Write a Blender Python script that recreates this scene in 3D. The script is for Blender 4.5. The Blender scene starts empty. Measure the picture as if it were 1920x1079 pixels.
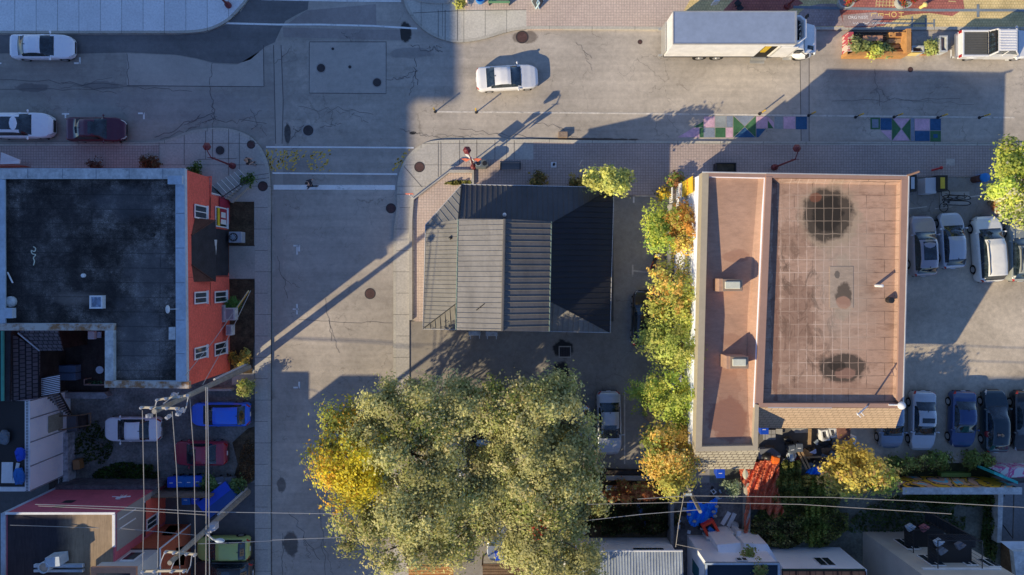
import bpy, math, random
import numpy as np
from mathutils import Vector, Matrix
rnd = random.Random(7)
S = bpy.context.scene
COL = S.collection
H = 51.2            # camera height (m)
NX, NY = 950.0, 510.0   # photo pixel straight below the camera
PI = math.pi
def P(px, py, z=0.0):
    k = 1 - z / H
    return ((px - NX) * .04 * k, (NY - py) * .04 * k, z)
def G(px, py): return ((px - NX) * .04, (NY - py) * .04)
def lin(v):
    v = v / 255.
    return v / 12.92 if v <= .04045 else ((v + .055) / 1.055) ** 2.4
def rgb(r, g, b, k=1.0): return (lin(r) * k, lin(g) * k, lin(b) * k)
# ------------------------------------------------------------------ materials
K = 1.24
class NT:
    def __init__(s, name):
        s.m = bpy.data.materials.new(name); s.m.use_nodes = True
        s.t = s.m.node_tree; s.b = s.t.nodes['Principled BSDF']
        s.g = None
    def n(s, t, **kw):
        o = s.t.nodes.new(t)
        for k, v in kw.items(): setattr(o, k, v)
        return o
    def L(s, a, b): s.t.links.new(a, b)
    def pos(s):
        if s.g is None: s.g = s.n('ShaderNodeNewGeometry').outputs['Position']
        return s.g
    def mapped(s, scale=(1, 1, 1), rot=0, loc=(0, 0, 0), vec=None):
        m = s.n('ShaderNodeMapping'); s.L(vec or s.pos(), m.inputs[0])
        m.inputs['Location'].default_value = loc
        m.inputs['Rotation'].default_value = (0, 0, rot) if not isinstance(rot, tuple) else rot
        m.inputs['Scale'].default_value = scale
        return m.outputs[0]
    def noise(s, scale, detail=4, rough=.55, vec=None, dist=0):
        o = s.n('ShaderNodeTexNoise'); s.L(vec or s.pos(), o.inputs['Vector'])
        o.inputs['Scale'].default_value = scale; o.inputs['Detail'].default_value = detail
        o.inputs['Roughness'].default_value = rough; o.inputs['Distortion'].default_value = dist
        return o.outputs['Fac']
    def ramp(s, fac, stops):
        r = s.n('ShaderNodeValToRGB'); s.L(fac, r.inputs[0])
        e = r.color_ramp.elements
        while len(e) < len(stops): e.new(.5)
        for i, (p, c) in enumerate(stops):
            e[i].position = p
            c = (c, c, c) if not isinstance(c, tuple) else c
            e[i].color = (*c, 1)
        return r.outputs[0]
    def mix(s, fac, a, b, mode='MIX'):
        m = s.n('ShaderNodeMix', data_type='RGBA', blend_type=mode)
        for v, i in ((fac, 0), (a, 6), (b, 7)):
            if isinstance(v, (int, float)): m.inputs[i].default_value = v if i == 0 else (v, v, v, 1)
            elif isinstance(v, tuple): m.inputs[i].default_value = (*v, 1)
            else: s.L(v, m.inputs[i])
        return m.outputs[2]
    def math(s, op, a, b=0.):
        m = s.n('ShaderNodeMath', operation=op)
        for v, i in ((a, 0), (b, 1)):
            if isinstance(v, (int, float)): m.inputs[i].default_value = v
            else: s.L(v, m.inputs[i])
        return m.outputs[0]
    def ell(s, cx, cy, rx, ry, wob=.25, sc=1.2, soft=.06):
        """soft elliptical mask around world point cx,cy (noisy rim)"""
        v = s.mapped(scale=(1 / rx, 1 / ry, 0), loc=(-cx / rx, -cy / ry, 0))
        l = s.n('ShaderNodeVectorMath', operation='LENGTH'); s.L(v, l.inputs[0])
        d = s.math('ADD', l.outputs['Value'], s.math('MULTIPLY', s.math('SUBTRACT', s.noise(sc, 5, .6), .5), wob * 4))
        mr = s.n('ShaderNodeMapRange'); s.L(d, mr.inputs[0])
        mr.inputs[1].default_value = 1 - soft; mr.inputs[2].default_value = 1 + soft
        mr.inputs[3].default_value = 1; mr.inputs[4].default_value = 0
        return mr.outputs[0]
    def bump(s, h, strength=.3, dist=.02):
        b = s.n('ShaderNodeBump'); b.inputs['Strength'].default_value = strength
        b.inputs['Distance'].default_value = dist; s.L(h, b.inputs['Height']); s.L(b.outputs[0], s.b.inputs['Normal'])
    def fin(s, col, rough=.85, spec=.3, metal=0.):
        i = s.b.inputs
        if isinstance(col, tuple): col = tuple(min(v * K, .9) for v in col)
        else: col = s.mix(1., col, (K, K * .985, K * .97), 'MULTIPLY')
        if isinstance(col, tuple): i['Base Color'].default_value = (*col, 1)
        else: s.L(col, i['Base Color'])
        i['Roughness'].default_value = rough; i['Specular IOR Level'].default_value = spec; i['Metallic'].default_value = metal
        return s.m
def weathered(name, col, amt=.25, big=.35, fine=9., rough=.85, spec=.25, metal=0., bump=.15, spots=0., streak=None):
    """base colour broken up by a large stain noise and a fine grain"""
    t = NT(name)
    f1 = t.noise(big, 5, .6); f2 = t.noise(fine, 3, .7)
    a = t.ramp(f1, [(.3, 1 - amt), (.7, 1 + amt * .6)])
    b = t.ramp(f2, [(.3, 1 - amt * .7), (.7, 1 + amt * .5)])
    c = t.mix(1., t.mix(1., col, a, 'MULTIPLY'), b, 'MULTIPLY')
    if spots:
        f3 = t.noise(2.2, 6, .75, dist=.6)
        c = t.mix(t.math('MULTIPLY', t.ramp(f3, [(.58, 0.), (.68, 1.)]), spots), c, t.mix(1., c, .35, 'MULTIPLY'))
    if streak:
        f4 = t.noise(1., 5, .7, vec=t.mapped(scale=streak))
        c = t.mix(t.ramp(f4, [(.45, 0.), (.7, .6)]), c, t.mix(1., c, .55, 'MULTIPLY'))
    if bump: t.bump(f2, bump, .02)
    return t.fin(c, rough, spec, metal)
def plain(name, col, rough=.5, spec=.5, metal=0., coat=0.):
    t = NT(name)
    f = t.noise(1.7, 4); f2 = t.noise(14, 3)
    c = t.mix(1., t.mix(1., col, t.ramp(f, [(.3, .88), (.7, 1.06)]), 'MULTIPLY'), t.ramp(f2, [(.3, .93), (.7, 1.04)]), 'MULTIPLY')
    if coat: t.b.inputs['Coat Weight'].default_value = coat; t.b.inputs['Coat Roughness'].default_value = .05
    return t.fin(c, rough, spec, metal)
def paint(name, col, metal=.0):
    t = NT(name); t.b.inputs['Coat Weight'].default_value = .8; t.b.inputs['Coat Roughness'].default_value = .04
    d = t.noise(3, 4)
    c = t.mix(t.ramp(d, [(.5, 0.), (.8, .14)]), col, (.16, .14, .12))
    return t.fin(c, .32, .5, metal)
def glassy(name, col=(.012, .02, .026)):
    t = NT(name); f = t.noise(2.3, 3, dist=1.)
    c = t.mix(t.ramp(f, [(.4, 0.), (.75, 1.)]), col, tuple(v * 3 + .01 for v in col))
    m = t.fin(c, .06, .9); t.b.inputs['IOR'].default_value = 1.6
    return m
def bricks(name, c1, c2, mortar, bw, bh, ms=.012, vec='xy', rough=.85, amt=.2, off=.5, bump=.4, big=.35, stain=.0):
    t = NT(name)
    rot = {'xy': (0, 0, 0), 'yz': None, 'xz': None, 'yx': (0, 0, PI / 2)}[vec]
    if vec in ('yz', 'xz'):
        sp = t.n('ShaderNodeSeparateXYZ'); t.L(t.pos(), sp.inputs[0]); cb = t.n('ShaderNodeCombineXYZ')
        t.L(sp.outputs[1 if vec == 'yz' else 0], cb.inputs[0]); t.L(sp.outputs[2], cb.inputs[1]); v = cb.outputs[0]
    elif vec == 'yx': v = t.mapped(rot=PI / 2)
    else: v = t.pos()
    br = t.n('ShaderNodeTexBrick'); t.L(v, br.inputs['Vector'])
    br.inputs['Color1'].default_value = (*c1, 1); br.inputs['Color2'].default_value = (*c2, 1); br.inputs['Mortar'].default_value = (*mortar, 1)
    br.inputs['Scale'].default_value = 1; br.inputs['Brick Width'].default_value = bw; br.inputs['Row Height'].default_value = bh
    br.inputs['Mortar Size'].default_value = ms; br.inputs['Bias'].default_value = 0; br.offset = off
    f1 = t.noise(big, 5, .6); f2 = t.noise(7, 3, .6)
    c = t.mix(1., t.mix(1., br.outputs['Color'], t.ramp(f1, [(.3, 1 - amt), (.7, 1 + amt * .6)]), 'MULTIPLY'), t.ramp(f2, [(.3, .85), (.7, 1.1)]), 'MULTIPLY')
    if stain: c = t.mix(t.math('MULTIPLY', t.ramp(t.noise(.9, 6, .7), [(.5, 0.), (.72, 1.)]), stain), c, t.mix(1., c, .45, 'MULTIPLY'))
    t.bump(t.math('SUBTRACT', 1, br.outputs['Fac']), bump, .01)
    return t.fin(c, rough, .25)
def leafmat(name, trans=.35):
    t = NT(name); a = t.n('ShaderNodeAttribute'); a.attribute_name = 'leafcol'
    t.fin(t.mix(1., a.outputs['Color'], t.ramp(t.noise(1.1, 4), [(.3, .8), (.7, 1.15)]), 'MULTIPLY'), .6, .25)
    tr = t.n('ShaderNodeBsdfTranslucent'); t.L(a.outputs['Color'], tr.inputs[0])
    mx = t.n('ShaderNodeMixShader'); mx.inputs[0].default_value = trans
    out = t.t.nodes['Material Output']
    t.L(t.b.outputs[0], mx.inputs[1]); t.L(tr.outputs[0], mx.inputs[2]); t.L(mx.outputs[0], out.inputs[0])
    return t.m
_mc = {}
def pm(key, col=None, **kw):
    if key not in _mc: _mc[key] = plain(key, col, **kw)
    return _mc[key]
# ------------------------------------------------------------------ mesh builder
class MB:
    def __init__(s): s.v = []; s.f = []; s.sm = False
    def face(s, pts):
        n = len(s.v); s.v += [tuple(p) for p in pts]; s.f.append(tuple(range(n, n + len(pts)))); return s
    def box(s, x0, x1, y0, y1, z0, z1, rz=0, c=None, rx=0, ry=0):
        n = len(s.v)
        pts = [Vector((x, y, z)) for z in (z0, z1) for x, y in ((x0, y0), (x1, y0), (x1, y1), (x0, y1))]
        if rz or rx or ry:
            c = Vector(c) if c else Vector(((x0 + x1) / 2, (y0 + y1) / 2, (z0 + z1) / 2))
            R = Matrix.Rotation(rz, 3, 'Z') @ Matrix.Rotation(ry, 3, 'Y') @ Matrix.Rotation(rx, 3, 'X')
            pts = [c + R @ (p - c) for p in pts]
        s.v += [tuple(p) for p in pts]
        for q in ((0, 3, 2, 1), (4, 5, 6, 7), (0, 1, 5, 4), (1, 2, 6, 5), (2, 3, 7, 6), (3, 0, 4, 7)): s.f.append(tuple(n + i for i in q))
        return s
    def cbox(s, x, y, z, a, b, c, rz=0, rx=0, ry=0): return s.box(x - a / 2, x + a / 2, y - b / 2, y + b / 2, z - c / 2, z + c / 2, rz, rx=rx, ry=ry)
    def prism(s, pts, z0, z1):
        """pts: plan (x,y) polygon; z0/z1 number or list per vertex"""
        n = len(s.v); k = len(pts)
        A = sum(pts[i][0] * pts[(i + 1) % k][1] - pts[(i + 1) % k][0] * pts[i][1] for i in range(k))
        if A < 0:
            pts = pts[::-1]
            if isinstance(z0, (list, tuple)): z0 = z0[::-1]
            if isinstance(z1, (list, tuple)): z1 = z1[::-1]
        a = z0 if isinstance(z0, (list, tuple)) else [z0] * k
        b = z1 if isinstance(z1, (list, tuple)) else [z1] * k
        s.v += [(p[0], p[1], a[i]) for i, p in enumerate(pts)] + [(p[0], p[1], b[i]) for i, p in enumerate(pts)]
        s.f.append(tuple(range(n + k - 1, n - 1, -1))); s.f.append(tuple(range(n + k, n + 2 * k)))
        for i in range(k):
            j = (i + 1) % k; s.f.append((n + i, n + j, n + k + j, n + k + i))
        return s
    def slab(s, q, th):
        """thick sheet: polygon q of 3D points (top), extruded down by th"""
        n = len(s.v); k = len(q)
        A = sum(q[i][0] * q[(i + 1) % k][1] - q[(i + 1) % k][0] * q[i][1] for i in range(k))
        if A < 0: q = q[::-1]
        s.v += [tuple(p) for p in q] + [(p[0], p[1], p[2] - th) for p in q]
        s.f.append(tuple(range(n, n + k))); s.f.append(tuple(range(n + 2 * k - 1, n + k - 1, -1)))
        for i in range(k):
            j = (i + 1) % k; s.f.append((n + j, n + i, n + k + i, n + k + j))
        return s
    def tube(s, path, r, n=8, caps=True):
        path = [Vector(p) for p in path]; k = len(path)
        rr = r if isinstance(r, (list, tuple)) else [r] * k
        base = len(s.v); up = None
        for i, p in enumerate(path):
            d = (path[min(i + 1, k - 1)] - path[max(i - 1, 0)])
            d = d.normalized() if d.length > 1e-9 else Vector((0, 0, 1))
            if up is None: up = Vector((0, 0, 1)) if abs(d.z) < .9 else Vector((1, 0, 0))
            a = d.cross(up)
            if a.length < 1e-6: a = d.cross(Vector((0, 1, 0)))
            a.normalize(); b = d.cross(a).normalized(); up = -b if False else up
            for j in range(n):
                t = 2 * PI * j / n; s.v.append(tuple(p + (a * math.cos(t) + b * math.sin(t)) * rr[i]))
        for i in range(k - 1):
            for j in range(n):
                q = (j + 1) % n
                s.f.append((base + i * n + j, base + i * n + q, base + (i + 1) * n + q, base + (i + 1) * n + j))
        if caps:
            s.f.append(tuple(base + j for j in range(n - 1, -1, -1))); s.f.append(tuple(base + (k - 1) * n + j for j in range(n)))
        return s
    def cyl(s, x, y, z0, z1, r0, r1=None, n=16):
        return s.lathe(x, y, [(r0, z0), (r0 if r1 is None else r1, z1)], n)
    def lathe(s, x, y, prof, n=16, sx=1, sy=1):
        b = len(s.v)
        for r, z in prof:
            for j in range(n):
                t = 2 * PI * j / n; s.v.append((x + r * math.cos(t) * sx, y + r * math.sin(t) * sy, z))
        k = len(prof)
        for i in range(k - 1):
            for j in range(n):
                q = (j + 1) % n; s.f.append((b + i * n + j, b + i * n + q, b + (i + 1) * n + q, b + (i + 1) * n + j))
        s.f.append(tuple(b + j for j in range(n - 1, -1, -1))); s.f.append(tuple(b + (k - 1) * n + j for j in range(n)))
        return s
    def ball(s, x, y, z, a, b=None, c=None, n=12, m=7):
        b = b or a; c = c or a; q = len(s.v)
        for i in range(m + 1):
            ph = -PI / 2 + PI * i / m
            for j in range(n):
                t = 2 * PI * j / n; s.v.append((x + a * math.cos(ph) * math.cos(t), y + b * math.cos(ph) * math.sin(t), z + c * math.sin(ph)))
        for i in range(m):
            for j in range(n):
                w = (j + 1) % n; s.f.append((q + i * n + j, q + i * n + w, q + (i + 1) * n + w, q + (i + 1) * n + j))
        return s
    def disc(s, x, y, z, r, n=24): return s.face([(x + r * math.cos(2 * PI * j / n), y + r * math.sin(2 * PI * j / n), z) for j in range(n)])
    def build(s, name, m, parent=None, smooth=False, world=True, bevel=0):
        me = bpy.data.meshes.new(name)
        vs = s.v
        if parent is not None and world:
            o0 = ROOT[parent.name]; vs = [(x - o0[0], y - o0[1], z - o0[2]) for x, y, z in vs]
        me.from_pydata(vs, [], s.f); me.update()
        o = bpy.data.objects.new(name, me); COL.objects.link(o)
        if m: me.materials.append(m)
        if smooth: me.shade_smooth()
        if parent is not None: o.parent = parent; ROOT[o.name] = ROOT[parent.name]
        else: ROOT[o.name] = (0, 0, 0)
        if bevel:
            b = o.modifiers.new('b', 'BEVEL'); b.width = bevel; b.segments = 2; b.limit_method = 'ANGLE'
        return o
ROOT = {}
def tag(o, label=None, cat=None, group=None, kind=None):
    if label: o['label'] = label
    if cat: o['category'] = cat
    if group: o['group'] = group
    if kind: o['kind'] = kind
    return o
def thing(name, label, cat, loc=(0, 0, 0), rz=0, group=None):
    o = bpy.data.objects.new(name, None); COL.objects.link(o); o.location = loc; o.rotation_euler = (0, 0, rz)
    o.empty_display_size = .2
    ROOT[o.name] = tuple(loc)
    return tag(o, label, cat, group)
def solo(name, mb, m, label, cat, group=None, **kw): return tag(recentre(mb.build(name, m, **kw)), label, cat, group)
def recentre(o):
    me = o.data
    n = len(me.vertices); a = np.empty(n * 3); me.vertices.foreach_get('co', a); a = a.reshape(-1, 3)
    c = (a.min(0) + a.max(0)) / 2; c[2] = a[:, 2].min(); a -= c; me.vertices.foreach_set('co', a.ravel()); me.update()
    o.location = c; return o
def struct(name, mb, m, **kw): return tag(mb.build(name, m, **kw), kind='structure')
def sheet(name, pts, z, m, kind='structure'):
    mb = MB(); q = [(*G(*p), z) for p in pts]; k = len(q)
    A = sum(q[i][0] * q[(i + 1) % k][1] - q[(i + 1) % k][0] * q[i][1] for i in range(k))
    mb.face(q if A > 0 else q[::-1])
    return tag(mb.build(name, m), kind=kind)
def text_mesh(txt, size, m, name, parent=None, loc=(0, 0, 0), rot=(0, 0, 0), ext=.002):
    cu = bpy.data.curves.new('lettering', 'FONT'); cu.body = txt; cu.size = size; cu.align_x = 'CENTER'; cu.align_y = 'CENTER'; cu.extrude = ext
    tmp = bpy.data.objects.new('lettering_tmp', cu); COL.objects.link(tmp)
    bpy.context.view_layer.update()
    me = bpy.data.meshes.new_from_object(tmp); bpy.data.objects.remove(tmp)
    from mathutils import Euler
    me.transform(Matrix.Translation(loc) @ Euler(rot).to_matrix().to_4x4())
    o = bpy.data.objects.new(name, me); COL.objects.link(o); me.materials.clear(); me.materials.append(m)
    if parent is not None:
        o.parent = parent; r = ROOT[parent.name]; me.transform(Matrix.Translation((-r[0], -r[1], -r[2]))); ROOT[o.name] = r
    return o
# ------------------------------------------------------------------ world, sun, camera
SUN_AZ = math.radians(37.5)      # shadows point this far north of east
SUN_EL = math.radians(26.4)
w = bpy.data.worlds.new('World'); S.world = w; w.use_nodes = True
sky = w.node_tree.nodes.new('ShaderNodeTexSky'); sky.sky_type = 'NISHITA'; sky.sun_disc = False
sky.sun_elevation = SUN_EL; sky.sun_rotation = math.radians(90) - (SUN_AZ + PI)   # rotation measured clockwise from +Y
sky.altitude = 100; sky.air_density = 1.0; sky.dust_density = .0; sky.ozone_density = 3.5
bg = w.node_tree.nodes['Background']; tn = w.node_tree.nodes.new('ShaderNodeMix'); tn.data_type = 'RGBA'; tn.blend_type = 'MULTIPLY'; tn.inputs[0].default_value = 1; tn.inputs[7].default_value = (.90, .95, 1.14, 1)
w.node_tree.links.new(sky.outputs[0], tn.inputs[6]); w.node_tree.links.new(tn.outputs[2], bg.inputs[0]); bg.inputs[1].default_value = .138
sl = bpy.data.lights.new('sun', 'SUN'); sl.energy = 5.; sl.angle = math.radians(.5); sl.color = (1, .845, .57)
so = bpy.data.objects.new('sun', sl); COL.objects.link(so)
d = Vector((math.cos(SUN_AZ) * math.cos(SUN_EL), math.sin(SUN_AZ) * math.cos(SUN_EL), -math.sin(SUN_EL)))
so.rotation_euler = d.to_track_quat('-Z', 'Y').to_euler(); so.location = (-60, -50, 60)
cd = bpy.data.cameras.new('camera'); cam = bpy.data.objects.new('camera', cd); COL.objects.link(cam); S.camera = cam
cam.location = (0, 0, H); cam.rotation_euler = (0, 0, 0); cd.sensor_width = 36; cd.lens = 24.
cd.shift_x = (960 - NX) / 1920; cd.shift_y = (NY - 539.5) / 1920; cd.clip_end = 1000; cd.clip_start = .1
S.view_settings.view_transform = 'Standard'; S.view_settings.look = 'None'; S.view_settings.exposure = 0; S.view_settings.gamma = 1
S.render.resolution_x = 1024; S.render.resolution_y = 575
# ================================================================== the ground
def asphalt(name, col, amt=.16, extra=(), crack=.0, lanes=True, wash=.3):
    t = NT(name)
    f1 = t.noise(.16, 6, .62, dist=.6); f2 = t.noise(2.6, 6, .75); f3 = t.noise(34, 2, .8)
    c = t.mix(1., col, t.ramp(f1, [(.32, 1 - amt), (.68, 1 + amt * .6)]), 'MULTIPLY')
    c = t.mix(1., c, t.ramp(f2, [(.3, 1 - amt * .7), (.7, 1 + amt * .45)]), 'MULTIPLY')
    c = t.mix(1., c, t.ramp(f3, [(.3, .84), (.7, 1.12)]), 'MULTIPLY')
    if lanes:      # long tyre-polished streaks along the main street
        f4 = t.noise(1., 5, .7, vec=t.mapped(scale=(.05, 1.1, 1)))
        c = t.mix(1., c, t.ramp(f4, [(.35, .86), (.65, 1.06)]), 'MULTIPLY')
    if crack:
        v = t.n('ShaderNodeTexVoronoi', feature='DISTANCE_TO_EDGE'); v.inputs['Scale'].default_value = .55
        n = t.n('ShaderNodeTexNoise'); n.inputs['Scale'].default_value = 1.2; n.inputs['Detail'].default_value = 5; t.L(t.pos(), n.inputs['Vector'])
        vm = t.n('ShaderNodeVectorMath', operation='MULTIPLY_ADD'); t.L(n.outputs['Color'], vm.inputs[0]); vm.inputs[1].default_value = (1.6, 1.6, 0); t.L(t.pos(), vm.inputs[2])
        t.L(vm.outputs[0], v.inputs['Vector'])
        k = t.ramp(v.outputs['Distance'], [(.0, 1.), (.014, 0.)])
        gate = t.ramp(t.noise(.3, 2), [(.5, 0.), (.58, 1.)])
        c = t.mix(t.math('MULTIPLY', t.math('MULTIPLY', k, gate), crack), c, t.mix(1., c, .3, 'MULTIPLY'))
    for (px, py, rx, ry, k, colr) in extra:
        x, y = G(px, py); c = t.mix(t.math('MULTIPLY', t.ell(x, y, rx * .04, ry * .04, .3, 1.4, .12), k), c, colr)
    c = t.mix(t.ramp(t.noise(3.1, 5, .8, dist=.4), [(.66, 0.), (.74, .5)]), c, t.mix(1., c, .5, 'MULTIPLY'))
    c = t.mix(t.ramp(t.noise(.55, 7, .78, dist=.3), [(.54, 0.), (.66, .35)]), c, t.mix(1., c, .66, 'MULTIPLY'))
    t.bump(f3, .25, .01)
    return t.fin(c, .86, .25)
BLK = (.012, .013, .016)
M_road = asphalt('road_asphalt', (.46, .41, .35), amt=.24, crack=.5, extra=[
    (539, 250, 6, 20, .9, BLK), (250, 190, 330, 150, .30, (.18, .17, .16)), (600, 300, 110, 60, .22, (.18, .17, .16)), (735, 340, 60, 20, .25, (.2, .2, .2)), (760, 60, 12, 18, .9, BLK), (545, 1020, 14, 22, .7, BLK), (527, 910, 8, 14, .6, BLK),  # broad ellipse at upper left paints the shaded street a little darker
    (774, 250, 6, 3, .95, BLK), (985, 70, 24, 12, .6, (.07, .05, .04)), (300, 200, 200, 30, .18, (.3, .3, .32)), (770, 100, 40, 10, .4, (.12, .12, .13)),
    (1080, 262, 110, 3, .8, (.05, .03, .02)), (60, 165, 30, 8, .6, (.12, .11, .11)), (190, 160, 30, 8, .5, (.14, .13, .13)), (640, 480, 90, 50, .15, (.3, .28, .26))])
M_dark = asphalt('new_asphalt', (.19, .185, .18), .25, lanes=True)
M_patch = asphalt('patched_asphalt', (.36, .335, .31), .2, lanes=False)
M_patch2 = asphalt('brown_asphalt', (.33, .29, .265), .2, lanes=False)
M_lotA = asphalt('lot_asphalt', (.30, .28, .25), .25, crack=.5, lanes=False, extra=[(1055, 655, 20, 16, .9, BLK), (1052, 700, 14, 22, .9, BLK)])
M_lotA2 = asphalt('lot_asphalt_pale', (.33, .30, .265), .2, crack=.5, lanes=False)
M_lotB = asphalt('gravel_lot', (.50, .43, .34), .3, lanes=False)
M_gravel = weathered('gravel_yard', (.20, .20, .19), .5, .5, 6, bump=.5, spots=.5)
def concrete(name, col, bw=1.62, bh=40., vec='xy', amt=.14, off=0.):
    return bricks(name, col, tuple(v * .9 for v in col), tuple(v * .42 for v in col), bw, bh, .022, vec, amt=amt, off=off, bump=.2, big=.5)
M_conc = concrete('sidewalk_concrete', (.56, .53, .46), 1.6, 60)
M_concN = concrete('pale_sidewalk_concrete', (.78, .80, .80), 1.6, 60, amt=.08)
M_concY = concrete('sidewalk_concrete_side', (.50, .47, .42), 60, 1.6)
M_kerb = concrete('kerb_concrete', (.50, .47, .40), 3.2, 3.2)
M_conc0 = weathered('plain_concrete', (.42, .40, .36), .2, .6, 9, spots=.35)
M_pave = bricks('clay_pavers', (.58, .47, .40), (.54, .43, .37), (.42, .34, .29), .2, .2, .02, amt=.1, off=0., bump=.05)
M_paveD = bricks('dark_pavers', (.46, .37, .33), (.42, .34, .30), (.30, .24, .22), .2, .2, .02, amt=.13, off=0., bump=.05)
M_white = weathered('road_paint_white', (.82, .82, .78), .12, 1., 5, spots=.6)
M_worn = weathered('road_paint_worn', (.60, .56, .50), .2, 1., 4, spots=.8)
M_yel = weathered('road_paint_yellow', (.80, .52, .10), .3, 2., 6, spots=.8)
M_soil = weathered('soil', (.10, .085, .055), .4, .6, 5, bump=.5)
M_tar = weathered('tar_seal', (.13, .12, .115), .3)
# base terrain: one sheet to the horizon
t = NT('terrain_mat'); c = t.mix(t.ramp(t.noise(.02, 5), [(.4, 0.), (.6, 1.)]), (.12, .115, .10), (.16, .15, .14))
M_ter = t.fin(t.mix(1., c, t.ramp(t.noise(.9, 4), [(.3, .7), (.7, 1.2)]), 'MULTIPLY'), .9)
struct('ground', MB().face([(-600, -600, -.06), (600, -600, -.06), (600, 600, -.06), (-600, 600, -.06)]), M_ter)
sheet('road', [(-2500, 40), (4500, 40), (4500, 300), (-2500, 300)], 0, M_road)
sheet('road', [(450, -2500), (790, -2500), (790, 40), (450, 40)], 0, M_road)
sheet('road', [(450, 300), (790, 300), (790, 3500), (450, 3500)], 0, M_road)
def walk(name, pts, z, m, z0=-.05): return struct(name, MB().prism([G(*p) for p in pts], z0, z), m)
def arc(pts, n=6):
    """smooth a px polyline (Catmull-Rom, end segments straight)"""
    out = []
    for i in range(len(pts) - 1):
        p0 = pts[max(i - 1, 0)]; p1 = pts[i]; p2 = pts[i + 1]; p3 = pts[min(i + 2, len(pts) - 1)]
        l = math.dist(p1, p2)
        if l > 90: out.append(p1); continue
        def near(a, b): 
            q = math.dist(a, b); return a if q < l * 1.5 else tuple(b[j] + (a[j] - b[j]) * l * 1.5 / q for j in (0, 1))
        p0 = near(p0, p1); p3 = near(p3, p2)
        for k in range(n):
            u = k / n
            out.append(tuple(.5 * ((2 * p1[a]) + (-p0[a] + p2[a]) * u + (2 * p0[a] - 5 * p1[a] + 4 * p2[a] - p3[a]) * u * u + (-p0[a] + 3 * p1[a] - 3 * p2[a] + p3[a]) * u ** 3) for a in (0, 1)))
    return out + [pts[-1]]
def ribbon(path, wpx, z, side=0, mb=None, z0=None):
    """flat (or, with z0, solid) strip along a px path; side 0 centred, +1/-1 to one side"""
    mb = mb or MB(); pts = [Vector(G(*p)) for p in path]; wd = wpx * .04; L = []; R = []
    for i, p in enumerate(pts):
        d = (pts[min(i + 1, len(pts) - 1)] - pts[max(i - 1, 0)]); d.normalize(); nrm = Vector((-d.y, d.x))
        a = (side + 1) / 2; L.append(p + nrm * wd * a); R.append(p - nrm * wd * (1 - a))
    n = len(mb.v); k = len(pts)
    mb.v += [(p.x, p.y, z) for p in L] + [(p.x, p.y, z) for p in R]
    for i in range(k - 1): mb.f.append((n + k + i, n + k + i + 1, n + i + 1, n + i))
    if z0 is not None:
        m = len(mb.v); mb.v += [(p.x, p.y, z0) for p in L] + [(p.x, p.y, z0) for p in R]
        for i in range(k - 1):
            mb.f.append((n + i, n + i + 1, m + i + 1, m + i)); mb.f.append((n + k + i + 1, n + k + i, m + k + i, m + k + i + 1))
        mb.f.append((n, m, m + k, n + k)); mb.f.append((n + k - 1, n + 2 * k - 1, m + 2 * k - 1, m + k - 1))
    return mb
# ---- north-west pavement
kNW = arc([(-900, 65), (330, 64), (385, 60), (424, 44), (450, 20), (468, -4), (480, -60), (482, -900)])
walk('sidewalk', [(-900, -900)] + kNW, .13, M_concN)
struct('kerb', ribbon(kNW, 5, .136, 1, z0=-.04), M_kerb)
# ---- north-east pavement
kNE = arc([(752, -900), (754, -60), (757, 0), (766, 24), (786, 50), (815, 70), (848, 80), (876, 80), (910, 74), (950, 62), (980, 57), (1010, 56)])
walk('sidewalk', kNE[:-1] + [(987, 56.5), (987, 20), (860, 20), (858, -900)], .13, M_conc)
walk('paved_sidewalk', [(987, 56.5), (987, 20), (860, 20), (858, -900), (2800, -900), (2800, 58), (1240, 57), (1100, 56)], .13, M_pave)
struct('kerb', ribbon(kNE + [(1240, 57), (2800, 58)], 5.5, .136, 1, z0=-.04), M_kerb)
walk('kerb', arc([(768, -60), (775, -8), (784, 3), (800, 8), (842, 8), (846, 0), (846, -60)], 4), .26, M_conc0)
# ---- south-west block
kSW = arc([(-900, 268), (270, 268), (300, 266), (328, 258), (352, 248), (385, 242), (418, 241), (446, 246), (472, 258), (491, 279), (503, 305), (508, 340), (509, 400), (509, 2600)])
walk('sidewalk', kSW + [(479, 2600), (479, 460), (300, 460), (300, 268)], .13, M_concY)
walk('paved_sidewalk', [(-900, 268), (300, 268), (300, 460), (-900, 460)], .132, M_paveD)
struct('kerb', ribbon(kSW, 6, .136, -1, z0=-.04), M_kerb)
# ---- south-east block
kSE = arc([(738, 2600), (738, 460), (740, 420), (745, 385), (745, 350), (750, 322), (760, 300), (778, 280), (803, 267), (835, 263), (1000, 262), (1100, 264)])
walk('sidewalk', kSE[:-1] + [(1000, 264), (1000, 300), (960, 300), (870, 300), (778, 374), (778, 600), (768, 600), (768, 2600)], .13, M_concY)
walk('paved_sidewalk', [(1000, 264), (1100, 264), (2800, 273), (2800, 332), (1710, 332), (1700, 352), (1290, 352), (1290, 367), (1150, 367), (1150, 420), (880, 420), (778, 603), (778, 374), (870, 300), (1000, 300)], .13, M_paveD)
struct('kerb', ribbon(kSE + [(1300, 265.5), (2800, 273)], 5.5, .136, -1, z0=-.04), M_kerb)
struct('kerb', ribbon([(768, 600), (768, 415), (772, 372), (840, 320), (889, 320), (889, 348)], 6, .34, -1, z0=-.04), M_conc0)
sheet('paved_terrace', [(778, 603), (778, 378), (842, 327), (885, 327), (885, 370), (864, 352), (798, 425), (798, 603)], .138, M_pave)
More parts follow.
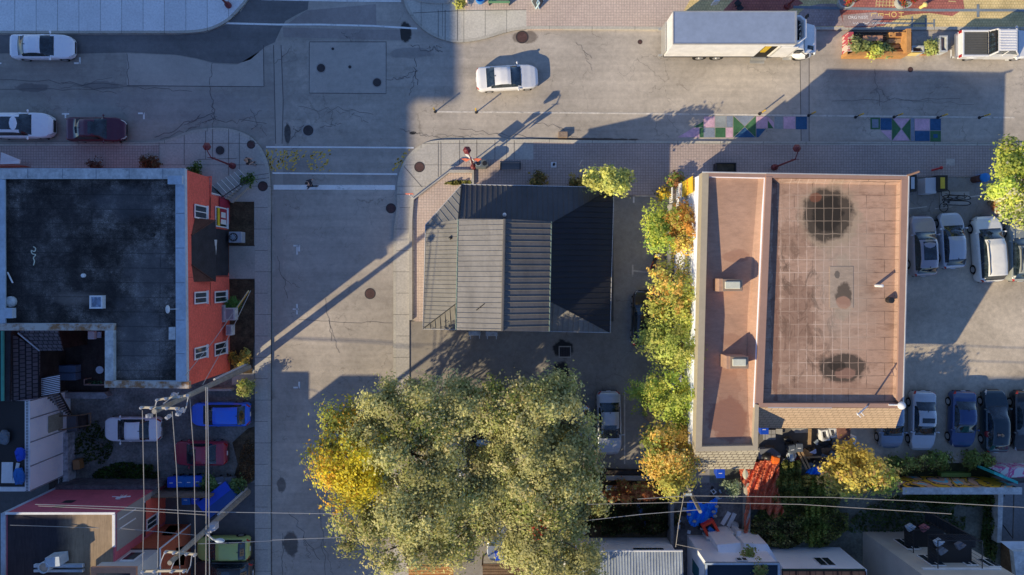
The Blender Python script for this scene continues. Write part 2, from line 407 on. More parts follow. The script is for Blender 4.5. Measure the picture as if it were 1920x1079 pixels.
# lots
sheet('parking_lot', [(768, 603), (1330, 603), (1330, 2600), (768, 2600)], .05, M_lotA)
sheet('parking_lot', [(1150, 367), (1330, 367), (1330, 603), (1150, 603)], .05, M_lotA)
sheet('parking_lot_entrance', arc([(768, 604), (850, 606), (835, 640), (845, 690), (835, 740), (768, 760)], 3), .054, M_lotA2)
sheet('gravel_lot', [(1560, 352), (1700, 352), (1710, 332), (2800, 332), (2800, 872), (1560, 872)], .05, M_lotB)
sheet('asphalt_apron', [(1700, 332), (1880, 332), (1905, 430), (1700, 430)], .054, M_lotA)
sheet('gravel_yard', [(-900, 460), (479, 460), (479, 905), (-900, 905)], .04, M_gravel)
sheet('parking_lot', [(-900, 905), (479, 905), (479, 2600), (-900, 2600)], .04, asphalt('dark_lot_asphalt', (.12, .125, .13), .25, lanes=False))  # lot kept to an even, darker asphalt tone
M_bark = weathered('leaf_litter', (.09, .065, .04), .6, 1.5, 7, bump=.6)
sheet('planting_bed', [(429, 379), (478, 379), (478, 461), (429, 461)], .15, M_bark)
sheet('planting_bed', [(429, 524), (478, 524), (478, 640), (474, 700), (429, 700)], .135, M_bark)
sheet('concrete_path', [(429, 462), (479, 462), (479, 523), (429, 523)], .14, M_conc0)
sheet('leaf_litter', arc([(436, 830), (478, 800), (478, 900), (440, 905), (446, 870)], 3), .046, M_bark)
sheet('grass', [(1568, 868), (1900, 868), (1880, 893), (1568, 893)], .06, weathered('rough_grass', (.05, .055, .022), .5, 1, 6), kind='structure')
sheet('back_yard', [(1330, 860), (1567, 860), (1567, 893), (1660, 893), (1660, 893), (1875, 914), (1875, 1200), (1330, 1200)], .056, weathered('weedy_gravel', (.16, .17, .14), .5, .5, 5, bump=.5, spots=.4))
sheet('concrete_yard', [(1878, 905), (2500, 905), (2500, 1020), (1878, 1020)], .06, weathered('pale_concrete', (.20, .21, .22), .25, .3, 6, spots=.5))
sheet('yard_soil', [(1080, 880), (1250, 880), (1250, 1010), (1080, 1010)], .06, M_soil)
sheet('concrete_yard', [(1250, 905), (1395, 905), (1395, 1015), (1320, 1015), (1320, 2000), (1250, 2000)], .062, weathered('stained_concrete', (.17, .165, .165), .5, .5, 5, spots=.7))
# ---- patches of newer tarmac
z1 = .004
sheet('road_patch', [(-900, 66), (330, 66), (385, 62), (424, 46), (452, 22), (472, -10), (580, -10), (577, 18), (560, 26), (535, 40), (527, 54), (515, 80), (497, 88), (470, 112), (445, 120), (400, 118), (370, 110), (330, 103), (240, 99), (150, 101), (-900, 98)], z1, M_dark)
sheet('road_patch', [(238, 101), (330, 104), (372, 112), (400, 120), (445, 122), (494, 92), (495, 163), (238, 160)], z1, asphalt('grey_patch', (.44, .40, .35), .15, lanes=False))
sheet('road_patch', [(580, 78), (724, 79), (723, 175), (580, 174)], z1, asphalt('repair_patch', (.45, .41, .36), .18, lanes=False))
sheet('road_patch', [(535, 48), (575, 20), (705, 8), (706, 48)], z1, M_patch2)
sheet('road_patch', [(530, 52), (706, 56), (750, 56), (752, 76), (600, 72), (532, 70)], z1, M_patch2)
sheet('road_trench', [(513, 85), (527, 85), (531, 180), (530, 600), (517, 600), (515, 180)], z1, asphalt('trench', (.41, .37, .32), .12, lanes=False))
sheet('road_trench', [(1500, 110), (1517, 110), (1517, 265), (1502, 265)], z1, M_patch)
# ---- cracks and tar joints
mb = MB()
def crack(p, q, wpx=1.3, jit=5, n=12):
    pts = []
    for i in range(n + 1):
        u = i / n; a = jit * math.sin(PI * u); pts.append((p[0] + (q[0] - p[0]) * u + rnd.uniform(-a, a), p[1] + (q[1] - p[1]) * u + rnd.uniform(-a, a)))
    ribbon(pts, wpx * .62, .009, mb=mb)
for p, q, w_, j in [((0, 150), (230, 160), 1.4, 5), ((0, 168), (230, 165), 1.2, 4), ((238, 101), (242, 162), 1.6, 3), ((225, 162), (360, 172), 1.2, 3), ((398, 118), (393, 160), 1.3, 3), ((393, 162), (404, 225), 1.5, 4), ((290, 258), (400, 212), 1.6, 6), ((300, 262), (404, 222), 1.2, 5), ((404, 225), (500, 232), 1.3, 6), ((470, 205), (500, 255), 1.2, 5), ((724, 150), (770, 145), 1.4, 4), ((777, 110), (783, 160), 1.8, 4), ((770, 85), (830, 98), 1.6, 8), ((570, 235), (545, 262), 1.6, 4), ((600, 240), (640, 232), 1.2, 4), ((560, 200), (700, 215), 1., 8), ((640, 60), (660, 80), 1., 4), ((750, 242), (800, 256), 1.4, 4), ((860, 242), (1000, 258), 1.2, 5), ((820, 252), (900, 262), 1.1, 4), ((545, 90), (515, 120), 1.2, 3), ((1640, 130), (1650, 200), 1.1, 4), ((1560, 190), (1800, 185), 1., 5), ((610, 560), (622, 640), 1.2, 4), ((560, 600), (735, 606), 1.1, 3), ((520, 480), (540, 560), 1.1, 4), ((540, 960), (600, 1050), 1.3, 8), ((600, 940), (610, 1079), 1.2, 6), ((530, 1000), (530, 1079), 1.3, 3), ((490, 300), (560, 290), 1., 5), ((1000, 230), (1090, 245), 1.1, 5), ((1080, 80), (1110, 110), 1., 4), ((800, 640), (830, 700), 1.1, 4), ((1180, 400), (1230, 480), 1.1, 5), ((1160, 520), (1235, 540), 1.1, 4)]:
    crack(p, q, w_, j)
    if j > 3: crack(((p[0] + q[0]) / 2, (p[1] + q[1]) / 2), (q[0] + rnd.uniform(-30, 30), q[1] + rnd.uniform(-25, 25)), w_ * .8, j)
struct('road_cracks', mb, M_tar)
mb = MB()
for pa in ([(494, 85), (495, 163)], [(238, 161), (495, 163)], [(513, 85), (515, 180), (517, 270)], [(527, 85), (531, 190), (529, 270)], [(580, 80), (580, 175), (724, 176), (724, 78)], [(1500, 110), (1502, 265)], [(1517, 110), (1517, 265)], [(580, 79), (724, 79)]):
    ribbon(pa, 1.3, .0085, mb=mb)
struct('tar_joints', mb, M_tar)
# pavement joints of the corner ramps
mb = MB()
for pa in ([(822, 20), (822, 72)], [(835, 20), (835, 77)], [(858, -20), (858, 78)], [(775, 26), (858, 22), (987, 20)], [(300, 268), (300, 345)], [(347, 254), (347, 310)], [(387, 246), (387, 300)], [(400, 243), (400, 300)], [(430, 243), (430, 330)], [(372, 300), (445, 298)], [(822, 266), (822, 335)], [(827, 266), (827, 330)], [(862, 264), (862, 310)], [(894, 264), (894, 300)], [(928, 264), (928, 300)], [(964, 264), (964, 300)], [(758, 313), (792, 352)], [(745, 365), (770, 365)], [(450, 250), (450, 370)], [(478, 330), (505, 326)], [(478, 338), (506, 334)]):
    ribbon(pa, .9, .139, mb=mb)
struct('pavement_joints', mb, pm('joint_dark', (.1, .09, .08)))
# ---- paint
mk = MB()
def line(pts, w_, z=.012): ribbon(pts, w_, z, mb=mk)
line([(423, 44), (520, 46.5), (600, 46.5), (700, 49), (782, 54)], 3.4)
line([(490, -1), (640, 2), (752, 2.5)], 3.2)
line([(499, 276), (640, 276.5), (776, 277.5)], 3)
line([(511, 325), (745, 327)], 3)
line([(513, 351.5), (741, 352)], 9)
struct('road_marking', mk, M_white)
mk = MB(); line([(815, 210), (1200, 213.5), (1500, 217), (1902, 221)], 3)
struct('road_marking', mk, M_worn)
mk = MB()
def ell(x, y, dx, dy, L=11, w_=3.2):
    line([(x, y), (x + dx * L, y)], w_); line([(x, y - dy * w_ / 2), (x, y + dy * L)], w_)
ell(150, 119, -1, -1); ell(270, 213, -1, 1); ell(1783, 108, 1, -1, 14); ell(1896, 113, -1, -1, 12)
line([(116, 214), (130, 214)], 3); line([(123, 215.5), (123, 222)], 3); line([(0, 119), (3, 119)], 3)
ell(561, 461, -1, 1); line([(557, 461), (557, 478)], 2.4)
line([(549, 580), (560, 580)], 2.4); line([(557, 570), (557, 590)], 3); ell(561, 727, -1, -1)
struct('road_marking', mk, M_white)
mk = MB(); line([(1187, 367), (1233, 369)], 3, .06); line([(1188, 367), (1188, 381)], 3, .06); line([(1186, 497), (1186, 519)], 3, .06); line([(1187, 508), (1222, 512)], 3, .06)
line([(1171, 735), (1171, 870)], 2.2, .06); line([(1180, 640), (1200, 640)], 2.4, .06)
for x in (1703, 1752, 1808, 1870): line([(x, 366 + (x - 1703) * .05), (x + 34, 361 + (x - 1703) * .05)], 2, .066) if x > 1800 else line([(x, 392), (x + 34, 388)], 1.6, .066)
line([(1665, 855), (1690, 864)], 2.2, .066); line([(1725, 853), (1755, 864)], 2.2, .066); line([(1768, 853), (1800, 863)], 2.6, .066); line([(1795, 857), (1822, 867)], 2.2, .066)
struct('parking_marking', mk, M_worn)
mk = MB()
for _ in range(230):
    right = rnd.random() < .2
    x = rnd.uniform(736, 768) if right else 500 + 120 * rnd.random() ** 1.4
    y = rnd.uniform(281, 320)
    if right and abs(y - (318 - (x - 738) * 1.2)) > 12: continue
    if not right and x < 506 and y > 300: continue
    a = rnd.uniform(-.35, .35) + (PI / 4 if right else (1.2 if x < 540 else .5)); l = rnd.uniform(2.5, 6)
    line([(x - math.cos(a) * l / 2, y + math.sin(a) * l / 2), (x + math.cos(a) * l / 2, y - math.sin(a) * l / 2)], rnd.uniform(1.4, 2.6))
struct('worn_yellow_marking', mk, M_yel)
# ---- painted lane mural
cols = {'p': (.62, .40, .50), 'g': (.06, .16, .08), 'b': (.035, .11, .23), 's': (.22, .26, .33), 'y': (.30, .33, .34)}
MC = {k: weathered('mural_paint_' + {'p': 'pink', 'g': 'green', 'b': 'blue', 's': 'slate', 'y': 'grey'}[k], v, .22, .8, 5, spots=.5) for k, v in cols.items()}
mm = {k: MB() for k in cols}
def quad(k, pts, z=.0095):
    q = [(*G(*p), z) for p in pts]; A = sum(q[i][0] * q[(i + 1) % len(q)][1] - q[(i + 1) % len(q)][0] * q[i][1] for i in range(len(q)))
    mm[k].face(q if A > 0 else q[::-1])
def rect(k, x0, y0, x1, y1): quad(k, [(x0, y0), (x1, y0), (x1, y1), (x0, y1)])
quad('p', [(1270, 258), (1300, 240), (1311, 240), (1311, 258)]); quad('g', [(1300, 239), (1319, 228), (1319, 239)]); rect('p', 1319.5, 219, 1340, 239); rect('y', 1341, 218, 1361, 239); rect('s', 1362, 218, 1374, 239)
rect('g', 1312, 240, 1319, 258); rect('s', 1319.5, 240, 1340, 258); rect('g', 1341, 240, 1360, 258); rect('p', 1361, 240, 1374, 258)
quad('g', [(1375, 218), (1396, 238), (1375, 258)]); quad('s', [(1376, 217), (1415, 218), (1396, 237)]); quad('g', [(1396.5, 238), (1417, 218), (1417, 258)]); quad('b', [(1376, 258), (1396, 239), (1416, 258)])
rect('p', 1418, 219, 1439, 241); quad('p', [(1440, 219), (1451, 230), (1451, 241), (1440, 226)]); quad('g', [(1440, 227), (1450, 241), (1440, 241)]); rect('y', 1452, 219, 1468, 242); rect('p', 1469, 219, 1491, 242); rect('b', 1492, 219, 1513, 243)
quad('b', [(1418, 242), (1436, 242), (1422, 258), (1418, 258)])
for r in (('g', 1632, 221, 1650, 224), ('g', 1632, 224, 1635, 243), ('g', 1647, 224, 1650, 243), ('g', 1635, 240, 1647, 243), ('s', 1635, 224, 1647, 240), ('b', 1651, 222, 1672, 244), ('p', 1715, 223, 1743, 245), ('b', 1744, 223, 1764, 245), ('b', 1715, 246, 1743, 265), ('g', 1744, 246, 1764, 266), ('s', 1708, 222, 1714, 265)): rect(*r)
quad('p', [(1651, 245), (1671, 245), (1671, 264)]); quad('p', [(1674, 222), (1706, 223), (1690, 242)]); quad('p', [(1690, 243), (1705, 264), (1673, 264)])
quad('g', [(1672.5, 222), (1689, 242.5), (1672.5, 264)]); quad('g', [(1707, 223), (1707, 264), (1691, 242.5)]); quad('b', [(1750, 252), (1758, 252), (1758, 259), (1750, 259)], .0135)
for k in mm: struct('painted_mural', mm[k], MC[k])
# ---- painted pavement on the north side (yellow / red mural)
M_my = bricks('yellow_painted_pavers', (.76, .60, .30), (.70, .54, .25), (.55, .42, .2), .2, .2, .02, amt=.25, stain=.5)
M_mr = bricks('red_painted_pavers', (.46, .17, .13), (.40, .14, .12), (.30, .11, .09), .2, .2, .02, amt=.3, stain=.4)
M_mp = bricks('faded_pink_pavers', (.46, .36, .34), (.40, .30, .28), (.36, .28, .26), .2, .2, .02, amt=.2, stain=.4)
M_mg = weathered('blue_grey_bar_mat', (.20, .24, .28), .2, 1, 5)
sheet('painted_pavement', [(1262, 53), (1300, -10), (1300, -200), (2800, -200), (2800, 53)], .134, M_my)
def mural(pts, m, z=.138): sheet('painted_pavement', pts, z, m)
mural([(1345, 52), (1356, 20), (1385, -10), (1480, -10), (1505, 8), (1475, 22)], M_mr)
mural(arc([(1480, 52), (1512, 14), (1580, 12), (1600, 50)], 3), M_mp)
mural([(1582, 53), (1572, 20), (1590, -20), (1800, -20), (1806, 18), (1783, 32), (1740, 26), (1695, 30), (1655, 50), (1620, 53)], M_mr, .142)
mural([(1578, 30), (1640, 24), (1655, 34), (1640, 50), (1580, 52)], M_mp, .146)
struct('blue_grey_bar', ribbon([(1486, 15), (1600, 18), (1750, 21), (1930, 21)], 5, .152), M_mg)  # flat blue-grey bar; short ticks follow in the same colour
mk = MB(); line([(1632, 45), (1750, 46)], 3, .156); line([(1708, 33), (1708, 52)], 3, .154); line([(1734, 36), (1734, 52)], 3, .154); line([(1749, 38), (1749, 52)], 3, .154); line([(1831, 10), (1831, 34)], 5, .155)
struct('blue_grey_ticks', mk, M_mg)
mk = MB()
for i in range(7): line([(1643 + i * 6, -8), (1640 + i * 6.4, 15)], 1.3, .149)
for y in (-2, 5, 11): line([(1640, y), (1686, y + 1)], 1.2, .150)
line([(1776, 4), (1790, 5)], 1.8, .15)
struct('painted_grid', mk, M_my)
for ch_, px in zip('LETOH', (1636, 1649, 1661, 1673.5, 1687)): lt = text_mesh(ch_, .56, pm('yellow_lettering', (.80, .60, .22)), 'painted_lettering', loc=(*G(px, 29), .15), rot=(0, 0, -PI / 2)); lt['kind'] = 'structure'
M_chalk = pm('chalk_white', (.8, .8, .8))
l2 = text_mesh('ORG NEST', .32, M_chalk, 'chalk_lettering', loc=(*G(1607, 34.5), .15), rot=(0, 0, 0)); l2['kind'] = 'structure'
mk = MB(); line([(1597 + i * 2.2, 44 + (i % 2) * 2.6) for i in range(6)], 1, .158); line([(1616, 44), (1622, 46), (1628, 44)], 1, .158); line([(1634 + i * 1.7, 44 + (i % 2) * 2.6) for i in range(18)], 1, .158)
struct('chalk_scribble', mk, M_chalk)
mk = MB(); 
for i in range(9): line([(1772, 299 + i * 1.4), (1788, 299.5 + i * 1.4)], .8, .14)
struct('painted_stencil', mk, M_worn)
# ---- manhole covers
M_iron = weathered('cast_iron', (.055, .045, .045), .3, 2, 12, .6, .5)
M_rust = weathered('rusty_iron', (.10, .055, .05), .3, 2, 12, .7, .4)
def manhole(px, py, r, z, m, label, ring=True):
    x, y = G(px, py); R = r * .04
    t = thing('manhole_cover', label, 'manhole cover', (x, y, z), group='manhole covers in the streets and pavements')
    mb = MB().lathe(x, y, [(R * .8, z), (R * .8, z + .012), (R * .1, z + .013)], 24)
    for k in range(4): mb.cbox(x, y + (k - 1.5) * R * .32, z + .016, R * 1.1, R * .1, .008)
    mb.build('lid', m, t)
    if ring: MB().lathe(x, y, [(R, z), (R, z + .008), (R * .84, z + .01), (R * .82, z)], 24).build('frame', M_iron if m is M_rust else M_patch, t)
for a in [(602, 128, 9.5, .005, M_iron, 'round dark manhole cover at the left of the square repair patch'), (707, 155, 9.5, .005, M_iron, 'round dark manhole cover in the lower right corner of the square repair patch'),
          (578, 245, 12, .001, M_iron, 'wide dark manhole cover in cracked tarmac above the crosswalk'), (694, 551, 10.5, .001, M_rust, 'reddish manhole cover alone in the middle of the side street'), (733, 391, 9.5, .001, M_rust, 'reddish manhole cover against the kerb below the stop line'),
          (787, 314, 10, .131, M_rust, 'brown round cover on the sunlit corner pavement beside the metal roofed building'), (979, 70, 12, .001, M_rust, 'rusty manhole cover by the north kerb with wet stains around it'), (494, 350, 9.5, .131, M_rust, 'brown round cover on the pavement beside the grass bed of the brick building'),
          (472, 272, 8, .131, M_rust, 'small brown round cover at the rounded corner nearest the crosswalk'), (414, 283, 10, .131, M_iron, 'dark grey round cover between the corner lamp lantern and the kerb'), (1707, 131, 5, .001, M_rust, 'little round valve cover at the edge of the large building shadow'), (1200, 79, 4.5, .001, M_rust, 'little round valve cover in the sunlit lane left of the box truck'),
          (624, 92, 3, .005, M_iron, 'tiny round valve cover near the top of the repair patch'), (656, 126, 3.5, .005, M_iron, 'tiny round valve cover in the middle of the repair patch')]: manhole(*a)
x, y = G(1059, 660)
g = thing('drain_grate', 'square iron drain grate in the wet patch of the parking lot', 'drain grate', (x, y, .05)); mb = MB()
for k in range(7): mb.cbox(x + (k - 3) * .12, y, .075, .06, .7, .03)
mb.build('bars', M_iron, g); MB().box(x - .46, x + .46, y + .36, y + .44, .05, .09).box(x - .46, x + .46, y - .44, y - .36, .05, .09).box(x - .46, x - .4, y - .36, y + .36, .05, .09).box(x + .4, x + .46, y - .36, y + .36, .05, .09).build('frame', M_conc0, g)
# ================================================================== buildings
def PL(pts, z): return [P(px, py, z)[:2] for px, py in pts]       # plan polygon of an outline seen at height z
def bld(name, label, px, py, cat='building', group=None): return thing(name, label, cat, (*G(px, py), 0), group=group)
M_glass = glassy('window_glass'); M_wfr = pm('white_window_frame', (.72, .73, .74)); M_black = pm('black_metal', (.02, .02, .022), rough=.45)
def edge_run(mb, pts, wdt, z0, z1, closed=True):
    """a wall of thickness wdt standing inside a plan polygon outline"""
    k = len(pts); A = sum(pts[i][0] * pts[(i + 1) % k][1] - pts[(i + 1) % k][0] * pts[i][1] for i in range(k))
    if A < 0: pts = pts[::-1]
    V = [Vector(p) for p in pts]; inn = []
    for i in range(k):
        d0 = (V[i] - V[i - 1]).normalized(); d1 = (V[(i + 1) % k] - V[i]).normalized()
        n0 = Vector((-d0.y, d0.x)); n1 = Vector((-d1.y, d1.x)); m = (n0 + n1); m = m / max(m.dot(n0), .2); inn.append(V[i] + m * wdt)
    n = len(mb.v)
    for z in (z0, z1): mb.v += [(p.x, p.y, z) for p in V] + [(p.x, p.y, z) for p in inn]
    for i in range(k):
        j = (i + 1) % k; o0, o1, i0, i1 = n + i, n + j, n + k + i, n + k + j; O0, O1, I0, I1 = (q + 2 * k for q in (o0, o1, i0, i1))
        mb.f += [(O0, O1, I1, I0), (o0, o1, O1, O0), (i1, i0, I0, I1)]
    return [tuple(p) for p in inn]
# ---- 1. brick corner building, dark flat roof
M_tarroof = NT('tar_roof'); t = M_tarroof
f = t.noise(.42, 9, .72, dist=.15); g2 = t.noise(13, 3, .85)
c = t.ramp(f, [(.38, (.018, .015, .014)), (.5, (.066, .057, .052)), (.62, (.19, .17, .155))]); f9 = t.noise(1.6, 7, .75); c = t.mix(1., c, t.ramp(f9, [(.35, .45), (.65, 1.5)]), 'MULTIPLY')
c = t.mix(1., c, t.ramp(g2, [(.35, .5), (.6, 1.2), (.68, 3.)]), 'MULTIPLY')
for (px, py, rx, ry, k, cl) in [(190, 560, 40, 45, .85, (.014, .012, .013)), (70, 480, 80, 120, .55, (.02, .018, .02)), (260, 640, 55, 70, .45, (.16, .155, .16)), (280, 510, 45, 50, .4, (.17, .16, .16)), (150, 560, 45, 12, .5, (.2, .17, .15)), (165, 385, 60, 40, .4, (.03, .027, .03)), (240, 380, 70, 30, .3, (.15, .15, .16))]:
    x, y = P(px, py, 6.8)[:2]; c = t.mix(t.math('MULTIPLY', t.ell(x, y, rx * .034, ry * .034, .4, .9, .35), k), c, cl)
bk = t.n('ShaderNodeTexBrick'); t.L(t.mapped(rot=.01), bk.inputs['Vector']); bk.inputs['Scale'].default_value = 1; bk.inputs['Brick Width'].default_value = 9; bk.inputs['Row Height'].default_value = .95; bk.inputs['Mortar Size'].default_value = .04
c = t.mix(t.math('MULTIPLY', bk.outputs['Fac'], .35), c, (.01, .01, .01)); c = t.mix(t.ramp(t.noise(2.4, 4, .9), [(.70, 0.), (.73, .8)]), c, (.3, .28, .26)); t.bump(g2, .3, .01); M_tarroof = t.fin(c, .8, .35)
M_brickR = bricks('red_brick_wall', (.82, .15, .105), (.72, .12, .085), (.56, .14, .11), .24, .08, .008, 'yz', amt=.12)
M_brickRx = bricks('red_brick_wall_side', (.50, .13, .08), (.42, .10, .07), (.36, .12, .09), .24, .08, .008, 'xz', amt=.12)
M_zinc = weathered('zinc_flashing', (.42, .50, .58), .18, .8, 4, .5, .5, spots=.25)
M_zincold = weathered('peeling_zinc', (.50, .52, .52), .3, 1.2, 4, .6, .4, spots=.6)
M_rustcap = NT('rusty_cap'); t = M_rustcap; M_rustcap = t.fin(t.mix(t.ramp(t.noise(1.3, 6, .7), [(.45, 0.), (.6, 1.)]), (.48, .45, .40), (.28, .14, .06)), .7, .3)
B = bld('corner_building', 'red brick corner building with dark flat tar roof and projecting dark porch roof', 200, 500)
zt = 7.2
roof1 = PL([(-8, 316), (346, 316), (350, 717), (350, 727), (198, 727), (198, 619), (-8, 619)], zt)
NE = P(346, 316, zt); SE = P(349.5, 727, zt); xe = NE[0]
wallp = [(x, y) for x, y in roof1]
def inset(p, d):
    mb = MB(); return edge_run(mb, p, d, 0, 1)
wi = inset(wallp, .06)
# body: upper full, lower with the chamfered corner
xL = wi[0][0]
upper = wi
def chamf(pts, c, a):
    out = []
    for p in pts:
        if abs(p[0] - c[0]) < .3 and abs(p[1] - c[1]) < .3: out += [(p[0] - a, p[1]), (p[0], p[1] - a * 1.05)]
        else: out.append(p)
    return out
NEi = (NE[0] - .06, NE[1] - .06)
order = wi
MB().prism(order, 3.35, 6.8).build('wall', M_brickR, B)
lower = chamf(order, NEi, 1.25)
# keep vertex order: chamfer points must follow the outline direction
A = sum(order[i][0] * order[(i + 1) % len(order)][1] - order[(i + 1) % len(order)][0] * order[i][1] for i in range(len(order)))
if A > 0:
    i = next(i for i, p in enumerate(lower) if abs(p[0] - (NEi[0] - 1.25)) < .3 and abs(p[1] - NEi[1]) < .3)
    lower[i], lower[i + 1] = lower[i + 1], lower[i]
MB().prism(lower, 0, 3.35).build('lower_wall', M_brickR, B)
MB().prism(inset(wallp, .36), 6.8, 6.84).build('roof', M_tarroof, B)
mb = MB(); edge_run(mb, wallp, .42, 6.86, 7.2); mb.build('parapet', M_zinc, B)
# broad lighter flashings and the rusty south caps
mb = MB(); mb.prism(PL([(-8, 317), (345, 317), (345, 336), (-8, 336)], zt), 7.16, 7.215); mb.build('parapet_cap', M_zincold, B)
mb = MB(); mb.prism(PL([(329, 337), (345, 337), (349, 716), (330, 716)], zt), 7.16, 7.214); mb.build('parapet_cap', M_zinc, B)
mb = MB(); mb.prism(PL([(0, 337), (9, 337), (10, 606), (0, 606)], zt), 7.1, 7.214); mb.build('parapet_cap', M_zinc, B)
mb = MB(); mb.prism(PL([(-8, 607), (213, 607), (213, 620), (-8, 620)], zt), 6.9, 7.22); mb.build('parapet_cap', M_rustcap, B)
mb = MB(); mb.prism(PL([(197, 620.2), (213, 620.2), (213, 714), (197, 714)], zt), 6.9, 7.22); mb.build('parapet_cap', M_zincold, B)
mb = MB(); mb.prism(PL([(196, 714.3), (354, 716), (355, 729), (196, 727)], zt), 6.9, 7.222); mb.build('parapet_cap', M_rustcap, B)
mb = MB()
for x in (52, 117, 180, 242, 305): mb.prism(PL([(x, 317), (x + 1, 317), (x + 1, 335), (x, 335)], 7.2), 7.216, 7.222)
for y in (400, 465, 530, 600, 663): mb.prism(PL([(330, y), (346, y), (346, y + 1), (330, y + 1)], 7.2), 7.216, 7.222)
mb.build('cap_joint', pm('joint_grey', (.18, .2, .23)), B)
MB().prism(PL([(316, 330), (343, 330), (343, 346), (316, 346)], 7.3), 7.22, 7.42).build('metal_cover', M_zinc, B)
MB().prism(PL([(317, 614), (329, 614), (329, 637), (317, 637)], 7.2), 6.84, 7.25).build('metal_cover', M_zincold, B)
MB().prism(PL([(0, 578), (24, 578), (24, 597), (0, 597)], 7.5), 7.2, 7.55).build('metal_cover', M_zinc, B)
# facade openings on the east wall (plane x = xe), given by the photo's outline
def wz(px, X): return H * (1 - X / ((px - NX) * .04))            # height of a point of an x-plane
def wy(py, z): return (NY - py) * .04 * (1 - z / H)
def xwin(par, X, px0, px1, py0, py1, frame=.09, proud=.06, glass=M_glass, fm=M_wfr, mull=1, name='window', sgn=1):
    z0, z1 = sorted((wz(px0, X), wz(px1, X))); zm = (z0 + z1) / 2; y0, y1 = sorted((wy(py0, zm), wy(py1, zm)))
    mb = MB(); xa, xb = (X, X + proud * sgn) if sgn > 0 else (X - proud, X)
    mb.box(xa, xb, y0, y0 + frame, z0, z1).box(xa, xb, y1 - frame, y1, z0, z1).box(xa, xb, y0 + frame, y1 - frame, z0, z0 + frame).box(xa, xb, y0 + frame, y1 - frame, z1 - frame, z1)
    for k in range(mull):
        ym = y0 + (y1 - y0) * (k + 1) / (mull + 1); mb.box(xa, xb, ym - .03, ym + .03, z0 + frame, z1 - frame)
    f = mb.build(name, fm, par)
    MB().box(X + .005 * sgn - .004, X + .02 * sgn + .004, y0 + frame, y1 - frame, z0 + frame, z1 - frame).build('pane', glass, f)
    MB().box(min(X, X + .13 * sgn), max(X, X + .13 * sgn), y0 - .05, y1 + .05, z0 - .07, z0 - .002).build('sill', fm, f)
    return z0, z1, y0, y1
Xat = lambda a: NE[0] + (SE[0] - NE[0]) * (a[2] - 316) / 411 + .01
for a in ((364, 387, 385, 411), (364, 387, 547, 570), (402, 424, 546, 568), (364, 387, 650, 673), (402, 424, 642, 666)): xwin(B, Xat(a), *a)
X = xe
z0, z1, y0, y1 = xwin(B, X, 403, 425, 389, 427, mull=0)
f = MB().box(X + .03, X + .05, y0 + .1, y1 - .1, z1 - .75, z1 - .35).build('window_sticker', pm('yellow_sign', (.7, .52, .03)), B)
MB().box(X + .03, X + .052, y0 + .25, y0 + .6, z0 + .2, z1 - .9).box(X + .03, X + .052, y1 - .75, y1 - .35, z0 + .3, z1 - .95).build('window_sticker', M_wfr, B)
# projecting porch roof
M_shd = weathered('dark_porch_roofing', (.028, .03, .038), .4, 1.5, 8, .6, .4); M_brn = weathered('brown_flashing', (.10, .05, .04), .3, 1, 6)
zo = 3.6
q0 = P(404, 413, zo); q1 = P(404, 528, zo); xo = q0[0]
ztop = wz(359, X)
ya, yb = q0[1], q1[1]
yc, yd = wy(441, ztop), wy(497, ztop)
MB().slab([(X, yd, ztop), (xo, yb, zo), (xo, ya, zo), (X, yc, ztop)], .08).build('porch_roof', M_shd, B)
MB().slab([(X, ya, wz(366, X)), (X, yc, ztop), (xo, ya, zo)], .08).build('porch_roof_side', M_brn, B)
MB().slab([(X, yd, ztop), (X, yb, wz(362, X)), (xo, yb, zo)], .08).build('porch_roof_side', M_brn, B)
MB().tube([(X + .02, yc, ztop + .03), (xo, ya, zo + .04)], .05, 6).tube([(X + .02, yd, ztop + .03), (xo, yb, zo + .04)], .05, 6).build('hip_flashing', M_brn, B)
MB().slab([P(398, 450, 3.9), P(407, 450, 3.5), P(405, 478, 3.5), P(397, 476, 3.9)], .02).build('roof_repair', M_zincold, B)
# porch frame and deck under it
xd = P(427, 430, .2)[0]
mb = MB()
y0_, y1_ = wy(427, 2), wy(520, 2)
mb.box(xd - .35, xd - .05, y1_, y0_, 2.55, 2.75)
for y in (y0_, (y0_ + y1_) / 2, y1_): mb.box(X, xd - .05, y - .07, y + .07, 2.75, 2.9)
for y in (y0_ - .06, y1_ + .06): mb.box(xd - .2, xd - .06, y - .06, y + .06, .2, 2.55)
mb.build('porch_frame', M_wfr, B)
MB().box(X, xd, y1_, y0_, .12, .3).build('porch_deck', M_brn, B)
MB().box(X - .02, X + .04, y1_ + .1, y0_ - .1, .4, 3.1).build('porch_back_panel', M_shd, B)
# corner door and corbel
cA = Vector((NEi[0] - 1.25, NEi[1])); cB = Vector((NEi[0], NEi[1] - 1.31)); cm = (cA + cB) / 2; ang = math.atan2((cB - cA).y, (cB - cA).x)
f = MB().cbox(cm.x + .03, cm.y + .03, 1.75, 1.25, .08, 2.5, rz=ang).build('door', M_wfr, B)
MB().cbox(cm.x + .07, cm.y + .07, 1.85, .95, .05, 1.9, rz=ang).build('pane', M_glass, f)
MB().tube([(NEi[0] - 1.3, NEi[1], 3.33), (NEi[0] + .1, NEi[1] + .05, 3.33), (NEi[0] + .05, NEi[1] - 1.4, 3.33)], .07, 6).build('corbel_trim', M_brickR, B)
MB().box(X, X + .05, wy(372, .5) - 1.9, wy(372, .5), .1, 1.9).build('painted_panel', pm('crimson_paint', (.35, .03, .06)), B)
MB().box(X - .01, X + .025, wy(520, 4), wy(520, 4) + .03, 0, 6.7).build('downpipe', M_brn, B)
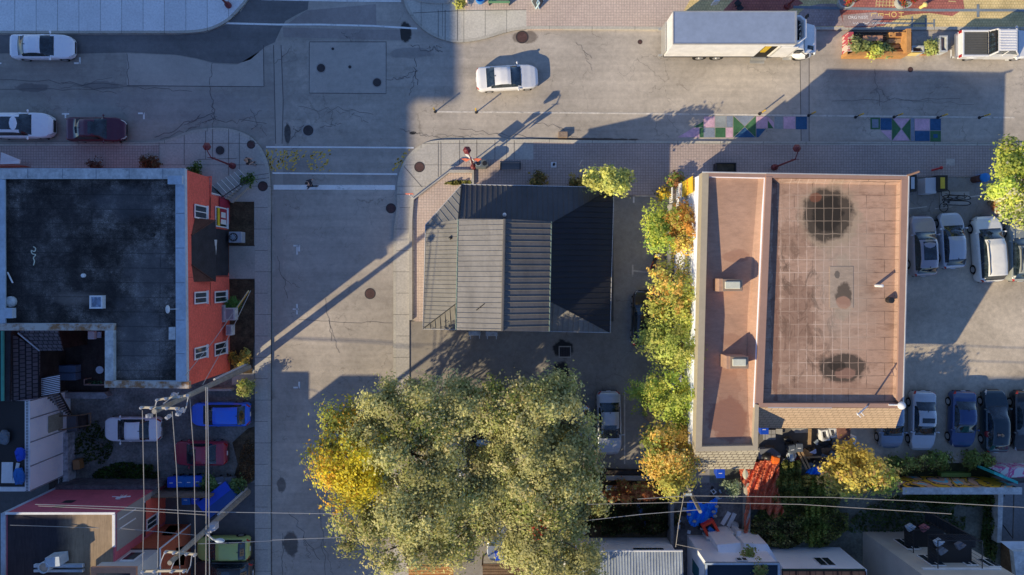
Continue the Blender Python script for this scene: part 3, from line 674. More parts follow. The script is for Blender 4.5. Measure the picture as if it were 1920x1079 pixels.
for z in (3.4,): MB().box(X, X + .03, SE[1] + .2, wy(530, 3.4), z - .03, z + .03).box(X, X + .03, wy(410, 3.4), NEi[1] - 1.4, z - .03, z + .03).build('string_course', M_brn, B)
for (px, py, a, b) in ((418, 588, 1.25, .5), (434, 589, .9, .75), (432, 619, .75, .45)):
    x, y = P(px, py, 1.2)[:2]
    t_ = thing('wall_conditioner', {588: 'long white air unit on the red brick wall under the window', 589: 'boxy pale air unit below the green bush on the brick wall', 619: 'small grey air unit lowest on the red brick wall'}[py], 'air conditioner', (x, y, .8))
    MB().cbox(x, y, 1.2, b, a, .6).build('casing', M_zincold, t_, bevel=.03); MB().cbox(x, y, 1.51, b * .7, a * .8, .02).build('grille', pm('grille_grey', (.25, .27, .3)), t_)
x, y = P(441, 445, .9)[:2]
t_ = thing('heat_pump', 'grey heat pump with round fan standing on the grass bed beside the brick wall', 'heat pump', (x, y, .15))
MB().cbox(x, y, .55, .95, .8, .75).build('casing', pm('casing_grey', (.35, .4, .45)), t_, bevel=.04)
f = MB().lathe(x - .12, y, [(.32, .93), (.32, .96), (.05, .965)], 16).build('fan_grille', M_black, t_); mb = MB()
for k in range(5): mb.cbox(x - .12, y, .975, .5, .05, .01, rz=k * PI / 5)
mb.build('fan_blade', M_zinc, f)
# concrete steps at the corner door
st = thing('concrete_steps', 'grey concrete steps with iron railing rising to the corner door', 'steps', (*G(440, 345), .13)); mb = MB()
a0, a1 = Vector(G(412, 352)), Vector(G(434, 376)); b0, b1 = Vector(G(450, 319)), Vector(G(471, 341))
for k in range(6):
    u0 = k / 6; zt_ = .13 + .16 * (6 - k)
    q = [a0 + (b0 - a0) * u0, a1 + (b1 - a1) * u0, b1 + (a1 - b1) * 0, b0]
    q = [a0 + (b0 - a0) * u0, a1 + (b1 - a1) * u0, a1 + (b1 - a1) * (k + 1) / 6, a0 + (b0 - a0) * (k + 1) / 6]
    mb.prism([tuple(p) for p in q], .1, zt_)
mb.build('step', M_conc0, st); mb = MB()
for k in range(6): 
    p0 = a0 + (b0 - a0) * (k + 1) / 6; p1 = a1 + (b1 - a1) * (k + 1) / 6; zt_ = .13 + .16 * (6 - k) + .005
    mb.tube([(p0.x, p0.y, zt_), (p1.x, p1.y, zt_)], .03, 4)
mb.build('nosing', pm('pale_nosing', (.6, .6, .6)), st)
mb = MB(); c0 = a1 + (a1 - a0) * .04; c1 = b1 + (a1 - a0) * .04
mb.tube([(c0.x, c0.y, 2.0), (c1.x, c1.y, 1.05)], .035, 6)
for k in range(10): p = c0 + (c1 - c0) * k / 9; mb.tube([(p.x, p.y, .3), (p.x, p.y, 2.0 - .95 * k / 9)], .014, 4)
mb.build('railing', M_black, st)
mb = MB(); d = (a1 - a0).normalized() * .3; mb.prism([tuple(a1), tuple(b1), tuple(b1 + d), tuple(a1 + d)], .1, .55); mb.build('side_wall', M_conc0, st)
# roof furniture
x, y = P(178, 567, 7.3)[:2]
s_ = thing('skylight', 'small square white framed skylight on the dark tar roof', 'skylight', (x, y, 6.84)); mb = MB(); edge_run(mb, [(x - .42, y - .42), (x + .42, y - .42), (x + .42, y + .42), (x - .42, y + .42)], .1, 6.84, 7.2); mb.build('frame', M_wfr, s_); MB().box(x - .32, x + .32, y - .32, y + .32, 7.1, 7.14).build('pane', glassy('skylight_glass', (.10, .14, .2)), s_)
x, y = P(317, 580, 7.6)[:2]
s_ = thing('satellite_dish', 'small white satellite dish on a bracket at the east parapet', 'satellite dish', (x + .3, y, 7.2)); MB().tube([(x + .5, y, 7.2), (x + .3, y, 7.6), (x, y, 7.7)], .025, 6).build('arm', M_zinc, s_); MB().lathe(x, y, [(.02, 7.66), (.16, 7.69), (.27, 7.78)], 16, sx=.55).build('dish', M_wfr, s_, smooth=True)
def roofbit(name, label, cat, mb, m): return solo(name, mb, m, label, cat)
mb = MB()
pts = [(62, 463), (66, 466), (64, 472), (58, 470), (60, 476), (66, 478), (62, 484), (64, 490), (62, 498)]
mb.tube([(*P(a, b, 6.9)[:2], 6.87) for a, b in arc(pts, 4)], .035, 5)
roofbit('coiled_rope', 'tangled pale rope lying on the dark tar roof', 'rope', mb, pm('pale_rope', (.6, .62, .5)))
roofbit('loose_pipe', 'thin pale pipe lying near the west parapet of the tar roof', 'pipe', MB().tube([P(14, 511, 6.95), P(24, 531, 6.95)], .05, 6), M_wfr)
for (px, py, r_, lb) in ((155, 517, .13, 'little white roof vent in the middle of the dark tar roof'), (19, 566, .35, 'grey rounded bag beside the west parapet'), (285, 441, .12, 'small black roof vent nearest the porch side of the tar roof')):
    x, y = P(px, py, 7)[:2]; solo('roof_vent' if r_ < .3 else 'grey_bag', MB().lathe(x, y, [(r_, 6.84), (r_, 7.0), (r_ * .5, 7.08)], 12), M_wfr if px == 155 else (M_zincold if px == 19 else M_black), lb, 'roof vent' if r_ < .3 else 'bag')
mb = MB(); mb.slab([P(2, 286, 3.4), P(37, 300, 3.0), P(36, 307, 3.0), (P(0, 308, 3.2))], .1)
solo('shop_awning', mb, M_wfr, 'torn white awning edge at the left end of the brick pavement', 'awning')
solo('red_planter', MB().prism([G(-10, 305), G(60, 314), G(-10, 316)], .13, .8), M_brickRx, 'low red brick wedge wall below the torn white awning', 'wall')
# ---- 2. small building with ribbed metal roof
M_rib = {k: weathered('ribbed_metal_shading_' + k, v, .14, .5, 5, .45, .5, spots=.35, streak=(.6, .15, 1)) for k, v in {'grey': (.23, .22, .20), 'light': (.27, .255, .235), 'dark': (.13, .122, .115), 'north': (.07, .07, .075), 'black': (.018, .02, .026)}.items()}  # one metal
B2 = bld('metal_roofed_shop', 'low corner shop with dark ribbed metal hip roof and raised ridge', 960, 480)
ze, zs, zu, zr = 2.9, 4.1, 5.9, 6.75
E = {'nw': P(866, 346, ze), 'ne': P(1151, 352, ze), 'se': P(1144, 624, ze), 'sw': P(793, 617, ze), 'w': P(798, 422, ze)}
T = {'nw': P(860, 412, zs), 'ne': P(1036, 418, zs), 'se': P(1032, 565, zs), 'sw': P(855, 570, zs)}
Tn = (E['nw'][0], T['nw'][1] + .0, zs)
def ribs(mb, q, n, along, r=.03):
    """standing ribs on quad q=(a,b,c,d): lines from edge a-b to edge d-c"""
    a, b, c_, d_ = [Vector(p) for p in q]
    for k in range(n + 1):
        u = k / n; p0 = a + (b - a) * u; p1 = d_ + (c_ - d_) * u
        if (p1 - p0).length < .05: continue
        mb.tube([p0 + Vector((0, 0, .02)), p1 + Vector((0, 0, .02))], r, 4)
def roofface(name, q, m, n, par, flip=False):
    mb = MB(); mb.slab([tuple(p) for p in q], .06)
    if len(q) == 4: ribs(mb, q, n, 0)
    else: ribs(mb, [q[0], q[1], q[2], q[2]], n, 0)
    return mb.build(name, m, par)
def parribs(name, poly, dirv, step, m, par, r=.03):
    """planar face with ribs running along dirv, clipped to the polygon"""
    mb = MB(); mb.slab([tuple(p) for p in poly], .06)
    V = [Vector(p) for p in poly]; d = Vector((dirv[0], dirv[1], 0)).normalized(); nrm = Vector((-d.y, d.x, 0))
    s = [v.dot(nrm) for v in V]; k = math.ceil(min(s) / step) 
    while k * step < max(s):
        o = k * step; hit = []
        for i in range(len(V)):
            a, b = V[i], V[(i + 1) % len(V)]; sa, sb = a.dot(nrm) - o, b.dot(nrm) - o
            if sa * sb < 0: hit.append(a + (b - a) * (sa / (sa - sb)))
        if len(hit) == 2 and (hit[0] - hit[1]).length > .1: mb.tube([hit[0] + Vector((0, 0, .02)), hit[1] + Vector((0, 0, .02))], r * .8, 4)
        k += 1
    return mb.build(name, m, par)
swy = E['sw'][1]
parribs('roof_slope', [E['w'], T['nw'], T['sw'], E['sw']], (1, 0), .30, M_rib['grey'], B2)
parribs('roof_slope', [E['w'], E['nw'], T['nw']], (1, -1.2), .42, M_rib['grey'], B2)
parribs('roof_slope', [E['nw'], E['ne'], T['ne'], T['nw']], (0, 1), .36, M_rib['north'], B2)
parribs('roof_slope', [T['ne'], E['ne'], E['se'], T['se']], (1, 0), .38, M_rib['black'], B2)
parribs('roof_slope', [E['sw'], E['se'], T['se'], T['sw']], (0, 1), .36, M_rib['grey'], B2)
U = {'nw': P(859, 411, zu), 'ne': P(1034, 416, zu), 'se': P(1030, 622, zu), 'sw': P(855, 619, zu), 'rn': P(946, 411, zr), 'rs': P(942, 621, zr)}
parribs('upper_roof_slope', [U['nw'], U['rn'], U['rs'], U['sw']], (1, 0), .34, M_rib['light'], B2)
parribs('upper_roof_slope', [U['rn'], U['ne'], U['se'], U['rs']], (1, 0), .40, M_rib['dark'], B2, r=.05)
MB().tube([Vector(U['rn']) + Vector((0, 0, .05)), Vector(U['rs']) + Vector((0, 0, .05))], .1, 6).build('ridge_cap', M_rib['dark'], B2)
mb = MB()
pl = [U['nw'][:2], U['ne'][:2], U['se'][:2], U['sw'][:2]]
pl = inset(pl, .12); mb.prism(pl, 3.0, 5.8)
mb.face([(*U['nw'][:2], 5.8), (*U['ne'][:2], 5.8), U['rn']]).face([(*U['se'][:2], 5.8), (*U['sw'][:2], 5.8), U['rs']])
mb.build('upper_wall', M_rib['dark'], B2)
M_gut = weathered('green_stained_gutter', (.22, .30, .25), .4, 4, 20, spots=.5)
MB().tube([Vector(U['nw']), Vector(U['sw'])], .045, 5).build('gutter', M_gut, B2)
MB().tube([Vector(U['ne']), Vector(U['se'])], .045, 5).build('gutter', M_gut, B2)
MB().tube([E['w'], E['nw'], E['ne'], E['se'], E['sw'], E['w']], .045, 5).build('eave_trim', pm('pale_trim', (.5, .5, .5)), B2)
MB().tube([T['ne'], E['ne']], .04, 5).tube([T['se'], E['se']], .04, 5).tube([T['sw'], E['sw']], .04, 5).tube([T['nw'], E['nw']], .07, 5).build('hip_cap', M_rib['black'], B2)
wp = inset([E[k][:2] for k in ('w', 'nw', 'ne', 'se', 'sw')], .45); MB().prism(wp, 0, 2.85).build('wall', weathered('cream_render', (.5, .45, .38), .15), B2)
MB().box(*sorted((P(1020, 0)[0], P(1000, 0)[0])), swy - .0 + .3, swy + .36, 0, 2.1).build('door', M_brn, B2)
for (px, py, lb) in ((890, 625, 'left one of two pale units under the metal roof edge'), (922, 626, 'right one of two pale units under the metal roof edge')):
    x, y = P(px, py, 2.3)[:2]
    t_ = thing('outdoor_unit', lb, 'air conditioner', (x, y, .5), group='cooling units behind the metal roofed shop'); MB().cbox(x, y, 2.1, .85, .34, .6).build('casing', M_zincold, t_, bevel=.03); MB().box(x - .35, x - .3, y - .45, y + .2, 1.76, 1.8).box(x + .3, x + .35, y - .45, y + .2, 1.76, 1.8).build('bracket', M_wfr, t_)
x, y = P(946, 398, 4.9)[:2]
t_ = thing('roof_vent_pipe', 'thin vent pipe with round white cap before the ridge of the metal roof', 'vent', (x, y, 4.2)); MB().cyl(x, y - .2, 3.7, 5.0, .05, n=8).build('pipe', M_zinc, t_); MB().ball(x, y - .2, 5.1, .14).build('cap', M_wfr, t_, smooth=True)
x, y = P(845, 447, 3.6)[:2]; solo('roof_vent', MB().lathe(x, y, [(.12, 3.3), (.12, 3.95), (.02, 4.0)], 10), M_black, 'tiny black vent on the west slope of the metal roof', 'roof vent')
solo('loose_stick', MB().tube([P(893, 582, 6.3), P(908, 570, 6.45)], .035, 5), M_black, 'dark stick lying on the pale slope of the metal roof', 'stick')
# ---- 3. brown membrane-roofed building
ZB = 7.1
def membrane(name, seams, stains, base=(.42, .275, .20)):
    t = NT(name)
    f1 = t.noise(.28, 6, .6, dist=.4); f2 = t.noise(2.2, 6, .75, vec=t.mapped(scale=(.8, 2.2, 1))); f3 = t.noise(22, 2, .8)
    c = t.mix(1., base, t.ramp(f1, [(.3, .82), (.7, 1.12)]), 'MULTIPLY')
    c = t.mix(1., c, t.ramp(f2, [(.3, .85), (.6, 1.06)]), 'MULTIPLY'); c = t.mix(1., c, t.ramp(f3, [(.3, .93), (.7, 1.05)]), 'MULTIPLY')
    if seams:
        br = t.n('ShaderNodeTexBrick'); nz = t.n('ShaderNodeTexNoise'); nz.inputs['Scale'].default_value = 1.3; t.L(t.pos(), nz.inputs['Vector'])
        vm = t.n('ShaderNodeVectorMath', operation='MULTIPLY_ADD'); t.L(nz.outputs['Color'], vm.inputs[0]); vm.inputs[1].default_value = (.10, .10, 0); t.L(t.pos(), vm.inputs[2]); t.L(vm.outputs[0], br.inputs['Vector'])
        br.inputs['Scale'].default_value = 1; br.inputs['Brick Width'].default_value = 2.35; br.inputs['Row Height'].default_value = .84; br.inputs['Mortar Size'].default_value = .035; br.inputs['Mortar Smooth'].default_value = .8
        sm = t.math('MULTIPLY', br.outputs['Fac'], t.ramp(t.noise(1.5, 3), [(.36, .45), (.6, 1.)]))
        c = t.mix(sm, c, t.mix(1., c, .42, 'MULTIPLY')); hb = t.noise(1., 6, .75, vec=t.mapped(scale=(.5, 1.25, 1))); c = t.mix(t.ramp(hb, [(.52, 0.), (.64, .5)]), c, t.mix(1., c, (.52, .46, .42), 'MULTIPLY'))
        b2 = t.n('ShaderNodeTexBrick'); b2.offset = 0; t.L(vm.outputs[0], b2.inputs['Vector']); b2.inputs['Scale'].default_value = 1; b2.inputs['Brick Width'].default_value = .56; b2.inputs['Row Height'].default_value = .84; b2.inputs['Mortar Size'].default_value = .03; b2.inputs['Mortar Smooth'].default_value = .5
        x, y = P(1530, 540, 7)[:2]; zone = t.ell(x, y, 3.3, 7.6, .3, .5, .3)
        g = t.n('ShaderNodeMix', data_type='FLOAT')
        c = t.mix(t.math('MULTIPLY', t.math('MULTIPLY', b2.outputs['Fac'], zone), 1.), c, (.56, .42, .33))
        x, y = P(1500, 560, 7)[:2]
        sc = t.math('MULTIPLY', t.ell(x, y, 3.0, 6.2, .3, .5, .5), t.ramp(t.noise(1.1, 7, .75, vec=t.mapped(scale=(1, .6, 1)), dist=.8), [(.5, 0.), (.6, .8)]))
        c = t.mix(sc, c, (.13, .085, .06))
        x, y = P(1585, 520, 7)[:2]; c = t.mix(t.math('MULTIPLY', t.ell(x, y, 1.7, 4.2, .35, .6, .4), .5), c, (.38, .31, .25))
    for (px, py, rx, ry, k, cl, wob) in stains:
        x, y = P(px, py, ZB)[:2]; m = t.ell(x, y, rx * .0345, ry * .0345, wob, 1.6, .1)
        if seams and k > .8: m = t.math('MULTIPLY', m, t.math('SUBTRACT', 1, t.math('MULTIPLY', b2.outputs['Fac'], .7)))
        c = t.mix(t.math('MULTIPLY', m, k), c, cl)
    t.bump(f2, .5, .03); return t.fin(c, .75, .3)
DK = (.022, .018, .014)
M_mem = membrane('brown_membrane_roof', True, [(1560, 405, 58, 62, .5, (.32, .26, .18), .2), (1558, 402, 47, 50, .9, (.045, .036, .028), .16), (1585, 540, 22, 60, .5, (.36, .30, .23), .25), (1556, 400, 30, 34, .85, DK, .2), (1535, 370, 12, 9, .5, (.25, .09, .05), .3), (1586, 692, 46, 27, .9, (.05, .04, .032), .18), (1592, 702, 20, 10, .7, (.30, .17, .125), .3), (1575, 688, 16, 9, .7, DK, .3), (1587, 552, 15, 22, .8, (.09, .07, .055), .3), (1586, 568, 13, 12, .7, (.34, .21, .155), .2),
    (1458, 560, 7, 230, .7, (.20, .10, .07), .4), (1490, 450, 26, 34, .5, (.26, .16, .11), .5), (1500, 590, 34, 60, .5, (.22, .13, .09), .5), (1480, 660, 22, 26, .4, (.28, .17, .12), .5), (1560, 730, 130, 12, .4, (.24, .14, .10), .5)])
M_mem2 = membrane('brown_membrane_side', False, [(1372, 790, 40, 40, .75, (.26, .12, .085), .3), (1375, 735, 22, 40, .4, (.3, .16, .11), .5), (1388, 480, 26, 12, .5, (.28, .14, .10), .3), (1380, 640, 20, 12, .4, (.28, .14, .10), .3)], (.44, .275, .195))
M_cap = weathered('brown_metal_cap', (.35, .22, .17), .08, .5, 3, .5, .4); M_capt = weathered('tan_metal_cap', (.42, .36, .26), .08, .5, 3, .5, .4)
M_pale = weathered('whitewashed_wall', (.76, .80, .92), .06, .8, 5, bump=.3)
B3 = bld('brown_roofed_building', 'long building with two brown membrane roofs and a whitewashed west wall', 1500, 560)
W3 = PL([(1317, 324), (1442, 327), (1423, 760), (1421, 843), (1304, 847)], ZB)
M3 = PL([(1442, 327), (1703, 331), (1692, 765), (1423, 760)], ZB)
MB().prism(inset(W3, .05), 0, 6.0).build('wall', M_pale, B3)
mb = MB(); edge_run(mb, inset(W3, .05), .2, 6.0, 6.95); mb.build('wall', M_pale, B3); MB().prism(inset(M3, .05), 0, 6.7).build('wall', weathered('tan_render', (.4, .33, .25), .15), B3)
mb = MB(); zz_ = [(327, 6.75), (590, 6.08), (690, 6.15), (842, 6.78)]
for (ya_, za_), (yb_, zb_) in zip(zz_, zz_[1:]): mb.slab([P(1319 - (ya_ - 324) * .025, ya_, za_), P(1442 - (ya_ - 324) * .043, ya_, za_), P(1442 - (yb_ - 324) * .043, yb_, zb_), P(1319 - (yb_ - 324) * .025, yb_, zb_)], .03)
mb.build('roof', M_mem2, B3); MB().prism(inset(M3, .2), 6.68, 6.72).build('roof', M_mem, B3)
MB().prism(PL([(1556, 500), (1600, 500), (1600, 578), (1556, 578)], 6.75), 6.71, 6.745).build('roof_patch', membrane('pale_roof_patch', False, [(1587, 552, 15, 22, .9, (.09, .07, .055), .3), (1586, 568, 13, 12, .8, (.36, .21, .15), .2), (1575, 515, 5, 8, .8, (.1, .09, .08), .4)], (.38, .30, .235)), B3)
# west part parapet (tan outside, brown towards the middle), main parapet
mb = MB()
mb.prism(PL([(1317, 324), (1329, 326), (1316, 838), (1304, 847)], ZB), 6.3, ZB).prism(PL([(1304.2, 847), (1316.2, 838), (1412, 836), (1421, 845)], ZB), 6.3, ZB + .002).build('parapet', M_capt, B3)
MB().prism(PL([(1412, 835.8), (1421, 845), (1423, 760), (1416, 758)], ZB), 6.3, ZB + .004).build('parapet', M_capt, B3)
mb = MB(); mb.prism(PL([(1317.5, 323.8), (1442, 326.5), (1442, 333), (1330, 331), (1329, 326)], ZB), 6.3, ZB + .003).build('parapet', M_cap, B3)
# ramped shoulder beside the middle wall
mb = MB(); a_, b_, c_, d_ = P(1437, 333, 7.02), P(1416, 758, 7.02), P(1398, 812, 6.45), P(1418, 333, 6.45)
mb.slab([P(1437, 333, 7.0), P(1417, 757, 7.0), P(1413, 833, 6.9), P(1404, 815, 6.6), P(1401, 600, 6.06), P(1420, 333, 6.7)], .3).build('roof_upstand', M_mem2, B3)
mb = MB(); mb.prism(PL([(1436, 332), (1447, 332), (1430, 756), (1423, 756), (1416, 756)], ZB), 6.4, ZB + .06).build('parapet', M_cap, B3)
mb = MB(); mb.prism(PL([(1436, 326.4), (1703, 331), (1703, 337), (1447, 334), (1447, 332), (1436, 332)], ZB), 6.5, ZB + .04)
mb.prism(PL([(1703, 337.1), (1690, 337.1), (1682, 750), (1692, 765)], ZB), 6.5, ZB + .042).build('parapet', M_cap, B3)
mb = MB(); mb.prism(PL([(1423, 756.2), (1682, 757), (1692, 765.3), (1423, 763.5)], ZB), 6.5, ZB + .03).build('parapet', M_cap, B3)
MB().slab([P(1690, 338, 7.05), P(1682, 748, 7.05), P(1674, 745, 6.74), P(1681, 345, 6.74)], .2).slab([P(1449, 335, 7.05), P(1690, 338, 7.05), P(1681, 347, 6.74), P(1455, 344, 6.74)], .2).build('roof_upstand', M_mem, B3)
MB().tube([P(1703.5, 331, ZB), P(1692.5, 765, ZB)], .07, 5).tube([P(1316.5, 323, ZB), P(1703, 330, ZB)], .05, 5).build('edge_trim', pm('pale_trim', (.5, .5, .5)), B3)
# shingled skirts on the south side
M_sh1 = bricks('beige_shingles', (.50, .37, .25), (.46, .34, .23), (.26, .18, .12), .42, .22, .018, amt=.08, bump=.5)
M_sh2 = bricks('tan_large_shingles', (.46, .42, .32), (.40, .36, .27), (.16, .13, .10), .40, .26, .03, amt=.1, bump=.5)
MB().slab([P(1423, 764, 7.05), P(1692, 766, 7.05), P(1679, 803, 4.5), P(1424, 803, 4.5)], .15).build('shingled_skirt', M_sh1, B3)
MB().slab([P(1304, 847.3, 7.05), P(1423, 845, 7.05), P(1412, 880, 4.5), P(1300, 880, 4.5)], .15).build('shingled_skirt', M_sh2, B3)
MB().slab([P(1301, 843, 7.06), P(1424, 841, 7.06), P(1424, 848, 6.9), P(1301, 849, 6.9)], .05).build('eave_trim', M_capt, B3)
MB().slab([P(1440, 763.6, 7.12), P(1560, 764, 7.12), P(1560, 766, 7.1), P(1440, 765.4, 7.1)], .03).build('metal_strip', pm('bright_metal', (.6, .6, .58), rough=.3, metal=.6), B3)
Wn = G(1267, 350)
MB().prism([G(1262, 348), G(1570, 355), G(1565, 345), G(1262, 339)], .1, .0 + .2).build('plinth', M_conc0, B3)
for (a, b, c_, lb) in ((1348, 1392, 535, 'upper'), (1362, 1403, 680, 'lower')):
    q = PL([(a, c_ - 12), (b, c_ - 11), (b, c_ + 12), (a, c_ + 12)], 7.4); s_ = thing('roof_skylight', lb + ' one of two boxed skylights with pale domes on the narrow brown roof', 'skylight', (*q[0], 6.42), group='boxed skylights on the narrow brown roof')
    MB().prism(q, 6.0, 7.45).build('curb', M_mem2, s_)
    q2 = PL([(a + 7, c_ - 11), (b - 1, c_ - 10), (b - 1, c_ + 11), (a + 7, c_ + 11)], 7.5); MB().prism(q2, 7.452, 7.56).build('frame', pm('bronze_frame', (.30, .22, .16)), s_)
    q3 = PL([(a + 11, c_ - 7), (b - 4, c_ - 7), (b - 4, c_ + 7), (a + 11, c_ + 7)], 7.6); MB().prism(q3, 7.56, 7.66).build('dome', pm('milky_dome', (.62, .62, .50), rough=.3), s_, bevel=.05)
def pipe_vent(px, py, h, r, m, lb):
    x, y = P(px, py, 6.9)[:2]; return solo('roof_vent', MB().lathe(x, y, [(r, 6.7), (r, 6.7 + h), (r * .4, 6.72 + h)], 10), m, lb, 'roof vent')
pipe_vent(1645, 536, .8, .1, M_wfr, 'white vent pipe on the main brown roof'); pipe_vent(1668, 563, .45, .2, M_black, 'squat black vent near the east edge of the main brown roof')
x, y = P(1694, 762, 7.6)[:2]
t_ = thing('wall_lamp', 'white globe lamp on a short arm at the roof corner above the parked cars', 'lamp', (x - .3, y, 7.1)); MB().tube([(x - .7, y, 7.15), (x, y, 7.25)], .05, 6).build('arm', M_wfr, t_); MB().ball(x, y, 7.4, .26, .26, .22).build('globe', M_wfr, t_, smooth=True)
t_ = thing('roof_antenna', 'thin antenna mast with crossbars leaning over the south edge of the brown roof', 'antenna', P(1626, 764, 7.1)); MB().tube([P(1626, 762, 7.1), P(1608, 778, 9.3)], .05, 6).build('mast', M_wfr, t_); MB().tube([P(1612, 770, 8.6), P(1620, 780, 8.6)], .025, 5).tube([P(1606, 774, 9.1), P(1614, 783, 9.1)], .025, 5).build('crossbar', M_wfr, t_)
# yellow sign on the white wall
def onwall(px, py):   # point of the tilted west wall plane whose image is px,py
    Xw = -(0) + P(1317 - (py - 324) * .0249, py, ZB)[0] + .05 * 0
    z = H * (1 - Xw / ((px - NX) * .04)); return z
def wpt(px, py, off=-.08):
    Xw = P(1317 - (py - 324) * .0249, py, ZB)[0]; z = H * (1 - Xw / ((px - NX) * .04)); return (Xw + off, (NY - py) * .04 * (1 - z / H), z)
q = [wpt(1282, 342), wpt(1282, 370), wpt(1302, 361), wpt(1302, 330)]
sg = thing('wall_sign', 'yellow sign with red lettering on the whitewashed wall', 'sign', wpt(1282, 356)); mb = MB(); mb.face(q[::-1]); mb.face([(p[0] - .03, p[1], p[2]) for p in q]).build('panel', pm('bright_yellow', (.85, .58, .04)), sg)
cx_ = wpt(1292, 350, -.13); text_mesh('CRATC', .34, pm('sign_red', (.5, .04, .03)), 'lettering', sg, cx_, (PI / 2, 0, -PI / 2))
q = [wpt(1275, 345), wpt(1275, 393), wpt(1281, 390), wpt(1281, 343)]
sg = thing('wall_banner', 'narrow white banner with red writing below the yellow sign', 'banner', wpt(1275, 370)); MB().face([(p[0] - .03, p[1], p[2]) for p in q]).build('cloth', M_wfr, sg); text_mesh('BIENVENUE', .22, pm('sign_red', (.5, .04, .03)), 'lettering', sg, wpt(1278, 368, -.13), (PI / 2, 0, -PI / 2))
# ================================================================== vehicles
M_tyre = pm('tyre_rubber', (.018, .018, .018), rough=.85, spec=.2); M_rim = pm('alloy_rim', (.45, .46, .48), rough=.3, metal=.7)
M_under = pm('underbody', (.012, .012, .012), rough=.9); M_cg = glassy('car_glass', (.010, .017, .022)); M_head = pm('headlamp_glass', (.5, .53, .55), rough=.15, spec=.9); M_tail = pm('tail_lamp', (.38, .012, .012), rough=.25, spec=.8)
M_plate = pm('plate_white', (.6, .62, .66)); M_plast = pm('grey_black_plastic', (.035, .035, .038), rough=.6)
KINDS = {  # cowl, roof front, roof rear, deck start, deck z, belt z, hood front z, H, L, W
    'sedan': dict(k=[(0, .50), (.012, .62), (.05, .72), (.14, .82), (.275, .95), (.44, 1.37), (.50, 1.435), (.60, 1.44), (.70, 1.37), (.845, 1.08), (.93, 1.06), (.975, .98), (1, .74)], w=(.275, .445), r=(.70, .845), belt=.94, H=1.44, L=4.65, W=1.80),
    'hatch': dict(k=[(0, .50), (.012, .64), (.05, .76), (.12, .86), (.24, .99), (.43, 1.42), (.50, 1.49), (.70, 1.48), (.85, 1.40), (.955, 1.05), (.985, .95), (1, .72)], w=(.24, .435), r=(.84, .955), belt=.97, H=1.49, L=4.1, W=1.75),
    'suv': dict(k=[(0, .55), (.012, .74), (.05, .90), (.14, 1.0), (.275, 1.10), (.40, 1.56), (.48, 1.66), (.72, 1.68), (.86, 1.60), (.96, 1.18), (.985, 1.05), (1, .8)], w=(.275, .41), r=(.865, .96), belt=1.08, H=1.68, L=4.6, W=1.86),
    'van': dict(k=[(0, .55), (.012, .72), (.05, .88), (.12, .98), (.20, 1.08), (.35, 1.60), (.45, 1.74), (.72, 1.76), (.90, 1.70), (.975, 1.22), (.99, 1.05), (1, .8)], w=(.20, .36), r=(.905, .975), belt=1.08, H=1.76, L=5.1, W=1.98)}
def interp(k, t):
    for (a, za), (b, zb) in zip(k, k[1:]):
        if t <= b: u = (t - a) / (b - a); u = u * u * (3 - 2 * u) * .35 + u * .65; return za + (zb - za) * u
    return k[-1][1]
PCACHE = {}
def cpaint(key, col, metal=.0):
    if key not in PCACHE: PCACHE[key] = paint('car_paint_' + key, col, metal)
    return PCACHE[key]
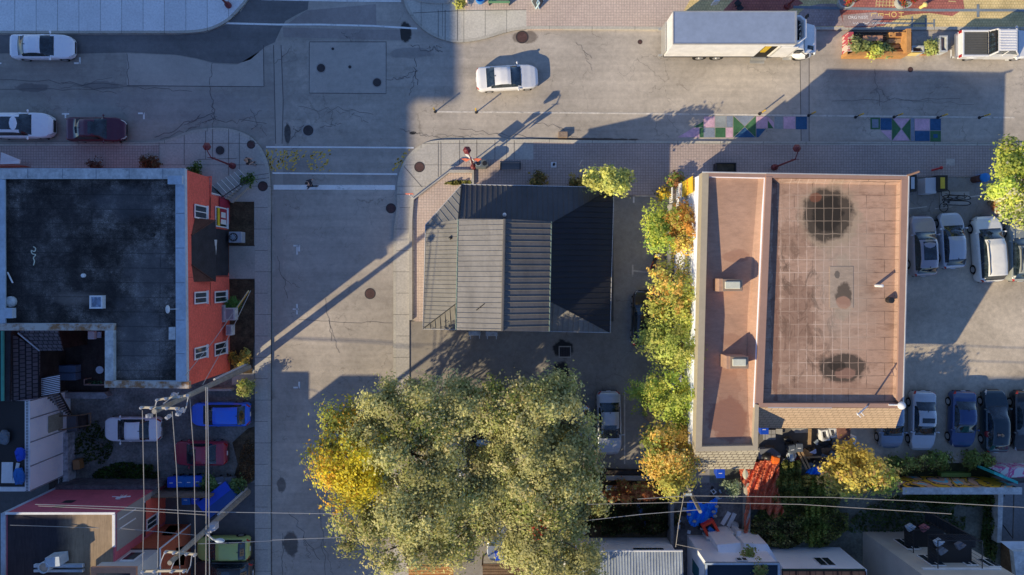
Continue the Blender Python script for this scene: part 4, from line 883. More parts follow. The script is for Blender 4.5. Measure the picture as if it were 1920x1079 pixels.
def car(label, px, py, deg, kind, pkey, pcol, sunroof=None, rails=False, L=None, roofm=None, W=None, metal=0., cat='car', name='parked_car', group='cars in the streets and parking lots', base=.05, chrome=False):
    """deg: heading of the nose, 0 = east (+x), 90 = north"""
    K_ = KINDS[kind]; L = L or K_['L']; W = W or K_['W']; bz = K_['belt']; pm_ = cpaint(pkey, pcol, metal)
    x, y = P(px, py, .75)[:2]
    T_ = thing(name, label, cat, (x, y, base), math.radians(deg), group)
    n = 72; ts = sorted(set([i / n for i in range(n + 1)] + [.006, .02, .99, .996] + list(K_['w']) + list(K_['r'])))
    (wa, wb), (ra, rb) = K_['w'], K_['r']
    zdeck = lambda t: interp([(wa, interp(K_['k'], wa)), (rb, interp(K_['k'], rb))], min(max(t, wa), rb))
    rows = []
    for t in ts:
        X = L / 2 - t * L; zc = interp(K_['k'], t)
        f = 1.
        if t < .2: f = 1 - .38 * (1 - t / .2) ** 2.6
        if t < .02: f -= .10 * (1 - t / .02)
        if t > .90: f = 1 - .27 * ((t - .90) / .10) ** 2.4
        if t > .98: f -= .08 * (t - .98) / .02
        w_ = W / 2 * f; r = 0.
        if wa < t < rb: r = min(1, max(0, (zc - zdeck(t)) / max(K_['H'] - zdeck(t), .1)))
        zb = min(bz, zc - .03)
        if r > .02: zb = min(bz, zdeck(t) - .02)
        arch = 0
        for tw in (.185, .80):
            dx = abs((t - tw) * L)
            if dx < .38: arch = max(arch, .31 + math.sqrt(.38 ** 2 - dx ** 2))
        hz = lambda yy: zb + (zc - zb) * (1 - (yy / .92) ** 2 * .75)
        up = lambda yy, zz: (yy * w_, zz)
        lerp = lambda a, b, u: a + (b - a) * u
        base_z = .20 + (.10 if t < .04 or t > .96 else 0)
        pts = [(w_ * .90, max(base_z, arch)), (w_ * .975, max(.32, arch + .01)), (w_, max(min(.56, zb - .12), arch + .02)), (w_ * .985, max(zb - .10, arch + .025) if zb - .10 < arch + .025 else zb - .10), (w_ * .945, zb - .015), (w_ * .895, zb + .008),
               (w_ * .865, lerp(hz(.865), zb + .03, min(1, r * 4))), (w_ * lerp(.80, .705, r), lerp(hz(.80), zc - .085, r)), (w_ * lerp(.74, .64, r), lerp(hz(.74), zc - .03, r)), (w_ * .36, lerp(hz(.36), zc - .006, r)), (0, zc)]
        rows.append((t, X, pts))
    G_ = {}
    m = len(rows[0][2])
    def put(part, quad): G_.setdefault(part, MB()).face(quad)
    for (t0, X0, p0), (t1, X1, p1) in zip(rows, rows[1:]):
        tm = (t0 + t1) / 2
        for s in (1, -1):
            for j in range(m - 1):
                q = [(X0, s * p0[j][0], p0[j][1]), (X0, s * p0[j + 1][0], p0[j + 1][1]), (X1, s * p1[j + 1][0], p1[j + 1][1]), (X1, s * p1[j][0], p1[j][1])]
                if s < 0: q = q[::-1]
                part = 'body'
                if wa + .004 < tm < wb and j >= 7: part = 'windshield'
                elif ra < tm < rb - .006 and j >= 7: part = 'rear_window'
                elif j == 6 and wa + (wb - wa) * .35 < tm < rb - (rb - ra) * .55: part = 'sideL' if s > 0 else 'sideR'
                elif wb <= tm <= ra and j >= 7: part = 'roof'
                elif tm < .035 and j in (3, 4) or (tm < .075 and j in (4,)): part = 'hL' if s > 0 else 'hR'
                elif tm > .965 and j in (3, 4, 5): part = 'tL' if s > 0 else 'tR'
                put(part, q)
    for (t, X, pp), sg in ((rows[0], 1), (rows[-1], -1)):
        ring = [(X, a, b) for a, b in pp] + [(X, -a, b) for a, b in pp[::-1][1:]]
        G_['body'].face(ring if sg > 0 else ring[::-1])
    def mk(part, name, mat, sm=True):
        if part not in G_: return None
        o = G_[part].build(name, mat, T_, world=False); me = o.data
        import bmesh
        bm = bmesh.new(); bm.from_mesh(me); bmesh.ops.remove_doubles(bm, verts=bm.verts, dist=.0008); bm.to_mesh(me); bm.free()
        if sm: me.shade_smooth()
        return o
    mk('body', 'body', pm_); mk('roof', 'roof', roofm or pm_); mk('windshield', 'windshield', M_cg); mk('rear_window', 'rear_window', M_cg); mk('sideL', 'side_window', M_cg); mk('sideR', 'side_window', M_cg)
    mk('hL', 'headlight', M_head); mk('hR', 'headlight', M_head); mk('tL', 'taillight', M_tail); mk('tR', 'taillight', M_tail)
    def bp(name, mb, mat, par=T_, sm=False, bev=0):
        o = mb.build(name, mat, par, smooth=sm, world=False, bevel=bev); return o
    bp('underbody', MB().box(-L / 2 + .25, L / 2 - .25, -W / 2 + .16, W / 2 - .16, .17, .62), M_under)
    zg = interp(K_['k'], .012)
    bp('grille', MB().box(L / 2 - .10, L / 2 + .012, -W * .24, W * .24, .34, zg - .1), M_plast, bev=.02)
    bp('bumper', MB().box(-L / 2 - .03, -L / 2 + .12, -W * .36, W * .36, .36, .52), M_plast, bev=.03)
    bp('licence_plate', MB().box(-L / 2 - .035, -L / 2 + .02, -.16, .16, .62, .74), M_plate)
    for tw in (.185, .80):
        for s in (1, -1):
            X = L / 2 - tw * L; y0 = s * (W / 2 - .13); R = .325
            mb = MB(); mb.tube([(X, y0 - .1, R), (X, y0 + .1, R)], R, 20); wh = bp('wheel', mb, M_tyre)
            ys = y0 + s * .085; mb = MB(); mb.tube([(X, ys - .03, R), (X, ys + .03, R)], .21, 14); bp('rim', mb, M_rim, wh)
    for s in (1, -1):
        X = L / 2 - (wa + .055) * L; bp('mirror', MB().ball(X, s * (W / 2 + .09), bz + .06, .075, .11, .075, 8, 5).tube([(X, s * (W / 2 - .12), bz + .03), (X, s * (W / 2 + .06), bz + .05)], .03, 5), pm_, sm=True)
        X = L / 2 - (.48) * L; bp('door_handle', MB().box(X - .09, X + .09, s * (W / 2 - .005) - .02, s * (W / 2 - .005) + .02, bz - .17, bz - .13), M_rim if chrome else pm_)
    zr = lambda t: interp(K_['k'], t)
    if sunroof:
        a, b = sunroof; za, zb_ = zr(a) + .012, zr(b) + .012
        xa, xb = L / 2 - a * L, L / 2 - b * L; ww = W * .5 * .50
        bp('sunroof', MB().slab([(xa, -ww, za), (xa, ww, za), ((xa + xb) / 2, ww, zr((a + b) / 2) + .012), (xb, ww, zb_), (xb, -ww, zb_), ((xa + xb) / 2, -ww, zr((a + b) / 2) + .012)], .02), M_cg)
    if rails:
        for s in (1, -1):
            bp('roof_rail', MB().tube([(L / 2 - u * L, s * W * .5 * .66, zr(u) + (.0 if u in (wb + .03, ra - .02) else .045)) for u in (wb + .03, wb + .06, (wb + ra) / 2, ra - .05, ra - .02)], .025, 5), M_plast)
    else: bp('antenna', MB().tube([(L / 2 - (ra - .02) * L, 0, zr(ra - .02) - .02), (L / 2 - (ra + .01) * L, 0, zr(ra) + .07)], [.035, .012], 5), M_plast)
    # dark wiper / cowl strip
    cw = L / 2 - (wa - .004) * L; zc_ = zr(wa) + .004
    bp('wiper', MB().tube([(cw - .05, -W * .30, zc_ + .0), (cw - .06, W * .05, zc_ + .035)], .014, 4).tube([(cw - .05, W * .02, zc_ + .01), (cw - .06, W * .30, zc_ + .02)], .014, 4), M_plast)
    return T_
WH = (.72, .72, .72); OW = (.82, .84, .88); SI = (.46, .49, .53)
car('white sedan parked alone along the wide north-west pavement', 78, 88, 0, 'sedan', 'offwhite', OW, base=0)
car('white SUV with long black glass roof cut off by the left edge', 38, 236, 0, 'suv', 'offwhite', OW, sunroof=(.40, .72), L=4.8, base=0)
car('dark burgundy sedan parked behind the corner of the brick building', 179, 243, 0, 'sedan', 'burgundy', (.09, .022, .045), sunroof=(.44, .54), L=4.3, base=0, metal=.3)
car('white sedan driving in sunlight with a dark shadow at its nose', 951, 146, 3.5, 'sedan', 'white', WH, L=4.6, base=0, name='driving_car')
car('white sedan parked alone on the gravel yard below the tar roof', 248, 805, 180, 'sedan', 'offwhite', OW, L=4.25, base=.04)
car('bright blue hatchback parked under the utility pole wires', 413, 777, 180, 'hatch', 'blue', (.02, .15, .80), L=4.4, base=.04)
car('maroon sedan parked between the blue hatchback and the blue bins', 375, 850, 180, 'sedan', 'maroon', (.30, .03, .06), sunroof=(.40, .50), L=4.0, base=.04)
car('lime green hatchback parked beside the orange brick house', 418, 1029, 180, 'hatch', 'lime', (.42, .52, .16), L=4.0, base=.04)
car('dark SUV with roof rails cut off below the lime green car', 418, 1074, 180, 'suv', 'charcoal', (.03, .032, .036), rails=True, L=4.4, base=.04, sunroof=(.42, .7))
car('silver sedan with small sunroof parked beside the big olive tree', 1142, 794, -89, 'sedan', 'silver', SI, sunroof=(.42, .50), L=4.75, metal=.3)
car('black car with blue rear glass half hidden under the wall trees', 1207, 597, 88, 'hatch', 'black', (.012, .014, .017), L=4.1)
car('white hatchback almost hidden beneath the middle of the olive tree', 850, 850, -92, 'hatch', 'offwhite', OW)
car('black sedan hidden in the dark gap of the olive tree', 908, 812, -90, 'sedan', 'black', (.012, .014, .017))
car('silver hatchback covered by the eastern boughs of the olive tree', 1085, 812, -90, 'hatch', 'silver', SI, metal=.3)
car('grey car nose visible above the blue barrel under the tree', 935, 995, -90, 'sedan', 'steel', (.22, .25, .3), metal=.3)
car('lilac silver wagon with long dark glass roof beside the brown roof', 1729, 461, 92, 'suv', 'lilac', (.36, .34, .38), sunroof=(.44, .74), L=4.5, W=1.82, metal=.3)
car('silver blue compact hatchback between the wagon and the white minivan', 1784, 451, 93, 'hatch', 'silverblue', (.46, .49, .54), L=4.15, metal=.2)
car('large white minivan with roof rails parked in the upper row', 1852, 467, 94, 'van', 'cream', (.74, .73, .68), rails=True, L=4.9)
car('grey green SUV cut off by the right edge in the upper row', 1912, 472, 91, 'suv', 'greygreen', (.26, .28, .26), rails=True, L=4.4, sunroof=(.45, .7))
car('blue grey hatchback partly under the roof corner and globe lamp', 1670, 788, -90, 'hatch', 'bluegrey', (.2, .27, .38), L=4.2, metal=.2)
car('silver sedan with dark sunroof second in the shaded lower row', 1730, 790, -91, 'sedan', 'silver', SI, sunroof=(.50, .58), L=4.45, metal=.3)
car('navy blue sedan third in the shaded lower row', 1805, 787, -91, 'sedan', 'navy', (.025, .06, .17), L=4.2, metal=.2)
car('dark teal sedan with its nose toward the sunlit gravel', 1866, 790, 91, 'hatch', 'teal', (.014, .035, .05), L=4.6, metal=.2)
car('black sedan cut off by the right edge in the lower row', 1922, 790, -90, 'sedan', 'black', (.012, .014, .017), L=4.5)
# ---- box truck
T_ = thing('box_truck', 'long white box truck with open side door parked by the north pavement', 'truck', (*G(1380, 80), 0))
def tb(name, mb, m, par=T_, **kw): return mb.build(name, m, par, **kw)
M_tw = pm('truck_white', (.80, .80, .79), rough=.35, coat=.3); M_trf = weathered('truck_roof_panel', (.25, .31, .43), .1, .6, 3, .4, .4); M_al = pm('aluminium_trim', (.5, .5, .48), rough=.35, metal=.5)
x0, y0 = P(1262, 21, 3.75)[:2]; x1, y1 = P(1494, 83, 3.75)[:2]      # y0 > y1
xdoor0, xdoor1 = P(1413, 0, 1)[0], P(1438, 0, 1)[0]
zf = 1.0
tb('box_roof', MB().box(x0 + .05, x1 - .1, y1 + .05, y0 - .05, 3.70, 3.752), M_trf)
tb('box_frame', MB().box(x0, x1, y1, y1 + .06, 3.62, 3.78).box(x0, x1, y0 - .06, y0, 3.62, 3.78).box(x0, x0 + .06, y1 + .061, y0 - .061, 3.62, 3.78).box(x1 - .12, x1, y1 + .061, y0 - .061, 3.62, 3.78), M_al)
tb('box_side', MB().box(x0 + .01, xdoor0, y1 + .01, y1 + .06, zf, 3.62).box(xdoor1, x1 - .01, y1 + .01, y1 + .06, zf, 3.62).box(xdoor0, xdoor1, y1 + .01, y1 + .06, 3.25, 3.62), M_tw)
tb('box_side', MB().box(x0 + .01, x1 - .01, y0 - .06, y0 - .01, zf, 3.62), M_tw)
tb('box_rear', MB().box(x0, x0 + .05, y1 + .06, y0 - .06, zf, 3.62), M_tw); tb('box_front', MB().box(x1 - .06, x1, y1 + .06, y0 - .06, zf, 3.62), M_tw)
tb('box_floor', MB().box(x0, x1, y1, y0, zf - .2, zf), M_plast)
tb('interior_load', MB().box(xdoor0 + .2, xdoor0 + .75, y1 + .5, y1 + 1.0, zf, 2.2).box(xdoor1 - .5, xdoor1 - .15, y1 + .3, y1 + .7, zf, 3.0), pm('yellow_strap', (.6, .42, .04)))
d_ = tb('side_door', MB().box(xdoor1 + .15, xdoor1 + 1.35, y1 - .06, y1 - .01, zf + .05, 3.2), M_tw); tb('door_frame', MB().box(xdoor1 + .1, xdoor1 + .15, y1 - .07, y1, zf, 3.25).box(xdoor1 + 1.35, xdoor1 + 1.4, y1 - .07, y1, zf, 3.25), M_al, d_)
tb('door_step', MB().box(xdoor0 - .1, xdoor1, y1 - .35, y1, .45, .5).box(xdoor0 - .1, xdoor1, y1 - .2, y1, .75, .8), M_al)
tb('tail_lift', MB().box(x0 - .12, x0 - .04, y1 + .1, y0 - .1, .6, 1.9).box(x0 - .35, x0, y1 + .1, y1 + .25, .5, .75).box(x0 - .35, x0, y0 - .25, y0 - .1, .5, .75), M_al)
def twheel(x, y, r=.5, w_=.3):
    o = tb('wheel', MB().tube([(x, y - w_ / 2, r), (x, y + w_ / 2, r)], r, 24), M_tyre); tb('rim', MB().tube([(x, y - w_ / 2 - .02, r), (x, y + w_ / 2 + .02, r)], r * .58, 16), M_rim, o); tb('hub', MB().tube([(x, y - w_ / 2 - .07, r), (x, y + w_ / 2 + .07, r)], r * .22, 10), M_al, o)
for px in (1311, 1343):
    xx = P(px, 0, .5)[0]
    for yy in (y1 + .18, y0 - .18): twheel(xx, yy)
tb('mudguard', MB().box(P(1298, 0, .5)[0], P(1357, 0, .5)[0], y1 + .05, y1 + .4, 1.0 - .18, .86), M_plast)
cx0 = x1 + .05; yc_ = (y0 + y1) / 2; hw = 1.13
cab0, cab1, hood1 = x1 + .1, P(1509, 0, 2.2)[0], P(1532, 0, 1.3)[0]
prof = [(cab0, .7), (cab0, 2.55), (cab1 - .75, 2.60), (cab1 - .15, 2.35), (cab1 + .25, 1.62), (hood1 - .25, 1.42), (hood1, 1.15), (hood1, .6)]
def hull(pr, hws, name, m, par=T_):
    mb = MB(); k = len(pr)
    L_ = [(x, yc_ + w_, z) for (x, z), w_ in zip(pr, hws)]; R_ = [(x, yc_ - w_, z) for (x, z), w_ in zip(pr, hws)]
    for i in range(k): j = (i + 1) % k; mb.face([L_[i], L_[j], R_[j], R_[i]])
    mb.face(R_); mb.face(L_[::-1]); return tb(name, mb, m, par, bevel=.09)
hull(prof, [hw, hw * .92, hw * .9, hw * .92, hw * .98, hw * .88, hw * .7, hw * .72], 'cab', M_tw)
tb('windshield', MB().slab([(cab1 - .11, yc_ + hw * .82, 2.34), (cab1 - .11, yc_ - hw * .82, 2.34), (cab1 + .24, yc_ - hw * .88, 1.70), (cab1 + .24, yc_ + hw * .88, 1.70)], .03), M_cg)
tb('side_window', MB().box(cab0 + .55, cab1 - .15, yc_ - hw - .02, yc_ - hw * .92, 1.65, 2.25), M_cg); tb('side_window', MB().box(cab0 + .55, cab1 - .15, yc_ + hw * .92, yc_ + hw + .02, 1.65, 2.25), M_cg)
# open-topped wind deflector on the cab roof
mb = MB(); yq = yc_ + .1; dd = [(cab0 + .02, yq - .95), (cab1 - .75, yq - .95), (cab1 - .35, yq - .62), (cab1 - .35, yq + .62), (cab1 - .75, yq + .95), (cab0 + .02, yq + .95)]
edge_run(mb, dd, .12, 2.56, 3.25); tb('wind_deflector', mb, M_tw)
mb = MB()
for i in range(70): 
    a, b = rnd.uniform(cab0 + .2, cab1 - .6), rnd.uniform(yq - .78, yq + .78); mb.cbox(a, b, rnd.uniform(2.62, 2.85), rnd.uniform(.05, .2), rnd.uniform(.05, .2), .12, rnd.uniform(0, 3))
tb('clutter', mb, weathered('dark_clutter', (.06, .055, .055), .9, 3, 14))
for s in (1, -1):
    twheel(cab1 + .35, yc_ + s * (hw - .12), .5, .28)
    tb('fender', MB().ball(cab1 + .35, yc_ + s * (hw - .1), .85, .72, .26, .40, 14, 7), M_tw, smooth=True)
    tb('headlight', MB().ball(hood1 - .05, yc_ + s * hw * .72, .98, .10, .22, .14), M_head, smooth=True)
    tb('mirror', MB().tube([(cab1 - .1, yc_ + s * hw * .95, 1.8), (cab1 + .25, yc_ + s * (hw + .28), 2.0)], .03, 5).cbox(cab1 + .25, yc_ + s * (hw + .3), 2.0, .1, .22, .45), M_plast)
tb('running_board', MB().box(cab0 + .2, cab1 - .3, yc_ - hw - .14, yc_ - hw + .1, .5, .6), M_al); tb('bumper', MB().box(hood1 - .02, hood1 + .12, yc_ - hw * .85, yc_ + hw * .85, .4, .75), M_al, bevel=.04)
tb('hood_vent', MB().slab([(cab1 + .45, yc_ - .75, 1.57), (cab1 + .95, yc_ - .85, 1.47), (cab1 + .95, yc_ - .55, 1.50), (cab1 + .5, yc_ - .5, 1.58)], .02), M_cg)
tb('chassis', MB().box(x0 + .3, hood1 - .3, yc_ - .5, yc_ + .5, .45, .8), M_plast)
# ---- pickup
x, y = P(1868, 84, .8)[:2]
T_ = thing('pickup_truck', 'white pickup with grey ribbed bed cover and slatted cab roof parked by the mural pavement', 'pickup', (x, y, 0))
LP_, WP_ = 5.5, 1.98; hl, hh = LP_ / 2, WP_ / 2; O = (x, y)
M_pk = cpaint('white', WH)
def pb(name, mb, m, par=T_, **kw): return mb.build(name, m, par, **kw)
X = lambda a: x - hl + a
mb = MB()
def side_box(mb, a, b, z0, z1, t_=.12):
    mb.box(X(a), X(b), y - hh, y - hh + t_, z0, z1).box(X(a), X(b), y + hh - t_, y + hh, z0, z1)
side_box(mb, .05, 2.0, .5, 1.12, .16); mb.box(X(0.05), X(.2), y - hh + .16, y + hh - .16, .5, 1.12); mb.box(X(.2), X(2.0), y - hh + .16, y + hh - .16, .5, .7)
pb('bed', mb, M_pk, bevel=.03)
mb = MB(); mb.box(X(.24), X(1.9), y - hh + .18, y + hh - .18, 1.02, 1.08)
for k in range(13): yy = y - hh + .25 + k * (WP_ - .5) / 12; mb.box(X(.26), X(1.88), yy - .03, yy + .03, 1.08, 1.105)
pb('bed_cover', mb, weathered('ribbed_bed_cover', (.11, .11, .105), .15))
def lofted(sec, name, m, par=T_, bevel=.07):
    mb = MB(); n = len(sec)
    for i in range(n - 1):
        (a0, w0, z0a, z0b), (a1, w1, z1a, z1b) = sec[i], sec[i + 1]
        A_ = [(X(a0), y - w0, z0a), (X(a0), y - w0 * .98, z0b), (X(a0), y + w0 * .98, z0b), (X(a0), y + w0, z0a)]; B_ = [(X(a1), y - w1, z1a), (X(a1), y - w1 * .98, z1b), (X(a1), y + w1 * .98, z1b), (X(a1), y + w1, z1a)]
        for k in range(4): j = (k + 1) % 4; mb.face([A_[k], A_[j], B_[j], B_[k]])
        if i == 0: mb.face(A_[::-1])
        if i == n - 2: mb.face(B_)
    return mb.build(name, m, par, bevel=bevel)
lofted([(2.02, hh, .45, 1.12), (3.9, hh, .45, 1.12), (4.2, hh * .98, .45, 1.12), (5.2, hh * .92, .45, 1.02), (5.5, hh * .78, .5, .85)], 'body', M_pk)
lofted([(2.06, hh * .90, 1.1, 1.3), (2.25, hh * .82, 1.1, 1.78), (3.55, hh * .80, 1.1, 1.80), (4.15, hh * .88, 1.1, 1.14)], 'cab', M_cg, bevel=.04)
mb = MB(); mb.slab([(X(2.22), y - hh * .80, 1.80), (X(2.22), y + hh * .80, 1.80), (X(3.55), y + hh * .78, 1.82), (X(3.55), y - hh * .78, 1.82)], .05)
for k in range(8): yy = y - hh * .68 + k * hh * 1.36 / 7; mb.box(X(2.3), X(3.45), yy - .045, yy + .045, 1.81, 1.845)
pb('roof', mb, M_pk)
for s in (1, -1):
    pb('pillar', MB().tube([(X(3.5), y + s * hh * .80, 1.80), (X(4.15), y + s * hh * .90, 1.13)], .05, 5).tube([(X(2.24), y + s * hh * .82, 1.78), (X(2.05), y + s * hh * .90, 1.12)], .06, 5).tube([(X(2.95), y + s * hh * .815, 1.79), (X(2.95), y + s * hh * .90, 1.12)], .035, 5), M_pk)
    for a in (.95, 4.45):
        o = pb('wheel', MB().tube([(X(a), y + s * (hh - .14) - .12, .38), (X(a), y + s * (hh - .14) + .12, .38)], .38, 20), M_tyre); pb('rim', MB().tube([(X(a), y + s * (hh - .02) - .02, .38), (X(a), y + s * (hh - .02) + .02, .38)], .23, 14), M_rim, o)
        pb('fender', MB().ball(X(a), y + s * (hh - .06), .80, .52, .12, .13, 12, 6), M_pk, smooth=True)
    pb('taillight', MB().box(X(.0), X(.12), y + s * (hh - .1) - .09, y + s * (hh - .1) + .09, .75, 1.05), M_tail)
    pb('mirror', MB().ball(X(3.95), y + s * (hh + .14), 1.2, .09, .14, .1, 8, 5), M_pk, smooth=True)
mb = MB()
for yy in (-.75, -.4, 0, .4, .75): mb.tube([(X(1.98), y + yy, 1.1), (X(2.16), y + yy * .9, 1.72)], .025, 5)
mb.tube([(X(1.98), y - .85, 1.15), (X(1.98), y + .85, 1.15)], .03, 5).tube([(X(2.12), y - .8, 1.65), (X(2.12), y + .8, 1.65)], .03, 5)
pb('headache_rack', mb, M_black); pb('bumper', MB().box(X(-.14), X(.06), y - hh * .9, y + hh * .9, .45, .65), M_rim, bevel=.04)
# ================================================================== vegetation
M_leaf = leafmat('leaves'); M_bark2 = weathered('tree_bark', (.11, .085, .065), .35, 2, 9)
rg = np.random.default_rng(11)
def leaves(name, pts, nrm_up, sizes, cols, parent, m=M_leaf, out=None):
    """one quad per leaf spray: random tilt, size, own colour"""
    n = len(pts); a = rg.normal(size=(n, 3)); a[:, 2] = np.abs(a[:, 2]) * nrm_up + .3
    if out is not None: a = a * .62 + out * 1.15
    a /= np.linalg.norm(a, axis=1)[:, None]
    t = rg.normal(size=(n, 3)); u = np.cross(a, t); u /= np.linalg.norm(u, axis=1)[:, None]; v = np.cross(a, u)
    s = sizes[:, None]; asp = rg.uniform(.45, .8, n)[:, None]
    V = np.stack([pts - u * s, pts - v * s * asp, pts + u * s, pts + v * s * asp], 1).reshape(-1, 3)
    if parent is not None: V = V - np.array(ROOT[parent.name])
    me = bpy.data.meshes.new(name); me.vertices.add(4 * n); me.vertices.foreach_set('co', V.astype(np.float32).ravel())
    me.loops.add(4 * n); me.loops.foreach_set('vertex_index', np.arange(4 * n, dtype=np.int32)); me.polygons.add(n)
    me.polygons.foreach_set('loop_start', np.arange(0, 4 * n, 4, dtype=np.int32)); me.polygons.foreach_set('loop_total', np.full(n, 4, dtype=np.int32))
    me.update(calc_edges=True); me.validate()
    at = me.color_attributes.new('leafcol', 'FLOAT_COLOR', 'POINT'); c4 = np.ones((4 * n, 4), np.float32); c4[:, :3] = np.repeat(cols, 4, 0); at.data.foreach_set('color', c4.ravel())
    me.materials.append(m); o = bpy.data.objects.new(name, me); COL.objects.link(o)
    if parent is not None: o.parent = parent; ROOT[o.name] = ROOT[parent.name]
    else: ROOT[o.name] = (0, 0, 0)
    return o
def crown(name, blobs, pal, n_cl, per, parent, size=.13, cl_r=.42, hollow=.5, seed=0, up=1.3, spray=1.8, off_k=.7):
    """blobs: (px,py,z,rx_px,ry_px,rz) ellipsoids in photo pixels at height z; pal: list of (weight,(r,g,b))"""
    vol = np.array([b[3] * b[4] for b in blobs], float); vol /= vol.sum(); C_ = []; bi = rg.choice(len(blobs), n_cl, p=vol)
    d = rg.normal(size=(n_cl, 3)); d /= np.linalg.norm(d, axis=1)[:, None]; d[:, 2] = np.abs(d[:, 2]) * np.where(rg.random(n_cl) < .75, 1, -.5)
    r = hollow + (1 - hollow) * rg.random(n_cl) ** .6
    r *= 1 + .13 * rg.normal(size=n_cl) + .16 * np.sin(d[:, 0] * 7 + seed + bi * 2) * np.cos(d[:, 1] * 8 + bi)
    B_ = np.array([[*P(b[0], b[1], b[2]), b[3] * .04 * (1 - b[2] / H), b[4] * .04 * (1 - b[2] / H), b[5]] for b in blobs])
    cen = B_[bi, :3] + d * r[:, None] * B_[bi, 3:6]
    nbo = max(4, n_cl // 13); bo = rg.choice(n_cl, nbo, replace=False)          # boughs: clusters gather round them
    own = np.argmin(((cen[:, None, :] - cen[bo][None]) ** 2).sum(2), 1); g_ = rg.uniform(.45, .82, n_cl)[:, None]
    cen = cen * (1 - g_) + cen[bo][own] * g_; bl = rg.uniform(.66, 1.2, nbo)[own]; cen[:, 2] += (rg.normal(size=nbo) * cl_r * .7)[own]
    cen[:, 2] = np.maximum(cen[:, 2], .5)
    w_ = np.array([p[0] for p in pal], float); w_ /= w_.sum(); colr = np.minimum(np.array([p[1] for p in pal]) * np.array([1.6, 1.62, 1.5]), .85); pk = blobs_pal = None
    # palette choice follows a low-frequency field so colours clump
    f = np.sin(cen[:, 0] * .9 + seed) + np.sin(cen[:, 1] * 1.1 + seed * 2) + .8 * rg.normal(size=n_cl); order = np.argsort(np.argsort(f)) / n_cl
    cum = np.cumsum(w_); idx = np.minimum(np.searchsorted(cum, order), len(pal) - 1)
    off = rg.normal(size=(n_cl, per, 3)) * cl_r * np.array([1, 1, .6]) * rg.uniform(.6, 1.3, (n_cl, 1, 1))
    # sprays elongated outwards
    st = rg.uniform(0, 1, (n_cl, per, 1)) * d[:, None, :] * np.array([1, 1, .5]) * cl_r * spray
    pts = (cen[:, None, :] + off * off_k + st).reshape(-1, 3); n = len(pts); pts[:, 2] = np.maximum(pts[:, 2], .2)
    ci = np.repeat(idx, per); ci = np.where(rg.random(n) < .08, rg.integers(0, len(pal), n), ci)
    cc = colr[ci] * np.repeat(rg.uniform(.8, 1.15, n_cl) * bl, per)[:, None] * rg.uniform(.85, 1.16, n)[:, None]
    oc = pts - np.repeat(cen[bo][own], per, 0) + rg.normal(size=(n, 3)) * .1; oc /= np.linalg.norm(oc, axis=1)[:, None] + 1e-6; oc = oc * .7 + np.repeat(d, per, 0) * .6; oc[:, 2] += .25
    leaves(name, pts, up, rg.uniform(.35, 1.5, n) * size, cc, parent, out=oc)
    return cen, B_
def limbs(name, base, cen, B_, parent, r0=.22, nb=26, m=M_bark2, fork=.45):
    mb = MB(); bx, by, bz = base; top = B_[:, :3].mean(0); f = Vector((bx + (top[0] - bx) * .4, by + (top[1] - by) * .4, bz + (top[2] - bz) * fork))
    mb.tube([(bx, by, bz), (bx + rnd.uniform(-.1, .1), by + rnd.uniform(-.1, .1), (bz + f.z) / 2), tuple(f)], [r0, r0 * .8, r0 * .65], 8)
    for b in B_:
        c = Vector(b[:3]); mid = (f + c) / 2 + Vector((rnd.uniform(-.3, .3), rnd.uniform(-.3, .3), rnd.uniform(-.3, .2)))
        mb.tube([tuple(f), tuple(mid), tuple(c)], [r0 * .5, r0 * .35, r0 * .2], 6)
    for i in range(nb):
        c = Vector(cen[rnd.randrange(len(cen))]); b = B_[np.argmin(((B_[:, :3] - np.array(c)) ** 2).sum(1))]; s = Vector(b[:3]); e = s + (c - s) * 1.05
        mid = (s + e) / 2 + Vector((rnd.uniform(-.25, .25),) * 3)
        mb.tube([tuple(s), tuple(mid), tuple(e)], [r0 * .18, r0 * .12, .012], 4)
    return mb.build(name, m, parent)
def tree(name, label, base, blobs, pal, n_cl, per, cat='tree', group=None, size=.13, r0=.2, cl_r=.42, hollow=.5, nb=26, seed=0, bz=.05, up=1.3, spray=1.8, off_k=.7):
    t_ = thing(name, label, cat, (*G(*base), bz), group=group)
    cen, B_ = crown('crown', blobs, pal, n_cl, per, t_, size, cl_r, hollow, seed, up, spray, off_k)
    limbs('trunk', (*G(*base), bz), cen, B_, t_, r0, nb)
    return t_
OLV = [(3, (.31, .30, .13)), (3, (.36, .34, .16)), (2, (.24, .25, .09)), (1, (.42, .36, .18)), (.5, (.18, .2, .05))]
YEL = [(3, (.50, .41, .03)), (2, (.42, .38, .05)), (1, (.48, .27, .03)), (1.5, (.28, .30, .07))]
g_ = 'big trees in front of the southern houses'
tree('olive_tree', 'huge olive grey tree crown filling the north half of the parking lot trees', (850, 880), [(722, 790, 5.5, 60, 66, 1.9), (790, 765, 6.3, 84, 56, 2.1), (870, 770, 6.1, 70, 60, 1.8), (770, 850, 6.7, 90, 72, 1.9), (820, 900, 6.3, 50, 40, 1.4), (700, 820, 5.4, 34, 36, 1.3)], OLV, 1320, 36, group=g_, r0=.42, size=.088, cl_r=.42, hollow=.34, nb=60)
tree('olive_tree', 'tall olive tree whose crown leans east toward the silver sedan', (985, 870), [(960, 765, 6.3, 78, 56, 1.9), (1030, 790, 6.3, 72, 62, 2.1), (1080, 868, 5.5, 42, 46, 1.6), (1010, 850, 7.0, 68, 62, 1.9), (945, 800, 5.9, 40, 44, 1.4), (1040, 745, 5.2, 46, 34, 1.2)], OLV, 1232, 36, group=g_, r0=.38, size=.088, cl_r=.42, hollow=.34, nb=50, seed=2)
